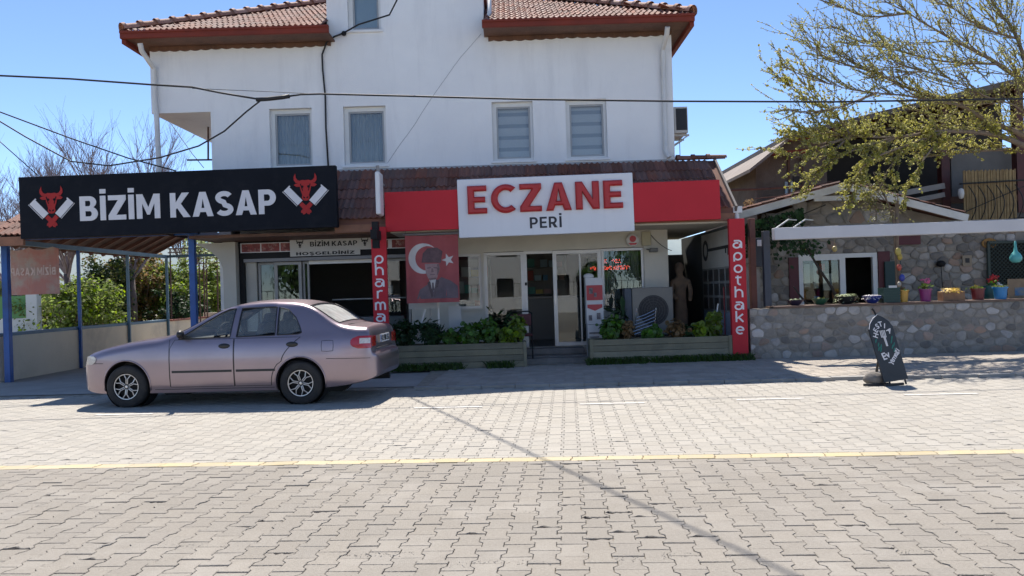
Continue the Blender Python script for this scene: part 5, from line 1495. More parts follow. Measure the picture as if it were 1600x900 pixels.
# distant tree line closing the view behind the gardens
for k, (px, Y, w_, h_, sd, lb) in enumerate(((40, 60, 7, 4.0, 71, 'dark distant tree beyond the garden gate'), (180, 70, 8, 4.2, 72, 'dark distant tree behind the brown shrub'), (330, 75, 9, 4.5, 73, 'dark distant tree behind the vine trellis'))):
    c = at(px, 470, Y); rng = random.Random(sd)
    t = thing('distant_tree', lb, 'tree', (c.x, Y, 0), 'distant trees behind the gardens')
    MB().tube([(c.x, Y, 0), (c.x, Y, h_ * .6)], [.25, .12], 7).build('trunk', MATS['grey_bark'], t)
    mb = MB()
    for i in range(1500):
        d = Vector((rng.gauss(0, 1), rng.gauss(0, 1), rng.gauss(0, 1))).normalized() * rng.uniform(.4, 1)
        wob = 1 + .5 * noise.noise(d * 2.2 + Vector((sd, 0, 0)))
        leaf(mb, (c.x + d.x * w_ * .5 * wob, Y + d.y * 2.5, h_ * .55 + d.z * h_ * .45 * wob), d + Vector((0, 0, .3)), rng.uniform(.3, .6), rng, 'quad', 1.3)
    mb.build('crown', OLV if k != 1 else DKL, t)

# ================================================================== CABLES
cable([at(-60, 113, 13.2), at(0, 118, 13.1), at(110, 123, 13.0), at(235, 132, 12.9), at(300, 136, 12.85), at(345, 145, 12.8), at(405, 155, 12.8)], .016, 'overhead_cable', 'thick black overhead cable crossing in front of the house from the left')
cable([at(400, 155.5, 12.8), at(418, 154.5, 12.8), at(440, 152, 12.8), at(452, 150, 12.8)], .034, 'cable_splice', 'black taped splice where the overhead cables join')
cable([at(448, 150.5, 12.8), at(470, 147.5, 12.8), at(500, 146.5, 12.8), at(640, 150, 12.75), at(820, 155, 12.7), at(1050, 158, 12.6), at(1300, 159, 12.5), at(1620, 154, 12.4)], .015, 'overhead_cable', 'straight black overhead cable crossing above the pharmacy sign')
cable([at(408, 156, 12.8), at(385, 174, 12.9), at(350, 205, 13.0), at(310, 228, 13.2), at(250, 246, 13.4), at(170, 259, 13.6), at(110, 252, 13.8), at(40, 214, 14), at(-30, 172, 14.2)], .013, 'drop_cable', 'thin drop cable curving down to the left from the splice')
cable([at(-40, 163, 13.6), at(0, 175, 13.6), at(110, 216, 13.8), at(200, 247, 14.0), at(275, 267, 14.3)], .013, 'drop_cable', 'thin cable running down behind the top of the black sign')
cable([at(-30, 195, 15), at(60, 275, 15.3)], .010, 'drop_cable', 'thin cable dropping steeply beside the leaning bare tree')
cable([at(300, 138, 13.5), at(420, 143, 13.6), at(520, 148, 14)], .005, 'thin_wire', 'very thin wire below the overhead cable at the upper wall')
mainc = [(-3.42, 15.93, 6.62)]
S1, S2 = Vector((-1.55, 11.2, 0)), Vector((1.30, 3.9, 0))
sd_ = -SUN_TO / SUN_TO.z   # shift of a shadow for one metre of height
def over(t, z):            # a cable point that throws its shadow along the observed line
    g_ = S1.lerp(S2, t); return Vector((g_.x - sd_.x * z, g_.y - sd_.y * z, z))
air = [at(535, 52, 15.93), at(560, 38, 15.75), over(-.02, 6.86), over(.10, 6.98), over(.4, 7.2), over(.8, 7.5), over(1.3, 7.9)]
cable(air, .016, 'service_cable', 'black service cable running from the house wall over the street')
cable([at(540, 50, 15.94), at(522, 57, 15.95), at(510, 66, 15.95), at(503, 85, 15.96), at(504, 110, 15.96), at(508, 150, 15.96), at(509, 200, 15.96), at(513, 264, 15.96)], .018, 'wall_cable', 'black cable running down the upper wall between the two curtained windows')
MB_ = MB(); MB_.sphere(at(537, 52, 15.93), .05); tag(MB_.build('cable_clamp', blackp), 'black clamp knot where the service cable meets the wall', 'clamp')
cable([at(266, 192, 19), at(300, 240, 19), at(318, 262, 18.5)], .008, 'stay_wire', 'thin slanting wire below the balcony')
# ================================================================== RESTAURANT WITH THE STONE WALLS
def clip(poly, nx, ny, c):      # keep nx*x+ny*y <= c
    out = []
    k = len(poly)
    for i in range(k):
        a, b = poly[i], poly[(i + 1) % k]
        da, db = nx * a[0] + ny * a[1] - c, nx * b[0] + ny * b[1] - c
        if da <= 0: out.append(a)
        if da * db < 0:
            t = da / (da - db); out.append((a[0] + (b[0] - a[0]) * t, a[1] + (b[1] - a[1]) * t))
    return out
STM = [mat('rubble_grey', (.31, .28, .24), (.24, .217, .19), 7, .9, bump=.7, bscale=35, vary=.25, c3=(.33, .31, .28), c3scale=5, c3amt=.5),
       mat('rubble_dark', (.22, .20, .175), (.17, .155, .14), 7, .9, bump=.7, bscale=35, vary=.2, c3=(.22, .21, .2), c3scale=5, c3amt=.5),
       mat('rubble_pale', (.46, .43, .40), (.33, .31, .29), 7, .9, bump=.7, bscale=35, vary=.2),
       mat('rubble_rust', (.36, .25, .19), (.28, .22, .18), 6, .9, bump=.7, bscale=35, vary=.2)]
mortar = mat('grey_mortar', (.285, .26, .225), (.23, .21, .18), 3, .95, bump=.7, bscale=45, c3=(.34, .325, .30), c3scale=2.2, c3amt=.5)
def rubble(parent, x0, x1, z0, z1, y, sx, sz, seed, holes=(), gap=.018, proud=.022, top=None, wts=(58, 22, 13, 7)):
    rng = random.Random(seed)
    nx, nz = max(1, round((x1 - x0) / sx)), max(1, round((z1 - z0) / sz))
    seeds = {}
    for k in range(nz):
        for i in range(-1, nx + 1):
            seeds[i, k] = (x0 + (i + .5 + (.5 if k % 2 else 0) - .25 + rng.uniform(-.34, .34)) * (x1 - x0) / nx, z0 + (k + .5 + rng.uniform(-.33, .33)) * (z1 - z0) / nz)
    asp = sx / sz
    cnt = 0
    for (i, k), s in seeds.items():
        if any(h[0] < s[0] < h[1] and h[2] < s[1] < h[3] for h in holes): continue
        if top and s[1] > top(s[0]) - .05: continue
        poly = [(x0, z0), (x1, z0), (x1, z1), (x0, z1)]
        for (i2, k2), o in seeds.items():
            if (i2, k2) == (i, k) or abs(i2 - i) > 3 or abs(k2 - k) > 3: continue
            dx, dz = (o[0] - s[0]), (o[1] - s[1]) * asp * asp
            mx, mz = (o[0] + s[0]) / 2, (o[1] + s[1]) / 2
            l = math.hypot(dx, dz)
            poly = clip(poly, dx / l, dz / l, (mx * dx + mz * dz) / l - gap * rng.uniform(.3, .9))
            if len(poly) < 3: break
        for h in holes:
            cx, cz = s
            if poly and h[0] - .4 < cx < h[1] + .4 and h[2] - .4 < cz < h[3] + .4:
                if cx <= h[0]: poly = clip(poly, 1, 0, h[0])
                elif cx >= h[1]: poly = clip(poly, -1, 0, -h[1])
                elif cz <= h[2]: poly = clip(poly, 0, 1, h[2])
                else: poly = clip(poly, 0, -1, -h[3])
        if len(poly) < 3: continue
        cx = sum(p[0] for p in poly) / len(poly); cz = sum(p[1] for p in poly) / len(poly)
        if max(p[0] for p in poly) - min(p[0] for p in poly) < .05: continue
        # round the corners
        rp_ = []
        for j in range(len(poly)):
            a, b, c = poly[j - 1], poly[j], poly[(j + 1) % len(poly)]
            for q_, f in ((a, .22), (c, .22)):
                rp_.append((b[0] + (q_[0] - b[0]) * f, b[1] + (q_[1] - b[1]) * f))
        kk = len(rp_); pr = proud * rng.uniform(.55, 1.35)
        ring = lambda sc, yy, jit: [(cx + (p[0] - cx) * sc + rng.gauss(0, jit), y - yy + rng.gauss(0, jit * .6), cz + (p[1] - cz) * sc + rng.gauss(0, jit)) for p in rp_]
        vs = ring(1.0, -.004, 0) + ring(.97, pr * .6, .003) + ring(.74, pr, .005) + [(cx, y - pr * 1.08, cz)]
        fs = []
        for r_ in range(2):
            for j in range(kk): fs.append((r_ * kk + j, r_ * kk + (j + 1) % kk, (r_ + 1) * kk + (j + 1) % kk, (r_ + 1) * kk + j))
        fs += [(2 * kk + j, 2 * kk + (j + 1) % kk, 3 * kk) for j in range(kk)]
        mb = MB(); mb.add(vs, fs)
        mb.build('stone', rng.choices(STM, wts)[0], parent, smooth=50); cnt += 1
    return cnt
LX0, LX1, LY = 4.29, 11.2, 14.5
sw = thing('stone_garden_wall', 'low rubble stone wall in front of the restaurant terrace', 'wall', ((LX0 + LX1) / 2, LY, 0))
MB().box(LX0, LX1, LY, LY + .36, -.03, .935).build('wall_core', mortar, sw)
rubble(sw, LX0, 10.3, .02, .93, LY, .200, .132, 81, proud=.011, gap=.018)
MB().box(LX0 + .42, LX1, LY - .03, LY + .40, .937, .975).build('ledge_board', mat('ledge_wood', (.17, .10, .07), (.11, .07, .05), 3, .7, c3=(.28, .21, .16), c3scale=2, c3amt=.6, c3stretch=(.5, 4, 4)), sw, bevel=.006)
# rear wall of the terrace
rs_ = thing('restaurant', 'stone restaurant with a white-trimmed gable behind the terrace', 'restaurant', (7.5, 17.2, 0))
BY = 17.2
WH = (6.17, 7.86, .78, 1.98)
gab = lambda x: 3.36 - abs(x - 7.0) * (.29 if x > 7 else .27) - .04
mb = MB(); wall_cells(mb, 4.9, 12.2, -.02, 2.62, BY, BY + .3, [WH]); mb.add([(4.9, BY, 2.62), (9.5, BY, 2.62), (7.0, BY, 3.3), (4.9, BY + .3, 2.62), (9.5, BY + .3, 2.62), (7.0, BY + .3, 3.3)], [(0, 1, 2), (5, 4, 3), (0, 2, 5, 3), (1, 4, 5, 2)]); mb.build('rear_wall', mortar, rs_)
n_ = rubble(rs_, 5.0, 10.9, .85, 2.60, BY, .23, .165, 82, [WH], proud=.024, gap=.014, top=lambda x: 2.62)
rubble(rs_, 5.4, 8.6, 2.62, 3.15, BY, .30, .22, 83, proud=.03, top=gab)
MB().box(4.2, 12.3, LY + .36, BY - .003, .0, .10).build('terrace_floor', MATS['step_stone'], rs_)
wf = MB(); wall_cells(wf, WH[0], WH[1], WH[2], WH[3], BY - .02, BY + .06, [(WH[0] + .09, WH[0] + .88, WH[2] + .09, WH[3] - .13), (WH[0] + 1.0, WH[1] - .10, WH[2] + .09, WH[3] - .09)])
wf = wf.build('window', upvc, rs_, bevel=.006)
MB().box(WH[0] + .08, WH[0] + .89, BY + .02, BY + .03, WH[2] + .08, WH[3] - .12).build('pane', glass_shop, wf)
MB().box(WH[0] - .22, WH[0] - .01, BY - .05, BY + .02, WH[2], WH[3] - .05).build('shutter', mat('maroon_paint', (.12, .025, .03), (.09, .02, .025), 3, .6), rs_)
MB().box(WH[1] + .01, WH[1] + .26, BY - .05, BY + .02, WH[2], WH[3] + .02).build('shutter', MATS['maroon_paint'], rs_)
MB().box(WH[1] + .12, WH[1] + .46, BY - .11, BY - .055, WH[2], WH[3] - .2).build('shutter_leaf', mat('dark_green_paint', (.02, .05, .05), rough=.6), rs_)
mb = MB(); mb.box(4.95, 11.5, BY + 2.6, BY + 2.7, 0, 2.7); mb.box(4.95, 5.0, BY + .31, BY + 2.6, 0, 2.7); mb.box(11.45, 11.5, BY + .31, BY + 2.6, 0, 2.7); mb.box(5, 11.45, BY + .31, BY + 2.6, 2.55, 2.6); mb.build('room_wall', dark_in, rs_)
# things on the sill inside
for (dx, z0, w_, h_, c, lb) in ((.18, 1.28, .12, .5, (.55, .54, .5), 'white menu sheet hanging inside the restaurant window'), (.38, 1.25, .10, .55, (.5, .5, .47), 'second pale sheet hanging inside the restaurant window'), (.52, 1.62, .11, .16, (.42, .05, .05), 'red card behind the restaurant window'), (.58, 1.2, .2, .36, (.5, .5, .48), 'white paper behind the restaurant window'), (.38, .88, .1, .2, (.05, .25, .5), 'blue jar behind the restaurant window')):
    MB_ = MB().box(WH[0] + dx, WH[0] + dx + w_, BY + .16, BY + .19, z0, z0 + h_)
    tag(MB_.build('window_card', mat('card_%0.2f_%0.2f' % (dx, z0), c, rough=.7)), lb, 'card')
# gable: white barge boards, tie beam, tiled slopes
wtrim = mat('white_trim_paint', (.70, .68, .64), (.60, .58, .54), 2, .7, c3=(.5, .47, .42), c3scale=2, c3amt=.5)
GY = 16.62
GL, GA, GR = at(1150, 338, GY), at(1320, 291, GY), at(1512, 341, GY)
MB().bar(GL, GA, .05, .15, (0, 0, 1)).build('barge_board', wtrim, rs_); MB().bar(GA, GR, .05, .15, (0, 0, 1)).build('barge_board', wtrim, rs_)
MB().bar(at(1272, 311, GY + .03), at(1400, 306, GY + .03), .05, .10).build('tie_beam', wtrim, rs_)
mb = MB()
for (P_, Q_) in ((GL, GA), (GA, GR)):
    o2 = Vector((0, 3.9, 0)); u_ = Vector((0, 0, .09)); u2 = Vector((0, 0, .02)); y_ = Vector((0, .03, 0))
    q8 = [P_ + u2 + y_, Q_ + u2 + y_, Q_ + o2 + u2, P_ + o2 + u2, P_ + u_ + y_, Q_ + u_ + y_, Q_ + o2 + u_, P_ + o2 + u_]
    mb.add(q8, [(3, 2, 1, 0), (4, 5, 6, 7), (0, 1, 5, 4), (1, 2, 6, 5), (3, 0, 4, 7)])
gr_ = mb.build('roof', tile_base, rs_)
for (P_, Q_) in ((GL, GA), (GR, GA)):
    d = (Q_ - P_)
    tile_slope(gr_, TILED, P_ + Vector((0, .05 if P_ is GL else 3.9, .10)) if P_ is not GL else P_ + Vector((0, 3.9, .10)), (0, -1, 0) if P_ is GL else (0, -1, 0), d, 17, 7, lambda a, b: True) if P_ is GL else tile_slope(gr_, TILED, P_ + Vector((0, .06, .10)), (0, 1, 0), d, 17, 7, lambda a, b: True)
for k in range(5):
    a = at(1410 + k * 16, 316 + k * 4.6, GY + .35); MB().bar((7.6, GY + .35, 3.02 - k * .075), (9.35, GY + .35, 2.98 - k * .075), .02, .06).build('gable_slat', wtrim, rs_) if False else None
# terrace front: awning bar, dark corner post, wood post by the red sign
AYY = 14.28
aw = thing('awning_bar', 'long white awning cassette across the front of the terrace', 'awning', (7.5, AYY, 2.2))
a, b = at(1208, 366, AYY), at(1640, 349.5, AYY)
MB().bar((a.x, AYY, a.z), (11.3, AYY, a.z + .03), .16, .215).build('awning_case', mat('awning_white', (.62, .60, .60), (.56, .54, .54), 1.4, .6), aw, bevel=.012)
for px in (1212, 1238): MB().tube([at(px, 357, AYY + .05), at(px + 20, 343, AYY + .7), at(px + 32, 344, AYY + 1.0)], .014, 6).build('awning_arm', alu, aw)
MB().bar((4.66, 14.62, .98), (4.66, 14.62, 2.35), .12, .12).build('support_post', mat('slate_paint', (.055, .06, .075), (.04, .045, .06), 3, .6), aw, bevel=.006)
MB().bar((11.1, 14.66, .98), (11.1, 14.66, 2.22), .12, .12).build('support_post', MATS['slate_paint'], aw, bevel=.006)
wpst = thing('wooden_post', 'red-brown wooden post between the apothake sign and the terrace', 'post', (4.5, 14.95, 0))
x = at(1176, 400, 15.0).x
MB().box(x - .06, x + .05, 14.95, 15.08, .0, 2.62).build('post_shaft', mat('redwood', (.19, .065, .045), (.13, .05, .035), 3, .65, bump=.3, bscale=25), wpst, bevel=.008)
MB().box(x - .075, x + .065, 14.93, 15.10, .0, .12).build('post_foot', blackp, wpst)
# upper timber house
th = thing('timber_house', 'brown upper storey with a dark open veranda behind the restaurant', 'house', (10, 22, 0))
HY = 20.5
brw = mat('brown_plaster', (.19, .14, .11), (.13, .10, .08), 1.5, .9, bump=.4, bscale=30, c3=(.26, .21, .18), c3scale=1.6, c3amt=.6)
x0, x1 = at(1181, 270, HY).x, at(1292, 270, HY).x
zc = lambda x: 4.98 + (x - 6.9) * .21
mb = MB(); mb.add([(x0, HY, 2.4), (x1, HY, 2.4), (x1, HY, zc(x1)), (6.9, HY, 4.9), (x0, HY, 4.42)], [(0, 1, 2, 3, 4)])
mb.add([(x0, HY, 2.4), (x0, HY, 4.42), (x0, 26, 4.42), (x0, 26, 2.4)], [(0, 1, 2, 3)]); mb.add([(x1, HY, 2.4), (x1, 26, 2.4), (x1, 26, zc(x1)), (x1, HY, zc(x1))], [(0, 1, 2, 3)]); mb.build('end_wall', brw, th)
mb = MB()
def slab(mb, a, b, y0, y1, t): mb.add([(a[0], y0, a[1]), (b[0], y0, b[1]), (b[0], y1, b[1]), (a[0], y1, a[1]), (a[0], y0, a[1] - t), (b[0], y0, b[1] - t), (b[0], y1, b[1] - t), (a[0], y1, a[1] - t)], [(0, 1, 2, 3), (7, 6, 5, 4), (0, 4, 5, 1), (2, 6, 7, 3), (0, 3, 7, 4), (1, 5, 6, 2)])
slab(mb, (6.85, 5.02), (14.6, 5.02 + 7.75 * .21), 19.5, 26.2, .12); mb.build('main_roof', mat('sheet_roof', (.15, .13, .12), (.10, .085, .08), 2, .8), th)
mb = MB(); slab(mb, (5.95, 4.22), (6.95, 4.98), 19.7, 26, .08); mb.build('eave_roof', mat('board_soffit', (.26, .22, .19), (.20, .165, .145), 2, .85), th)
for (xa, xb) in ((6.95, 7.9), (6.6, 7.5)): MB().bar((xa, 20.0, 4.62 if xa < 6.9 else 4.95), (xb, 20.0, 4.66 if xa < 6.9 else 5.05), .08, .10).build('roof_beam', gutter_m, th)
for px in (1232, 1253): MB().bar(at(px, 240, HY - .05), at(px + 2, 310, HY - .05), .05, .05).build('stud', wood_dk, th)
w_ = MB().box(at(1226, 290, HY).x, at(1238, 290, HY).x, HY - .03, HY - .002, at(1230, 305, HY).z, at(1230, 284, HY).z).build('window', mat('pale_blue_glass', (.45, .55, .62), rough=.2), th)
MB().box(at(1239, 290, HY).x, at(1249, 290, HY).x, HY - .035, HY - .002, at(1230, 308, HY).z, at(1230, 276, HY).z).build('door', mat('dark_door', (.03, .022, .02), rough=.6), th)
MB().box(x1, 14.6, HY, 26, 3.30, 3.46).build('veranda_floor', wood_dk, th); MB().box(x1, 14.6, HY + .02, HY + .12, 2.4, 3.29).build('lower_wall', dark_in, th)
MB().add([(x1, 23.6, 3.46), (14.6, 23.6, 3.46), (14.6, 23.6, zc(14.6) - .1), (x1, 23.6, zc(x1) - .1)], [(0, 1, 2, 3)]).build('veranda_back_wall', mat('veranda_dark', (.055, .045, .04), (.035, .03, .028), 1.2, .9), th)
for px in (1478, 1596): 
    p = at(px, 280, HY); MB().box(p.x - .11, p.x + .10, HY - .02, HY + .2, 3.0, zc(p.x) - .1).build('veranda_post', mat('oxblood', (.10, .025, .022), (.07, .02, .018), 3, .6), th)
p = at(1486, 200, 20.8); q_ = at(1620, 120, 20.8)
MB().box(at(1486, 250, 21).x, 14.5, 21.0, 21.1, 3.46, at(1540, 232, 21).z).build('parapet_wall', mat('grey_render', (.20, .19, .18), (.16, .15, .14), 2, .9), th)
for (pa, ya, pb, yb, h_) in ((1405, 303, 1476, 290, .14), (1430, 313, 1476, 304, .12)): MB().bar(at(pa, ya, HY - .25), at(pb, yb, HY - .25), .03, h_).build('rail_board', mat('grey_board', (.36, .33, .30), (.28, .26, .24), 3, .8), th)
for (y, z) in ((19.75, 5.2), (19.75, 5.55)): pass
for k in range(6):
    xk = 8.0 + k * 1.15; MB().bar((xk, 19.55, zc(xk) - .10), (xk, 23.5, zc(xk) - .10), .09, .12).build('roof_beam', wood_dk, th)
# rusty pipe frame in front of it
mb = MB(); mb.tube([at(1136, 297, 18.5), at(1180, 295.5, 18.5), at(1300, 288, 18.5)], .028, 6); tag(mb.build('iron_pipe', MATS['rusty_iron']), 'dark iron pipe running level above the gable eave', 'pipe')
mb = MB(); mb.tube([at(1180, 310, 18.8), at(1215, 307, 18.8), at(1300, 283, 18.8)], .012, 5); tag(mb.build('iron_pipe', MATS['rusty_iron']), 'thin iron rod above the tiles of the gable', 'pipe')
bush('roof_plant', 'small dry pot plant on the corner of the gable roof', 'plant', at(1171, 328, 17.2), .12, .12, .12, 90, .07, BRN, 'lance', None, None, 0, 7, seed=91)
# reed screen with wrought iron
rd = thing('reed_screen', 'golden reed screen behind a curved iron balcony rail', 'screen', (12, 19.8, 3.4))
RYY = 19.8
a, b = at(1506, 300, RYY), at(1588, 296, RYY); zb_, zt = at(1540, 343, RYY).z, at(1540, 266, RYY).z
reed = mat('reed', (.40, .28, .13), (.28, .19, .09), 6, .8, c3=(.2, .13, .07), c3scale=3, c3amt=.6, c3stretch=(14, 3, .6))
n = 46
for k in range(n):
    x = a.x + (b.x - a.x) * k / n; w2 = (b.x - a.x) / n
    MB().box(x + .002, x + w2 - .002, RYY + .0 + .012 * math.sin(k * 2.3), RYY + .025 + .012 * math.sin(k * 2.3), zb_ - .1, zt + .02 * math.sin(k * 1.7)).build('reed_slat', reed, rd)
irn = mat('black_iron', (.02, .018, .016), rough=.6)
for k in range(6):
    x = a.x + .12 + (b.x - a.x - .15) * k / 5
    pts = [(x - .05 + .12 * math.sin(t * 2.6) * (1 - .2 * t), RYY - .08 - .14 * math.sin(t * 3.1), zt - .38 - t * (zt - .38 - zb_)) for t in [i / 10 for i in range(11)]]
    MB().tube(pts, .012, 6).build('baluster', irn, rd)
MB().tube([(a.x - .15, RYY - .1, zt - .33), (b.x + .3, RYY - .1, zt - .28)], .022, 6).build('top_rail', irn, rd)
MB().tube([(a.x - .3, RYY - .12, zb_ + .1), (b.x + .6, RYY - .12, zt - .25)], .012, 6).build('slanting_rod', irn, rd)
mb = MB(); c_ = at(1500, 303, RYY); mb.lathe([(.001, -.13), (.05, -.11), (.075, 0), (.06, .11), (.001, .14)], (c_.x, RYY - .05, c_.z), 14); tag(mb.build('white_lantern', mat('lantern_white', (.72, .70, .66), rough=.5), smooth=True), 'white oval lantern hanging beside the reed screen', 'lantern')
# ---------------------------------------------------------------- pots and small things on the ledge
LZ = .9755; PYY = 14.68
def pot(name, label, px, prof, m, cat='pot', group='pots on the stone wall', plant=None, y=PYY):
    x = at(px, 465, y).x
    t = thing(name, label, cat, (x, y, LZ), group)
    mb = MB(); mb.lathe(prof + [(prof[-1][0] - .012, prof[-1][1]), (prof[-1][0] - .02, prof[-1][1] - .03), (.001, prof[-1][1] - .03)], (x, y, LZ), 20)
    mb.build('pot_body', m, t, smooth=40)
    if plant: plant(t, Vector((x, y, LZ + prof[-1][1] - .03)))
    return t
def succ(m, r, n, ls, sd, trail=0, kind='quad', hgt=.05):
    def f(t, c):
        rng = random.Random(sd); mb = MB()
        for i in range(n):
            an = rng.uniform(0, 6.28); q_ = r * math.sqrt(rng.random())
            p = c + Vector((q_ * math.cos(an), q_ * math.sin(an), rng.uniform(.0, hgt)))
            if trail and rng.random() < .25: p = c + Vector((r * 1.12 * math.cos(an), r * 1.12 * math.sin(an), -rng.uniform(0, trail)))
            leaf(mb, p, (math.cos(an) * .6, math.sin(an) * .6, 1), ls * rng.uniform(.6, 1.2), rng, kind)
        mb.build('leaves', m, t)
    return f
def flower(mf, ml, h, n, sd):
    def f(t, c):
        rng = random.Random(sd); mb, fl_, st_ = MB(), MB(), MB()
        for i in range(n):
            p = c + Vector((rng.gauss(0, .05), rng.gauss(0, .04), h * rng.uniform(.5, 1)))
            st_.tube([c, p], .004, 4)
            for k in range(7): leaf(fl_, p + Vector((rng.gauss(0, .02), rng.gauss(0, .02), rng.gauss(0, .015))), (rng.gauss(0, 1), -1, .6), .04, rng, 'quad', 1.6)
        for i in range(40): leaf(mb, c + Vector((rng.gauss(0, .05), rng.gauss(0, .05), rng.uniform(0, h * .6))), (rng.gauss(0, 1), rng.gauss(0, 1), 1), .05, rng, 'round')
        st_.build('stems', stem_m, t); mb.build('leaves', ml, t); fl_.build('flowers', mf, t)
    return f
bowl = lambda r, h: [(r * .45, 0), (r * .72, h * .35), (r, h * .9), (r * 1.04, h)]
cone = lambda r, h: [(r * .76, 0), (r * .95, h * .9), (r * 1.06, h * .9), (r * 1.06, h)]
PALE = gr('succulent_pale', (.38, .42, .24), (.28, .34, .18), .2)
glz = lambda n_, c: mat(n_, c, tuple(q_ * .8 for q_ in c), 5, .3)
pot('bowl', 'dark purple bowl at the corner end of the stone wall', 1242, bowl(.15, .10), glz('glaze_dark', (.04, .03, .06)), plant=succ(PALE, .12, 60, .04, 1))
pot('bowl', 'dark green glazed bowl on the stone wall', 1281, bowl(.15, .11), glz('glaze_green', (.03, .10, .06)), plant=succ(OLV, .12, 60, .04, 2))
pot('bowl', 'wide black bowl overflowing with pale succulents', 1322, bowl(.20, .14), glz('glaze_black', (.02, .022, .025)), plant=succ(PALE, .19, 260, .05, 3, .12, hgt=.07))
pot('bowl', 'cobalt blue bowl with white flowers', 1362, bowl(.165, .13), glz('glaze_blue', (.03, .05, .26)), plant=succ(pet_w, .16, 200, .035, 4, .04, hgt=.05))
pot('pot', 'orange-yellow plastic pot on the stone wall', 1411, cone(.10, .22), glz('pot_orange', (.62, .34, .06)), plant=flower(pet_o, GER, .06, 3, 5))
pot('pot', 'magenta pot with pink flowers', 1446, cone(.11, .23), glz('pot_magenta', (.26, .03, .17)), plant=flower(pet_p, GERY, .20, 5, 6))
pot('pot', 'dark red pot with a thin plant', 1528, cone(.12, .21), glz('pot_maroon', (.17, .025, .03)), plant=flower(pet_y, GERY, .08, 2, 7))
pot('pot', 'bright blue pot with a leafy plant', 1563, cone(.125, .22), glz('pot_blue', (.03, .25, .55)), plant=flower(pet_w, OLV, .10, 3, 8))
x = at(1557, 450, 14.82).x
pot('bin', 'dark teal bin with red flowers behind the blue pot', 1553, cone(.17, .34), glz('bin_teal', (.03, .13, .13)), 'bin', None, flower(pet_r, GER, .16, 9, 9), 14.86) if False else None
tb = thing('teal_bin', 'dark teal bin with red flowers behind the blue pot', 'bin', (at(1553, 450, 15.2).x, 15.2, .1))
c = Vector(tb.location); MB().lathe([(.15, 0), (.19, .95), (.21, .95), (.21, 1.12), (.17, 1.12), (.17, 1.05), (.001, 1.05)], c, 18).build('bin_body', glz('bin_teal', (.03, .13, .13)), tb, smooth=40)
flower(pet_r, GER, .2, 12, 9)(tb, c + Vector((0, 0, 1.1)))
bx = thing('flower_box', 'brown rectangular flower box with dry yellow flowers', 'planter', (at(1486, 460, PYY).x, PYY, LZ), 'pots on the stone wall')
c = Vector(bx.location); MB().box(c.x - .20, c.x + .20, c.y - .1, c.y + .1, c.z, c.z + .17).build('box_body', mat('box_brown', (.30, .17, .09), (.22, .12, .07), 6, .8), bx, bevel=.008)
succ(pet_y, .17, 200, .045, 10, .03, hgt=.06)(bx, c + Vector((0, 0, .17)))
cb = thing('crate', 'dark green plastic crate between the blue bowl and the orange pot', 'crate', (at(1389, 460, PYY).x, PYY, LZ))
c = Vector(cb.location); gcr = mat('crate_green', (.015, .05, .04), rough=.5)
for k in range(6): MB().box(c.x - .155, c.x + .155, c.y - .12, c.y - .10, c.z + .01 + k * .047, c.z + .04 + k * .047).build('crate_slat', gcr, cb)
MB().box(c.x - .15, c.x + .15, c.y - .098, c.y + .12, c.z, c.z + .27).build('crate_body', gcr, cb); MB().box(c.x - .06, c.x + .09, c.y - .125, c.y - .121, c.z + .27, c.z + .31).build('crate_tag', wp, cb)
bp = thing('painted_board', 'brown and blue painted board propped behind the blue pot', 'board', (at(1587, 455, 14.8).x, 14.8, LZ))
c = Vector(bp.location); MB().box(c.x - .13, c.x + .30, c.y, c.y + .03, c.z, c.z + .36).build('board_panel', mat('board_brown', (.28, .20, .12), (.2, .14, .09), 5, .8), bp); MB().box(c.x - .02, c.x + .29, c.y - .006, c.y - .001, c.z + .05, c.z + .2).build('board_print', mat('board_blue', (.04, .14, .28), (.2, .2, .18), 12, .7), bp)
# driftwood pole with hanging ornaments, dark branch, gourd lamp, plaques
dp = thing('ornament_pole', 'driftwood pole hung with coloured shells and beads on the terrace', 'pole', (at(1405, 470, 15.3).x, 15.3, .1))
c = Vector(dp.location); x = c.x
MB().tube([(x, 15.3, .1), (x + .02, 15.3, 1.2), (x - .02, 15.3, 1.9), (x + .02, 15.3, 2.9)], [.05, .045, .04, .035], 8).build('pole', mat('driftwood', (.24, .18, .13), (.16, .12, .09), 6, .9, bump=.5), dp)
for (dx, z, r, cc) in ((-.03, 1.92, .06, (.5, .4, .1)), (.0, 1.82, .05, (.45, .32, .05)), (-.02, 1.62, .05, (.45, .08, .05)), (.03, 1.42, .055, (.04, .06, .35)), (-.03, 1.30, .04, (.5, .45, .35)), (.02, 1.15, .04, (.4, .06, .05))):
    mb = MB(); mb.sphere((x + dx, 15.22, z), r, .03, r * 1.3, 10, 6); mb.build('ornament', mat('orn_%0.2f' % z, cc, rough=.4), dp, smooth=True)
lb = thing('climbing_branch', 'dark bare climbing branch in front of the terrace window', 'branch', (at(1262, 470, 15.2).x, 15.2, .9))
MB().tube([at(1312, 476, 15.2), at(1300, 450, 15.2), at(1283, 425, 15.2), at(1262, 390, 15.2), at(1240, 368, 15.2)], [.03, .028, .025, .02, .015], 7).build('branch_stem', mat('dark_bark', (.035, .028, .022), rough=.9), lb)
MB().tube([at(1262, 476, 15.1), at(1250, 462, 15.1), at(1240, 448, 15.1)], [.022, .018, .012], 6).build('branch_stem', MATS['dark_bark'], lb)
rng = random.Random(5); mb = MB()
for i in range(120): leaf(mb, at(rng.gauss(1250, 18), rng.gauss(385, 8), 15.2 + rng.uniform(-.2, .2)), (rng.gauss(0, 1), -1, .5), .09, rng, 'quad', 1.2)
mb.build('branch_leaves', DKL, lb)
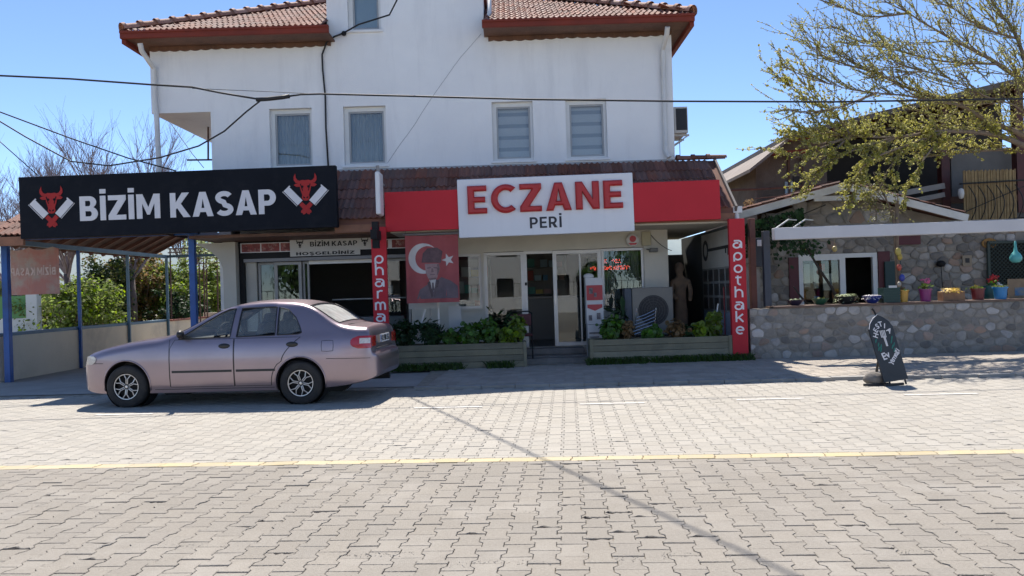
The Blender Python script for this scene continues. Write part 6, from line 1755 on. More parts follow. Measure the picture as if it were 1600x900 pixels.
for (px, py, cc, lb_) in ((1256, 387, (.6, .42, .05), 'yellow ornament ball hanging near the climbing branch'), (1304, 389, (.45, .36, .16), 'amber glass ball hanging above the terrace window')):
    c = at(px, py, 15.4); mb = MB(); mb.sphere(c, .05, .05, .06); mb.tube([c, c + Vector((0, 0, .4))], .003, 4); tag(mb.build('ornament_ball', mat('ball_%d' % px, cc, rough=.3), smooth=True), lb_, 'ornament')
gl = thing('gourd_lamp', 'turquoise gourd-shaped lamp hanging from the awning bar', 'lamp', at(1587, 380, 14.9))
c = at(1587, 402, 14.9)
mb = MB(); mb.lathe([(.001, -.10), (.06, -.095), (.10, -.05), (.105, 0), (.08, .06), (.035, .11), (.022, .2), (.016, .30), (.001, .31)], c, 20); mb.build('gourd', mat('turquoise', (.10, .42, .42), (.08, .36, .36), 5, .4), gl, smooth=True)
MB().tube([c + Vector((0, 0, .3)), (c.x, 14.9, 2.6)], .004, 5).build('cord', blackp, gl)
def wall_plate(label, px, py, w_, h_, m, name, oval=False):
    c = at(px, py, BY - .06); mb = MB()
    if oval: mb.plate([(w_ / 2 * math.cos(t), h_ / 2 * math.sin(t)) for t in [i * math.pi / 10 for i in range(20)]], (c.x, BY - .035, c.z), (1, 0, 0), (0, 0, 1), .03)
    else: mb.box(c.x - w_ / 2, c.x + w_ / 2, BY - .07, BY - .04, c.z - h_ / 2, c.z + h_ / 2)
    t = thing(name, label, 'plaque', (c.x, BY - .05, c.z)); mb.build('plaque_body', m, t); return t, c
t, c = wall_plate('orange-brown oval plaque reading 1900 on the stone wall', 1546, 380, .32, .22, mat('plaque_orange', (.30, .15, .03), rough=.6), 'oval_plaque', True)
for k, ch_ in enumerate('1900'):
    vs, fs = text_mesh(ch_, .14, .004, .002); MB().add([(c.x - .13 + k * .065 + v.x * .8, BY - .068 - v.z, c.z - .05 + v.y) for v in vs], fs).build('digit', blk, t)
t, c = wall_plate('small square beige plaque on the stone wall', 1511, 407, .20, .22, mat('plaque_beige', (.30, .24, .17), rough=.7), 'square_plaque')
MB().box(c.x - .045, c.x + .045, BY - .076, BY - .071, c.z - .05, c.z + .05).build('plaque_motif', blk, t)
t, c = wall_plate('dark red painted stone plaque under the awning bar', 1420, 375, .5, .2, MATS['maroon_paint'], 'red_plaque')
sp = thing('wall_lamp', 'black spot lamp with a hanging white tag on the stone wall', 'lamp', at(1470, 412, BY - .1))
c = at(1470, 412, BY - .1); mb = MB(); mb.sphere(c, .10, .08, .07); mb.build('lamp_head', blackp, sp, smooth=True); MB().tube([c, c + Vector((.02, 0, -.55))], .008, 5).build('lamp_cord', blackp, sp); MB().box(c.x - .04, c.x + .06, BY - .12, BY - .09, c.z - .68, c.z - .55).build('lamp_tag', wp, sp)
lt = thing('lattice', 'dark green wooden lattice on the stone wall beside the gourd lamp', 'lattice', (at(1590, 410, BY - .1).x, BY - .1, 1.2))
a, b = at(1546, 440, BY - .1), at(1640, 376, BY - .1)
lm = mat('lattice_green', (.05, .07, .06), rough=.7)
MB().box(a.x, b.x, BY - .06, BY - .045, a.z - .3, b.z).build('lattice_back', mat('lattice_dark', (.02, .02, .018), rough=.9), lt)
W_, H_ = b.x - a.x, b.z - a.z + .3
for sgn in (1, -1):
    k = -H_
    while k < W_:
        t0, t1 = max(0, -k), min(H_, W_ - k)
        if t1 - t0 > .05:
            zA, zB = (a.z - .3 + t0, a.z - .3 + t1) if sgn > 0 else (b.z - t0, b.z - t1)
            MB().bar((a.x + k + t0, BY - .08 - (.012 if sgn > 0 else 0), zA), (a.x + k + t1, BY - .08 - (.012 if sgn > 0 else 0), zB), .01, .026, (0, 1, 0)).build('lath', lm, lt)
        k += .085
for (p0, p1) in (((a.x, a.z - .3), (a.x, b.z)), ((a.x, b.z), (b.x, b.z))): MB().bar((p0[0], BY - .09, p0[1]), (p1[0], BY - .09, p1[1]), .05, .05).build('lattice_frame', lm, lt)
# meter boxes and ivy by the corner post
mt = thing('meter_box', 'dark meter cabinet with white tag behind the corner post', 'meter', (at(1190, 402, 15.5).x, 15.5, 1.7))
c = Vector(mt.location); MB().box(c.x - .18, c.x + .14, 15.5, 15.62, 1.72, 2.28).build('cabinet', mat('meter_dark', (.02, .025, .04), rough=.5), mt, bevel=.01); MB().box(c.x - .08, c.x + .04, 15.485, 15.498, 2.12, 2.24).build('meter_tag', white_p, mt)
mb = MB(); mb.box(4.32, 4.85, 15.64, 15.9, 0, 1.72); rb = tag(mb.build('pale_pillar', mat('pale_render', (.36, .345, .32), (.27, .26, .24), 3, .9, bump=.4)), 'pale rendered stub wall below the meter cabinet', 'wall')
iv = thing('ivy', 'dark ivy hanging under the left slope of the gable', 'ivy', (5.6, 16.3, 2.6))
rng = random.Random(8); mb = MB()
for i in range(800):
    px = rng.uniform(1165, 1255); top = 350 - (px - 1165) * .27
    p = at(px, top + abs(rng.gauss(0, 1)) * (26 if px < 1240 else 16), 16.45 + rng.uniform(-.25, .3)); leaf(mb, p, (rng.gauss(0, 1), -1, .4), rng.uniform(.05, .11), rng, 'quad', 1.3)
mb.build('ivy_leaves', DKL, iv)
MB().tube([at(1190, 350, 16.5), at(1230, 345, 16.5), at(1290, 320, 16.5)], .012, 5).build('ivy_stem', MATS['dark_bark'], iv)

# ================================================================== BUDDING TREE AT THE RIGHT
bt = thing('budding_tree', 'spreading tree with fresh yellow-green leaves over the restaurant', 'tree', (11.4, 16.4, 0))
rng = random.Random(77)
def PP(px, py, Y): return at(px, py, Y)
TB = Vector((11.35, 16.4, 0))
limbs = [
    [(1650, 330, 16.4), (1625, 240, 16.3), (1600, 212, 16.2), (1545, 190, 16.0), (1500, 165, 15.8), (1420, 138, 15.5), (1330, 95, 15.2), (1262, 62, 15.0)],
    [(1625, 240, 16.3), (1560, 212, 16.0), (1480, 205, 15.7), (1400, 214, 15.4), (1330, 212, 15.2), (1260, 200, 15.0)],
    [(1640, 250, 16.3), (1615, 150, 16.2), (1560, 100, 16.0), (1490, 62, 15.8), (1420, 20, 15.6), (1360, -30, 15.4)],
    [(1615, 150, 16.2), (1590, 60, 16.2), (1550, 0, 16.2), (1520, -60, 16.2)],
    [(1500, 165, 15.8), (1420, 150, 15.3), (1330, 140, 15.0), (1262, 118, 14.8)],
    [(1560, 100, 16.0), (1470, 95, 15.6), (1380, 72, 15.3), (1300, 40, 15.1)],
    [(1480, 205, 15.7), (1425, 225, 15.3), (1390, 262, 15.2), (1372, 300, 15.2)],
    [(1400, 214, 15.4), (1330, 236, 15.0), (1282, 262, 14.9), (1262, 285, 14.9)],
    [(1625, 240, 16.3), (1560, 235, 16.6), (1490, 240, 16.8), (1450, 245, 16.9)],
    [(1640, 250, 16.3), (1600, 175, 15.6), (1540, 150, 15.0), (1470, 118, 14.5), (1390, 100, 14.2)],
    [(1615, 150, 16.2), (1640, 50, 16.0), (1620, -30, 15.8)],
    [(1590, 60, 16.2), (1530, 40, 15.6), (1460, -10, 15.2)],
    [(1330, 212, 15.2), (1300, 175, 15.3), (1262, 160, 15.2)],
    [(1425, 225, 15.3), (1360, 250, 15.0), (1330, 290, 15.0)],
    [(1380, 115, 15.3), (1320, 100, 15.1), (1275, 82, 15.0)],
    [(1370, 145, 15.1), (1310, 168, 14.9), (1265, 178, 14.9)],
    [(1330, 212, 15.2), (1280, 232, 15.0), (1235, 250, 15.0)],
    [(1420, 20, 15.6), (1350, 25, 15.4), (1290, -5, 15.3)],
    [(1400, 214, 15.4), (1362, 240, 15.1), (1345, 275, 15.0), (1330, 310, 15.0)],
    [(1480, 205, 15.7), (1450, 240, 15.3), (1425, 280, 15.2), (1412, 310, 15.2)],
    [(1330, 212, 15.2), (1305, 235, 15.0), (1290, 265, 14.9), (1268, 282, 14.9)],
]
trunk = MB(); wood = MB(); twig = MB(); lv = MB(); lv2 = MB()
first = at(1650, 330, 16.4)
trunk.tube([TB - Vector((0, 0, .1)), TB + Vector((.02, 0, .9)), first.lerp(TB, .35), first], [.24, .2, .17, .15], 10)
trunk.build('trunk', MATS['grey_bark'], bt, smooth=True)
def smooth_path(P_, n=6):
    res = []
    k = len(P_)
    for i in range(k - 1):
        p0, p1, p2, p3 = P_[max(i - 1, 0)], P_[i], P_[i + 1], P_[min(i + 2, k - 1)]
        for j in range(n):
            t = j / n
            res.append(.5 * ((2 * p1) + (p2 - p0) * t + (2 * p0 - 5 * p1 + 4 * p2 - p3) * t * t + (3 * p1 - p0 - 3 * p2 + p3) * t ** 3))
    res.append(P_[-1]); return res
def cluster(p, s):
    for k in range(rng.choice((2, 3, 3, 4))):
        d = Vector((rng.gauss(0, 1), rng.gauss(0, 1), rng.gauss(.4, 1))).normalized()
        leaf(lv if rng.random() < .7 else lv2, p + d * s * .6, d + Vector((0, 0, .4)), s * rng.uniform(.6, 1.4), rng, 'quad', 1.25)
LOWER_L = {1, 6, 7, 8, 12, 13, 16, 18, 19, 20}
CUR = [0]
def shoot(p, d, L, lev):
    k = max(4, int(L / .09)); pts = [p.copy()]; q_ = p.copy(); dd = d.copy()
    for i in range(k):
        dd = (dd + Vector((rng.gauss(0, .07), rng.gauss(0, .07), .03 + rng.gauss(0, .05)))).normalized(); q_ = q_ + dd * (L / k); pts.append(q_.copy())
    twig.tube(pts, [max(.0035, .010 * (.6 if lev else 1) * (1 - .8 * i / k)) for i in range(k + 1)], 3, cap=False)
    for i in range(1, k + 1):
        for r_ in range(2):
            if rng.random() < (.92 if CUR[0] in LOWER_L else .80): cluster(pts[i].lerp(pts[i - 1], rng.random()), .040 if CUR[0] in LOWER_L else .026)
    if lev == 0:
        for i in range(rng.randint(2, 4)):
            j = rng.randint(1, k - 1)
            nd = (dd + Vector((rng.gauss(0, .6), rng.gauss(0, .6), rng.gauss(.1, .5)))).normalized(); shoot(pts[j], nd, L * rng.uniform(.3, .55), 1)
for li, lp in enumerate(limbs):
    P_ = smooth_path([at(*q_) for q_ in lp], 6)
    n = len(P_); r0 = {0: .085, 2: .065, 1: .065, 3: .05}.get(li, .026)
    wood.tube(P_, [max(.007, r0 * (1 - i / n) ** 1.1) for i in range(n)], 7, cap=False)
    CUR[0] = li
    drop = li in (6, 7, 13, 18, 19, 20)
    tot = 0.0; nxt = .5 if r0 > .06 else .1
    for i in range(1, n):
        seg = (P_[i] - P_[i - 1]); tot += seg.length
        while tot > nxt:
            f = 1 - (tot - nxt) / seg.length; p = P_[i - 1].lerp(P_[i], f)
            d0 = seg.normalized()
            up = rng.uniform(-.25, .8) if not drop else rng.uniform(-.7, .3)
            d = (d0 * rng.uniform(.6, 1.3) + Vector((rng.gauss(-.1, .35), rng.gauss(0, .5), up))).normalized()
            shoot(p, d, rng.uniform(.35, 1.15) * (1.0 if not drop else .55), 0)
            nxt += rng.uniform(.065, .14)
            if rng.random() < .12 and not drop and i < n - 2:
                d2 = (d0 * .8 + Vector((rng.gauss(-.35, .3), rng.gauss(0, .5), rng.uniform(-.35, .6)))).normalized(); e2 = p + d2 * rng.uniform(.7, 1.6) + Vector((0, 0, .1)); m2_ = p.lerp(e2, .5) + Vector((0, 0, -.05)); wood.tube([p, m2_, e2], [.014, .010, .005], 5, cap=False)
                for q9 in range(6): shoot(p.lerp(e2, rng.uniform(.15, 1)), (d2 + Vector((rng.gauss(0, .5), rng.gauss(0, .5), rng.gauss(.15, .4)))).normalized(), rng.uniform(.3, .8), 0)
wood.build('limbs', mat('warm_bark', (.25, .19, .14), (.17, .13, .10), 8, .9, bump=.5, bscale=40), bt, smooth=True)
twig.build('twigs', mat('budding_twig', (.21, .16, .10), (.15, .11, .075), 8, .85), bt)
BL1 = gr('fresh_leaf', (.48, .46, .13), (.40, .40, .11), .58); BL2 = gr('fresh_leaf_pale', (.60, .55, .22), (.52, .49, .18), .58)
lv.build('crown', BL1, bt); lv2.build('crown', BL2, bt)
# small climbing tree growing through the awning
cl = thing('climbing_shrub', 'thin climbing shrub with olive leaves growing through the awning bar', 'shrub', (at(1400, 470, 15.6).x, 15.6, .1))
lv3 = MB(); st3 = MB(); c = at(1402, 470, 15.6)
st3.tube([(c.x, 15.6, .1), at(1400, 400, 15.6), at(1396, 340, 15.5), at(1380, 300, 15.4), at(1365, 270, 15.3)], [.03, .027, .022, .016, .008], 6)
for i in range(26):
    p = at(rng.uniform(1340, 1410), rng.uniform(285, 340), 15.45); d = Vector((rng.gauss(-.3, .6), rng.gauss(0, .5), rng.gauss(.2, .5))).normalized()
    e = p + d * rng.uniform(.2, .6); st3.tube([at(1396, 330, 15.5).lerp(p, .6), p, e], [.008, .006, .003], 4)
    for k in range(18): leaf(lv3, p.lerp(e, rng.random()) + Vector((rng.gauss(0, .07), rng.gauss(0, .07), rng.gauss(0, .07))), (rng.gauss(0, 1), rng.gauss(0, 1), 1), .05, rng, 'quad', 1.2)
st3.build('stems', MATS['warm_bark'], cl); lv3.build('foliage', gr('olive_pale', (.22, .22, .09), (.16, .16, .06), .3), cl)

# ================================================================== BOARD SIGN ON THE STREET
AB = 10.55
ab = thing('board_sign', 'leaning black pointed-arch chalkboard reading HESTIA on iron feet at the roadside', 'board sign', (at(1398, 603, AB).x, AB, 0))
bl0, br0, ap = at(1381, 598, AB - .02), at(1418, 592, AB + .04), at(1366, 491, AB + .10)
ax = (br0 - bl0); wd = ax.length; ax.normalize()
mid = (bl0 + br0) / 2
upv = (ap - mid); upv = (upv - ax * upv.dot(ax) * .25).normalized(); ht = .90
nb = ax.cross(upv).normalized()          # towards +Y side or camera
if nb.y > 0: nb = -nb
def bp3(u, v, d=0.0):                    # u across -0.5..0.5, v up 0..1
    return mid + ax * (u * wd) + upv * (v * ht) + nb * d + ax * 0
arch = [(-.5, 0), (.5, 0), (.5, .80), (.40, .88), (.22, .95), (0, 1.0), (-.22, .95), (-.40, .88), (-.5, .80)]
mb = MB(); k = len(arch)
mb.add([bp3(u, v, .012) for u, v in arch] + [bp3(u, v, -.012) for u, v in arch], [tuple(range(k)), tuple(range(k, 2 * k))[::-1]] + [(i, k + i, k + (i + 1) % k, (i + 1) % k) for i in range(k)])
mb.build('board_panel', mat('chalkboard', (.010, .013, .018), (.016, .019, .024), 6, .45), ab)
MB().tube([bp3(u, v, .012) for u, v in ((-.5, .80), (-.40, .88), (-.22, .95), (0, 1.0))], .005, 5).build('chalk_edge', white_p, ab)
MB().tube([bp3(-.02, .99), bp3(-.06, 1.06), bp3(-.12, 1.10)], .012, 6).build('hook', blackp, ab)
def chalk(txt, path, s, bold=.0, m=white_p):
    for ch_, (u, v, rot) in zip(txt, path):
        vs, fs = text_mesh(ch_, 1.0, .02 + bold, .01)
        b = bounds(vs); cx, cy = (b[0] + b[1]) / 2, (b[2] + b[3]) / 2
        cr, sr = math.cos(R(rot)), math.sin(R(rot))
        mb = MB(); mb.add([bp3(u, v, .0135) + ax * (((x_.x - cx) * cr - (x_.y - cy) * sr) * s) + upv * (((x_.x - cx) * sr + (x_.y - cy) * cr) * s) + nb * (x_.z * .1) for x_ in vs], fs); mb.build('letter', m, ab)
chalk('HEST', [(-.30, .70, 62), (-.24, .775, 42), (-.13, .83, 20), (.02, .855, 2)], .095)
chalk('IA', [(.17, .82, -18), (.30, .745, -48)], .095)
for u in (-.08, -.02, .04, .10): MB().bar(bp3(u, .76, .014), bp3(u + .0, .655, .014), .010, .004, nb).build('fork_mark', white_p, ab)
for (a_, b_) in (((-.09, .665), (.11, .655)), ((.0, .66), (.02, .52)), ((.05, .66), (.06, .52))): MB().bar(bp3(*a_, .015), bp3(*b_, .015), .012, .004, nb).build('fork_mark', white_p, ab)
grn_c = mat('chalk_green', (.02, .16, .13), rough=.7)
for (u, v) in ((-.36, .62), (-.30, .56), (-.22, .53), (-.26, .48), (-.33, .50), (.26, .58), (.32, .63), (.24, .50), (.33, .53), (.28, .45)):
    mb = MB(); mb.plate([(.03 * math.cos(t), .014 * math.sin(t)) for t in [i * math.pi / 5 for i in range(10)]], bp3(u, v, .0135), ax.lerp(upv, .6).normalized() if nb.dot(ax.cross(upv)) > 0 else ax, upv.lerp(ax, -.3).normalized(), .003); mb.build('leaf_mark', grn_c, ab)
chalk('Ev', [(-.20, .38, 10), (-.04, .385, 14)], .13)
chalk('Yemegi', [(.02, .27, 42), (.10, .30, 42), (.19, .335, 42), (.28, .375, 42), (.36, .41, 42), (.42, .445, 42)], .095)
irb = mat('iron_feet', (.02, .02, .022), rough=.6)
MB().bar((mid.x - .42, AB + .02, .022), (mid.x - .06, AB + .06, .022), .03, .03).build('foot_bar', irb, ab)
MB().bar((mid.x - .18, AB - .05, .018), (mid.x + .12, AB + .06, .018), .03, .03).build('foot_bar', irb, ab)
for u in (-.28, .38): 
    p = bp3(u, .02); MB().tube([p, (p.x + .02, p.y, .015)], .012, 6).build('leg', irb, ab)
MB().bar(bp3(-.1, .6, -.015), (mid.x - .10, AB + .40, .01), .025, .025).build('back_strut', irb, ab)
mb = MB(); mb.sphere((bl0.x - .06, AB + .14, .085), .14, .11, .095, 14, 9)
rk_ = [(x + .02 * noise.noise(Vector((x * 14, y * 14, z * 14))), y, max(.0, z + .025 * noise.noise(Vector((x * 9, y * 9, z * 9 + 4))))) for x, y, z in mb.v]; mb.v = rk_
tag(mb.build('rock', STM[1], smooth=True), 'grey rock weighing down the iron feet of the chalkboard', 'rock')
# ================================================================== THE PARKED CAR
def pchip(pts):
    xs = [p[0] for p in pts]; ys = [p[1] for p in pts]; n = len(xs)
    h = [xs[i + 1] - xs[i] for i in range(n - 1)]; dl = [(ys[i + 1] - ys[i]) / h[i] for i in range(n - 1)]
    d = [dl[0]] + [0] * (n - 2) + [dl[-1]]
    for i in range(1, n - 1):
        if dl[i - 1] * dl[i] > 0:
            w1, w2 = 2 * h[i] + h[i - 1], h[i] + 2 * h[i - 1]; d[i] = (w1 + w2) / (w1 / dl[i - 1] + w2 / dl[i])
    def f(x):
        if x <= xs[0]: return ys[0]
        if x >= xs[-1]: return ys[-1]
        i = 0
        while x > xs[i + 1]: i += 1
        t = (x - xs[i]) / h[i]
        return (ys[i] * (1 + 2 * t) * (1 - t) ** 2 + d[i] * h[i] * t * (1 - t) ** 2 + ys[i + 1] * t * t * (3 - 2 * t) + d[i + 1] * h[i] * t * t * (t - 1))
    return f
WB = 2.42
zt_f = pchip([(-1.03, .50), (-1.02, .58), (-.99, .635), (-.955, .66), (-.935, .74), (-.925, .86), (-.905, .955), (-.86, .99), (-.70, 1.005), (-.56, 1.03), (-.10, 1.285), (.02, 1.325), (.20, 1.352), (.50, 1.365), (.80, 1.352), (1.00, 1.315), (1.12, 1.272), (1.78, .955), (1.90, .925), (2.2, .895), (2.6, .835), (2.9, .765), (3.05, .705), (3.10, .64), (3.14, .60), (3.18, .54), (3.20, .46)])
zb_f = pchip([(-1.03, .40), (-.98, .33), (-.8, .27), (-.5, .22), (0, .19), (2.4, .175), (2.8, .175), (3.05, .21), (3.16, .27), (3.20, .34)])
wp_f = pchip([(-1.03, .50), (-1.01, .60), (-.96, .685), (-.88, .735), (-.7, .775), (-.3, .805), (.3, .815), (1.5, .815), (2.2, .805), (2.6, .785), (2.85, .745), (3.02, .68), (3.12, .59), (3.17, .50), (3.20, .40)])
sd_f = pchip([(.15, .94), (.22, .955), (.32, .982), (.45, .995), (.60, 1.0), (.72, .992), (.83, .972), (.90, .945), (.93, .928), (1.05, .875), (1.20, .80), (1.32, .725), (1.42, .66)])
def sideY(x, z): return wp_f(x) * sd_f(z)
rad_f = pchip([(-1.03, .03), (-.93, .05), (-.8, .09), (-.56, .08), (-.1, .055), (.2, .07), (.9, .06), (1.15, .045), (1.75, .05), (2.0, .09), (2.9, .11), (3.1, .06), (3.2, .04)])
crown_f = pchip([(-1.03, .003), (-.9, .01), (-.5, .022), (.2, .035), (.9, .035), (1.8, .03), (2.6, .03), (3.0, .02), (3.2, .003)])
def section(x, shrink=0.0, zlow=None):
    zt, zb = zt_f(x) - shrink, (zb_f(x) if zlow is None else zlow)
    r = min(rad_f(x), (zt - zb) * .4)
    zc = zt - r; pts = []
    n1, n2, n3 = 24, 5, 5
    Y = lambda z: max(.05, sideY(x, z) - shrink)
    for i in range(4): pts.append((Y(zb) * .93 * i / 3, zb))
    for i in range(n1): z = zb + .012 + (zc - zb - .012) * i / (n1 - 1); pts.append((Y(z), z))
    p0 = (Y(zc), zc); c = (Y(zt) * 1.0, zt); p2 = (max(.02, Y(zt) - 1.4 * r), zt + crown_f(x) * .25)
    for i in range(1, n2 + 1):
        t = i / n2; pts.append(((1 - t) ** 2 * p0[0] + 2 * t * (1 - t) * c[0] + t * t * p2[0], (1 - t) ** 2 * p0[1] + 2 * t * (1 - t) * c[1] + t * t * p2[1]))
    for i in range(1, n3 + 1):
        t = i / n3; pts.append((p2[0] * (1 - t), zt + crown_f(x) * (.25 + .75 * (1 - (1 - t) ** 2))))
    return pts
def loft(xs, shrink=0.0, zlow=None):
    mb = MB(); vs, fs = [], []
    k = None
    for x in xs:
        s = section(x, shrink, zlow); full = [(x, y, z) for y, z in s] + [(x, -y, z) for y, z in s[-2:0:-1]]
        k = len(full); vs += full
    for i in range(len(xs) - 1):
        for j in range(k):
            a, b = i * k + j, i * k + (j + 1) % k; fs.append((a, a + k, b + k, b))
    fs.append(tuple(range(k))); fs.append(tuple((len(xs) - 1) * k + j for j in range(k))[::-1])
    mb.add(vs, fs); return mb
def lin(a, b, n): return [a + (b - a) * i / n for i in range(n + 1)]
stations = lin(-1.03, -.86, 12)[:-1] + lin(-.86, -.2, 14)[:-1] + lin(-.2, .3, 12)[:-1] + lin(.3, .95, 8)[:-1] + lin(.95, 2.0, 26)[:-1] + lin(2.0, 2.9, 14)[:-1] + lin(2.9, 3.2, 14)
paint = mat('mauve_metallic', (.315, .252, .282), (.285, .23, .258), 1.5, .30, metal=.75, coat=.45, c3=(.30, .26, .24), c3scale=3.5, c3amt=.18, rvar=.06)
pb = paint.node_tree.nodes['Principled BSDF']; pb.inputs['Coat Roughness'].default_value = .06
rubber = mat('black_rubber', (.016, .016, .017), (.028, .027, .026), 12, .8)
trimb = mat('black_trim', (.014, .014, .015), rough=.45)
carglass = glass_mat('car_glass', (.90, .95, .93), 0.0, .06, .11, (.55, .60, .57))
def tmp(mb, name='t'):
    o = bpy.data.objects.new(name, mb.mesh(name, paint)); COL.objects.link(o)
    bm = bmesh.new(); bm.from_mesh(o.data); bmesh.ops.recalc_face_normals(bm, faces=bm.faces); bm.to_mesh(o.data); bm.free(); return o
WIN_F = [(1.68, .905), (1.60, .955), (1.13, 1.235), (1.02, 1.283), (.93, 1.292), (.965, .915)]
WIN_R = [(.875, .915), (.845, 1.294), (.42, 1.300), (.36, 1.297), (.345, .925)]
WIN_Q = [(.315, .927), (.325, 1.292), (.19, 1.255), (.08, 1.15), (.01, 1.02), (-.015, .95), (.03, .932)]
body = tmp(loft(stations), 'body')
cutters = []
cutters.append(tmp(loft(lin(-.50, 1.86, 44), .05, .40)))
def prism(poly):
    mb = MB(); mb.plate([(x, z) for x, z in poly], (0, 1.2, 0), (1, 0, 0), (0, 0, 1), 2.4); return tmp(mb)
for wpl in (WIN_F, WIN_R, WIN_Q): cutters.append(prism(wpl))
def zprism(poly, z0, z1):
    mb = MB(); mb.plate(poly, (0, 0, z0), (1, 0, 0), (0, 1, 0), z1 - z0); return tmp(mb)
WS = [(1.71, .63), (1.16, .535), (1.16, -.535), (1.71, -.63)]
RW = [(-.08, .53), (-.49, .60), (-.49, -.60), (-.08, -.53)]
cutters.append(zprism(WS, .9, 1.6)); cutters.append(zprism(RW, 1.02, 1.6))
AR = .335
for wx in (0, WB):
    for sgn in (-1, 1):
        mb = MB(); mb.lathe([(.001, -.3), (AR, -.3), (AR, .3), (.001, .3)], (wx, sgn * .80, .295), 40, 'y'); o = tmp(mb)
        bm = bmesh.new(); bm.from_mesh(o.data); bmesh.ops.remove_doubles(bm, verts=bm.verts, dist=.002); bmesh.ops.recalc_face_normals(bm, faces=bm.faces); bm.to_mesh(o.data); bm.free(); cutters.append(o)
for i, c in enumerate(cutters):
    md = body.modifiers.new('b%d' % i, 'BOOLEAN'); md.operation = 'DIFFERENCE'; md.solver = 'EXACT'; md.object = c
bpy.context.view_layer.update()
dg = bpy.context.evaluated_depsgraph_get()
bme = bpy.data.meshes.new_from_object(body.evaluated_get(dg))
for o in cutters + [body]: bpy.data.objects.remove(o)
bme.shade_smooth(); bme.set_sharp_from_angle(angle=R(32)); bme.materials.clear(); bme.materials.append(paint); bme.name = 'body'
YAW = R(5.0)
car = thing('parked_car', 'mauve four-door saloon car parked in front of the butcher shop', 'car', (-2.75, 11.31, 0), None, math.pi - YAW)
car.scale = (.993, .993, .993)
def cpart(mb, name, m, parent=car, smooth=False, bevel=0):
    o = mb.build(name, m, parent, smooth, bevel, local=True); return o
bo = bpy.data.objects.new('body', bme); COL.objects.link(bo); bo.parent = car
# glass
def xrange_at(poly, z):
    xs = []
    for i in range(len(poly)):
        a, b = poly[i], poly[(i + 1) % len(poly)]
        if (a[1] - z) * (b[1] - z) < 0: t = (z - a[1]) / (b[1] - a[1]); xs.append(a[0] + (b[0] - a[0]) * t)
    return (min(xs), max(xs)) if len(xs) >= 2 else None
def side_patch(rows, off, s, nx=10):
    """rows: list of (z, xlo, xhi); a patch of the car's side surface moved outwards by off"""
    vs, fs = [], []
    for (z, a, b) in rows:
        for i in range(nx + 1):
            x = a + (b - a) * i / nx; vs.append((x, s * (sideY(x, z) + off), z))
    for j in range(len(rows) - 1):
        for i in range(nx):
            k = j * (nx + 1) + i; f = (k, k + 1, k + nx + 2, k + nx + 1); fs.append(f if s < 0 else f[::-1])
    return vs, fs
for s in (1, -1):
    for poly in (WIN_F, WIN_R, WIN_Q):
        z0, z1 = min(p[1] for p in poly) + .002, max(p[1] for p in poly) - .002
        rows = []
        for i in range(9):
            z = z0 + (z1 - z0) * i / 8; xr = xrange_at(poly, z)
            if xr: rows.append((z, xr[0] - .008, xr[1] + .008))
        mb = MB(); mb.add(*side_patch(rows, -.012, s)); cpart(mb, 'side_window', carglass, smooth=True)
        pts = []
        for i in range(len(poly)):
            a, b = poly[i], poly[(i + 1) % len(poly)]
            for t in (0, .33, .66): x, z = a[0] + (b[0] - a[0]) * t, a[1] + (b[1] - a[1]) * t; pts.append((x, s * (sideY(x, z) - .001), z))
        mb = MB(); mb.tube(pts + [pts[0]], .0085, 6); cpart(mb, 'window_seal', trimb)
def top_patch(xa, xb, wa, wb, lift=-.012, n=12):
    vs, fs = [], []
    for i in range(n + 1):
        x = xa + (xb - xa) * i / n; w_ = wa + (wb - wa) * i / n
        s = section(x); 
        for j in range(n + 1):
            y = -w_ + 2 * w_ * j / n; ay = abs(y)
            z = s[-1][1]
            for k in range(len(s) - 1, 0, -1):
                if s[k][0] <= ay <= s[k - 1][0] and s[k][1] > s[0][1] + .2:
                    t = (ay - s[k][0]) / max(1e-6, s[k - 1][0] - s[k][0]); z = s[k][1] + (s[k - 1][1] - s[k][1]) * t; break
            vs.append((x, y, z + lift))
    for i in range(n):
        for j in range(n): k = i * (n + 1) + j; fs.append((k, k + 1, k + n + 2, k + n + 1))
    return vs, fs
mb = MB(); mb.add(*top_patch(1.74, 1.13, .645, .55)); cpart(mb, 'windscreen', carglass, smooth=True)
mb = MB(); mb.add(*top_patch(-.05, -.52, .54, .615)); cpart(mb, 'rear_window', glass_mat('car_glass_rear', (.62, .70, .68), .03, .12, .55), smooth=True)  # pale veil in the glass colour imitates the mirrored sky
for (xa, xb, wa, wb) in ((1.71, 1.16, .63, .535), (-.08, -.49, .53, .60)):
    vs, _ = top_patch(xa, xb, wa, wb, .002, 12); n = 12
    loop = [vs[j] for j in range(n + 1)] + [vs[i * (n + 1) + n] for i in range(1, n + 1)] + [vs[n * (n + 1) + j] for j in range(n - 1, -1, -1)] + [vs[i * (n + 1)] for i in range(n - 1, -1, -1)]
    mb = MB(); mb.tube(loop, .010, 6); cpart(mb, 'window_seal', trimb)
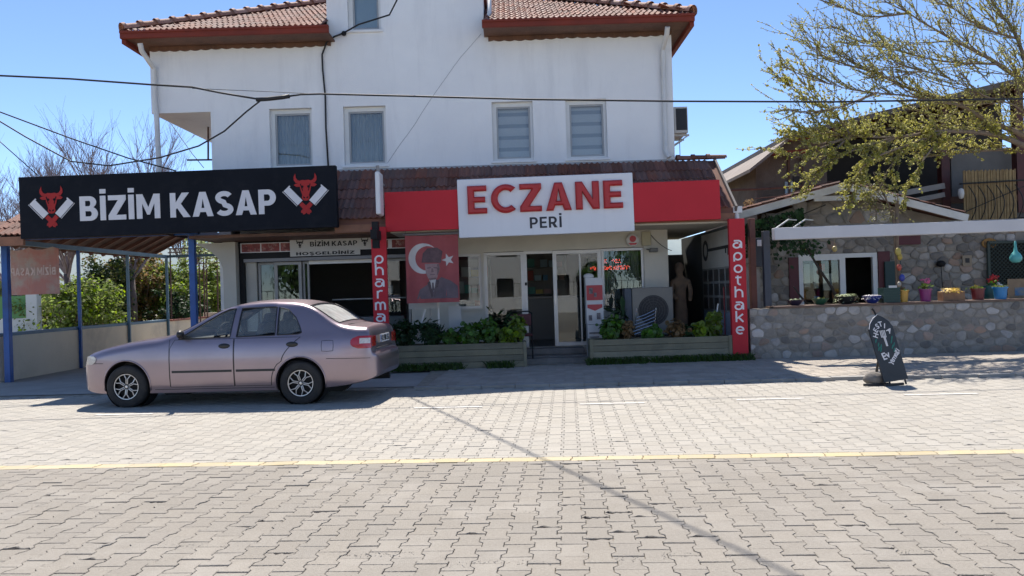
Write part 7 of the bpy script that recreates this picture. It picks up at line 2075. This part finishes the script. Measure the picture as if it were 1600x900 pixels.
# doors: skins standing a few millimetres proud, with a dark gap round them
def door(name, lo, hi, z0, z1, s, label=None):
    rows = [(z0 + (z1 - z0) * i / 16, lo(z0 + (z1 - z0) * i / 16), hi(z0 + (z1 - z0) * i / 16)) for i in range(17)]
    vs, fs = side_patch(rows, .006, s, 14)
    mb = MB(); nx = 14; n0 = len(vs)
    rim = [j for j in range(nx + 1)] + [r_ * (nx + 1) + nx for r_ in range(1, 17)] + [16 * (nx + 1) + j for j in range(nx - 1, -1, -1)] + [r_ * (nx + 1) for r_ in range(15, 0, -1)]
    vs2 = [(vs[i][0], vs[i][1] - s * .010, vs[i][2]) for i in rim]
    k = len(rim)
    fs2 = [(rim[i], n0 + i, n0 + (i + 1) % k, rim[(i + 1) % k]) for i in range(k)]
    mb.add(vs + vs2, fs + [f if s < 0 else f[::-1] for f in fs2]); d = cpart(mb, name, paint, smooth=35)
    gp = []
    for i in rim: gp.append((vs[i][0], vs[i][1] - s * .003, vs[i][2]))
    mb = MB(); mb.tube(gp + [gp[0]], .0048, 5); cpart(mb, 'door_gap', trimb, d)
    return d
arch_x = lambda z: (math.sqrt(max(.0, .395 ** 2 - (z - .295) ** 2)) if z < .60 else .25)
def rear_lo(z):
    if z < .58: return max(.18, arch_x(z))
    t = (z - .58) / (.905 - .58); return .27 - .27 * (t ** 1.6) - .02
for s in (1, -1):
    df = door('front_door', lambda z: .905, lambda z: 1.79 - max(0, z - .78) * .55, .265, .895, s)
    dr_ = door('rear_door', rear_lo, lambda z: .892, .265, .895, s)
    for d, xh in ((df, 1.03), (dr_, .10)):
        zh = .80
        mb = MB(); mb.sphere((xh, s * (sideY(xh, zh) + .006), zh), .082, .016, .036, 16, 8); cpart(mb, 'handle', trimb, d, smooth=True)
    for d, (a, b) in ((df, (.93, 1.76)), (dr_, (.34, .87))):
        mb = MB(); pts = [(a + (b - a) * i / 8, s * (sideY(a + (b - a) * i / 8, .47) + .006), .47) for i in range(9)]
        for i in range(8): mb.bar(pts[i], pts[i + 1], .012, .030, (0, 0, 1))
        cpart(mb, 'bump_strip', trimb, d)
    # sill seam, bumper seams, mirror, fuel flap
    mb = MB(); mb.tube([(x, s * (sideY(x, .235) + .001), .235) for x in lin(.36, 2.02, 12)], .004, 5); cpart(mb, 'sill_seam', trimb)
    mb = MB(); mb.tube([(x, s * (sideY(x, .59) + .000), .59 + .02 * (x + .9)) for x in lin(-.93, -.36, 8)], .0045, 5); cpart(mb, 'bumper_seam', trimb)
    mb = MB(); mb.tube([(x, s * (sideY(x, .60) + .000), .60) for x in lin(2.76, 3.08, 6)], .0045, 5); cpart(mb, 'bumper_seam', trimb)
    mb = MB(); mb.tube([(1.80 + .0 * i, s * (sideY(1.83, z) + .0005), z) for i, z in enumerate(lin(.27, .90, 8))], .004, 5); cpart(mb, 'wing_seam', trimb)
    mb = MB(); mb.add(*[(lambda v, f: (v, f))(*([], []))][0]); 
    mb = MB()
    for i in range(1):
        mb.sphere((1.60, s * .865, .972), .045, .075, .055, 14, 9)
    mb.bar((1.63, s * .75, .935), (1.61, s * .83, .962), .06, .045); cpart(mb, 'wing_mirror', trimb, smooth=True)
    # wheel arch lip
    for wx in (0, WB):
        pts = []
        for i in range(25):
            t = R(-12 + 204 * i / 24); x, z = wx + (AR + .006) * math.cos(t), .295 + (AR + .006) * math.sin(t); pts.append((x, s * (sideY(x, max(.2, z)) + .0), z))
        mb = MB(); mb.tube(pts, .011, 6); cpart(mb, 'wheel_arch_lip', paint, smooth=True)
        mb = MB(); mb.lathe([(.001, .0), (AR - .004, .0), (AR - .004, .22)], (wx, s * .52 if s < 0 else .52, .295), 30, 'y') if s > 0 else mb.lathe([(AR - .004, -.22), (AR - .004, .0), (.001, 0)], (wx, -.52, .295), 30, 'y')
        cpart(mb, 'wheel_well', trimb, smooth=40)
    mb = MB(); q = [(-.44, .70), (-.29, .70), (-.29, .84), (-.44, .84)]
    if s > 0:
        pts = [(x, s * (sideY(x, z) + .0005), z) for x, z in [(-.45, .70), (-.37, .695), (-.30, .70), (-.295, .77), (-.30, .835), (-.37, .84), (-.45, .835), (-.455, .77), (-.45, .70)]]
        mb.tube(pts, .0038, 5); cpart(mb, 'fuel_flap', trimb)
# lights
lens_r = mat('tail_lamp_red', (.42, .012, .02), (.30, .01, .015), 30, .15, coat=.8); lens_w = mat('lamp_clear', (.60, .58, .56), (.42, .41, .40), 40, .12, coat=.8); amber = mat('lamp_amber', (.5, .18, .04), rough=.2)
def rear_lamp(s, z0, z1, xa, m, name, off):
    """lamp wrapping round the rear corner: patch over side surface"""
    vs, fs = [], []; n = 12
    for j in range(7):
        z = z0 + (z1 - z0) * j / 6
        sh = .10 * (abs(z - (z0 + z1) / 2) / (z1 - z0) * 2) ** 3
        for i in range(n + 1):
            t = i / n; x = xa - sh + (-.945 - xa + sh) * t; x = max(x, -.948)
            vs.append((x, s * (sideY(x, z) + off), z))
    for j in range(6):
        for i in range(n): k = j * (n + 1) + i; f = (k, k + n + 1, k + n + 2, k + 1); fs.append(f if s < 0 else f[::-1])
    mb = MB(); mb.add(vs, fs); return cpart(mb, name, m, smooth=True)
for s in (1, -1):
    L1 = rear_lamp(s, .72, .885, -.68, lens_r, 'tail_light', .005)
    mb = MB(); vs, fs = [], []
    for j in range(5):
        z = .785 + .07 * j / 4
        for i in range(7): x = -.80 - .135 * i / 6; vs.append((x, s * (sideY(x, z) + .009), z))
    for j in range(4):
        for i in range(6): k = j * 7 + i; f = (k, k + 7, k + 8, k + 1); fs.append(f if s < 0 else f[::-1])
    mb.add(vs, fs); cpart(mb, 'lamp_segment', lens_w, L1, smooth=True)
    # rear face part of the lamp
    MBx = MB(); MBx.box(-.946, -.938, min(s * .46, s * .64), max(s * .46, s * .64), .735, .875); cpart(MBx, 'lamp_inner', lens_r, L1, bevel=.004)
    vs, fs = [], []; n = 10
    for j in range(6):
        z = .585 + .115 * j / 5
        for i in range(n + 1): e_ = .06 * abs(j / 2.5 - 1) ** 2.5; x = 2.89 + e_ + (.175 - e_) * i / n - .03 * j / 5; vs.append((x, s * (sideY(x, z) + .006), z))
    for j in range(5):
        for i in range(n): k = j * (n + 1) + i; f = (k, k + 1, k + n + 2, k + n + 1); fs.append(f if s < 0 else f[::-1])
    mb = MB(); mb.add(vs, fs); cpart(mb, 'headlight', lens_w, smooth=True)
mb = MB(); mb.box(3.10, 3.13, -.40, .40, .60, .66); cpart(mb, 'grille', trimb)
# boot lid seam, plate, badge line
mb = MB(); mb.tube([(-.952, y, .70) for y in lin(-.45, .45, 6)] , .005, 5); cpart(mb, 'boot_seam', trimb)
mb = MB(); mb.tube([(-.60, y, zt_f(-.60) + crown_f(-.6) * .9) for y in lin(-.55, .55, 8)], .004, 5); cpart(mb, 'boot_seam', trimb)
plm = mat('plate_white', (.66, .66, .65), rough=.4)
mb = MB(); mb.box(-.958, -.948, -.25, .25, .765, .875); pl = cpart(mb, 'number_plate', plm)
mb = MB(); mb.box(-.962, -.9585, .215, .248, .768, .872); cpart(mb, 'plate_strip', blue, pl)
txt = '42 FBR 55'; pen = .195
for ch_ in txt:
    if ch_ == ' ': pen -= .022; continue
    vs, fs = text_mesh(ch_, .105, .003, .001); b = bounds(vs)
    mb = MB(); mb.add([(-.9605 - v.z, pen - (v.x - b[0]) * .8, .785 + v.y) for v in vs], fs); cpart(mb, 'plate_character', trimb, pl); pen -= (b[1] - b[0]) * .8 + .011
# wheels
silver = mat('alloy_silver', (.62, .62, .63), (.52, .52, .53), 9, .3, metal=.8)
def spoke_geo():
    mb = MB()
    for k in range(6):
        t = 2 * math.pi * k / 6 + .26
        def P(r, a, y): return (r * math.cos(t + a), y, r * math.sin(t + a))
        for sg in (-1, 1):
            mb.bar(P(.035, sg * .28, .0), P(.105, sg * .10, .006), .011, .016, (0, 1, 0))
            mb.bar(P(.100, sg * .06, .006), P(.171, sg * .30, .0), .011, .015, (0, 1, 0))
    return mb
TR, RR = .287, .172
for s in (1, -1):
    for wx in (0, WB):
        w_ = bpy.data.objects.new('wheel', None); COL.objects.link(w_); w_.parent = car; w_.location = (wx, s * .715, .283); w_.rotation_euler = (0, random.uniform(0, 1), 0 if s > 0 else math.pi); w_.empty_display_size = .1
        prof = [(RR + .004, .070), (RR + .02, .088), (TR - .035, .092), (TR - .012, .080), (TR, .060), (TR, -.06), (TR - .012, -.08), (TR - .035, -.092), (RR, -.088)]
        mb = MB(); mb.lathe(prof, (0, 0, 0), 44, 'y'); cpart(mb, 'tyre', rubber, w_, smooth=35)
        mb = MB(); mb.lathe([(RR + .003, .078), (RR + .001, .083), (RR - .007, .082), (RR - .010, .070)], (0, 0, 0), 40, 'y')
        rim = cpart(mb, 'rim', silver, w_, smooth=35)
        mb = MB(); mb.lathe([(.001, .02), (RR - .016, .02), (RR - .016, .0)], (0, 0, 0), 32, 'y'); cpart(mb, 'brake_disc', mat('wheel_dark', (.008, .008, .008), rough=.8), w_)
        mb = spoke_geo(); mb.v = [(x, y + .066, z) for x, y, z in mb.v]; cpart(mb, 'spokes', silver, rim, bevel=.003)
        mb = MB(); mb.lathe([(.001, .080), (.018, .079), (.024, .070), (.026, .05)], (0, 0, 0), 20, 'y'); cpart(mb, 'hub_cap', silver, rim, smooth=40)
# interior
inm = mat('car_interior', (.10, .10, .105), (.075, .075, .08), 5, .85); seatm = mat('seat_cloth', (.075, .08, .10), (.05, .053, .07), 9, .9)
mb = MB(); mb.box(1.35, 1.78, -.68, .68, .55, .90); cpart(mb, 'dashboard', inm, bevel=.04)
for s in (1, -1):
    mb = MB(); mb.box(.72, 1.18, s * .36 - .24, s * .36 + .24, .42, .58); cpart(mb, 'seat_base', seatm, bevel=.04)
    mb = MB(); mb.obox((.68, s * .36, .80), (.06, 0, -.01), (0, .23, 0), (-.10, 0, .30)); cpart(mb, 'seat_back', seatm, bevel=.04)
    mb = MB(); mb.obox((.575, s * .36, 1.14), (.045, 0, 0), (0, .125, 0), (-.02, 0, .075)); cpart(mb, 'head_rest', seatm, bevel=.03)
    mb = MB(); mb.obox((-.24, s * .36, 1.06), (.045, 0, 0), (0, .12, 0), (-.02, 0, .07)); cpart(mb, 'head_rest', seatm, bevel=.03)
mb = MB(); mb.obox((-.16, 0, .78), (.06, 0, 0), (0, .62, 0), (-.09, 0, .26)); cpart(mb, 'rear_seat_back', seatm, bevel=.04)
mb = MB(); mb.box(-.05, .45, -.62, .62, .42, .58); cpart(mb, 'rear_seat_base', seatm, bevel=.04)
pts = []
for i in range(25):
    t = 2 * math.pi * i / 24; pts.append((1.27 - .075 * math.sin(t), .36 + .185 * math.cos(t), .93 + .165 * math.sin(t)))
mb = MB(); mb.tube(pts, .015, 8); mb.tube([(1.30, .36, .92), (1.50, .36, .80)], .03, 8); mb.bar((1.275, .19, .93), (1.275, .53, .93), .03, .02); cpart(mb, 'steering_wheel', trimb, smooth=40)
mb = MB(); mb.obox((1.15, 0, 1.245), (.012, 0, 0), (0, .12, 0), (0, 0, .035)); cpart(mb, 'rear_view_mirror', trimb)
mb = MB(); mb.box(-.2, 2.8, -.55, .55, .16, .20); mb.tube([(-.9, -.45, .25), (-.3, -.4, .24)], .06, 10); cpart(mb, 'underbody', trimb)
# ================================================================== ACROSS THE STREET (behind the camera, seen in the shop glass and the car paint)
ow = thing('street_wall', 'white garden wall with iron railing across the street', 'wall', (0, -15, 0))
MB().box(-16, 16, -15.2, -15.0, 0, 1.0).build('wall_body', white, ow)
for i in range(90): MB().box(-15.9 + i * .355, -15.87 + i * .355, -15.12, -15.09, 1.0, 1.75).build('railing_bar', irn, ow)
MB().box(-16, 16, -15.13, -15.08, 1.76, 1.80).build('railing_top', irn, ow)
oh = thing('street_house', 'white house with a tiled roof across the street', 'house', (-2, -22, 0))
mb = MB(); wall_cells(mb, -9, 6, 0, 5.6, -21.0, -20.75, [(-8, -6.6, .9, 2.3), (-4.5, -3.1, .9, 2.3), (-1, .1, 0, 2.2), (2.4, 3.8, .9, 2.3), (-8, -6.6, 3.6, 4.9), (-4.5, -3.1, 3.6, 4.9), (-1, .4, 3.6, 4.9), (2.4, 3.8, 3.6, 4.9)]); mb.build('front_wall', white, oh)
MB().box(-9, 6, -28, -21.3, 0, 5.59).build('inner_mass', dark_in, oh)
mb = MB(); mb.add([(-9.6, -20.2, 5.6), (6.6, -20.2, 5.6), (3, -24.5, 7.6), (-6, -24.5, 7.6), (-9.6, -28.6, 5.6), (6.6, -28.6, 5.6)], [(1, 0, 3, 2), (0, 4, 3), (1, 2, 5), (3, 4, 5, 2)]); mb.build('roof', tile_base, oh)
for k, (x, y, r, h_) in enumerate(((-13, -18, 2.2, 4.6), (8.5, -18, 2.4, 5.2), (12.5, -20, 2.6, 5.6), (5.2, -17, 1.3, 3.2))):
    rng = random.Random(200 + k); t = thing('street_tree', ('round leafy tree left of the white house across the street', 'leafy tree beside the white house across the street', 'tall leafy tree at the far end of the street wall', 'small leafy tree behind the railing across the street')[k], 'tree', (x, y, 0), 'trees across the street')
    MB().tube([(x, y, 0), (x + .1, y, h_ * .5), (x, y, h_ * .8)], [.16, .12, .05], 8).build('trunk', MATS['grey_bark'], t)
    mb = MB()
    for i in range(1500):
        d = Vector((rng.gauss(0, 1), rng.gauss(0, 1), rng.gauss(0, 1))).normalized() * rng.uniform(.45, 1); wob = 1 + .4 * noise.noise(d * 2 + Vector((k * 7, 0, 0)))
        leaf(mb, (x + d.x * r * wob, y + d.y * r * wob, h_ * .62 + d.z * h_ * .36 * wob), d + Vector((0, 0, .3)), rng.uniform(.18, .36), rng, 'quad', 1.3)
    mb.build('crown', GER, t)

# grit and crumbled concrete in the broken joints of the near paving
rng = random.Random(400); mb = MB()
for (px, py, sx_, n) in ((755, 880, .16, 90), (945, 874, .12, 60), (1085, 866, .14, 60), (1490, 858, .26, 120), (590, 866, .12, 60), (300, 852, .2, 80), (180, 800, .15, 50), (1330, 748, .2, 40), (820, 800, .08, 30), (1010, 660, .1, 14)):
    Y = EYE * F_PX / (py - (453 - ROLL * (px - 800))); c = at(px, py, Y)
    for i in range(n):
        x, y = c.x + rng.gauss(0, sx_), c.y + rng.gauss(0, .022); r = rng.uniform(.0025, .007)
        vs = [(x + r * rng.uniform(.6, 1.2) * math.cos(a), y + r * rng.uniform(.6, 1.2) * math.sin(a), -.002) for a in (0, 1.26, 2.5, 3.77, 5.0)] + [(x, y, rng.uniform(.001, .005))]
        mb.add(vs, [(j, (j + 1) % 5, 5) for j in range(5)])
stuff(mb.build('grit', mat('concrete_grit', (.46, .41, .33), (.36, .31, .25), 80, .95), road))
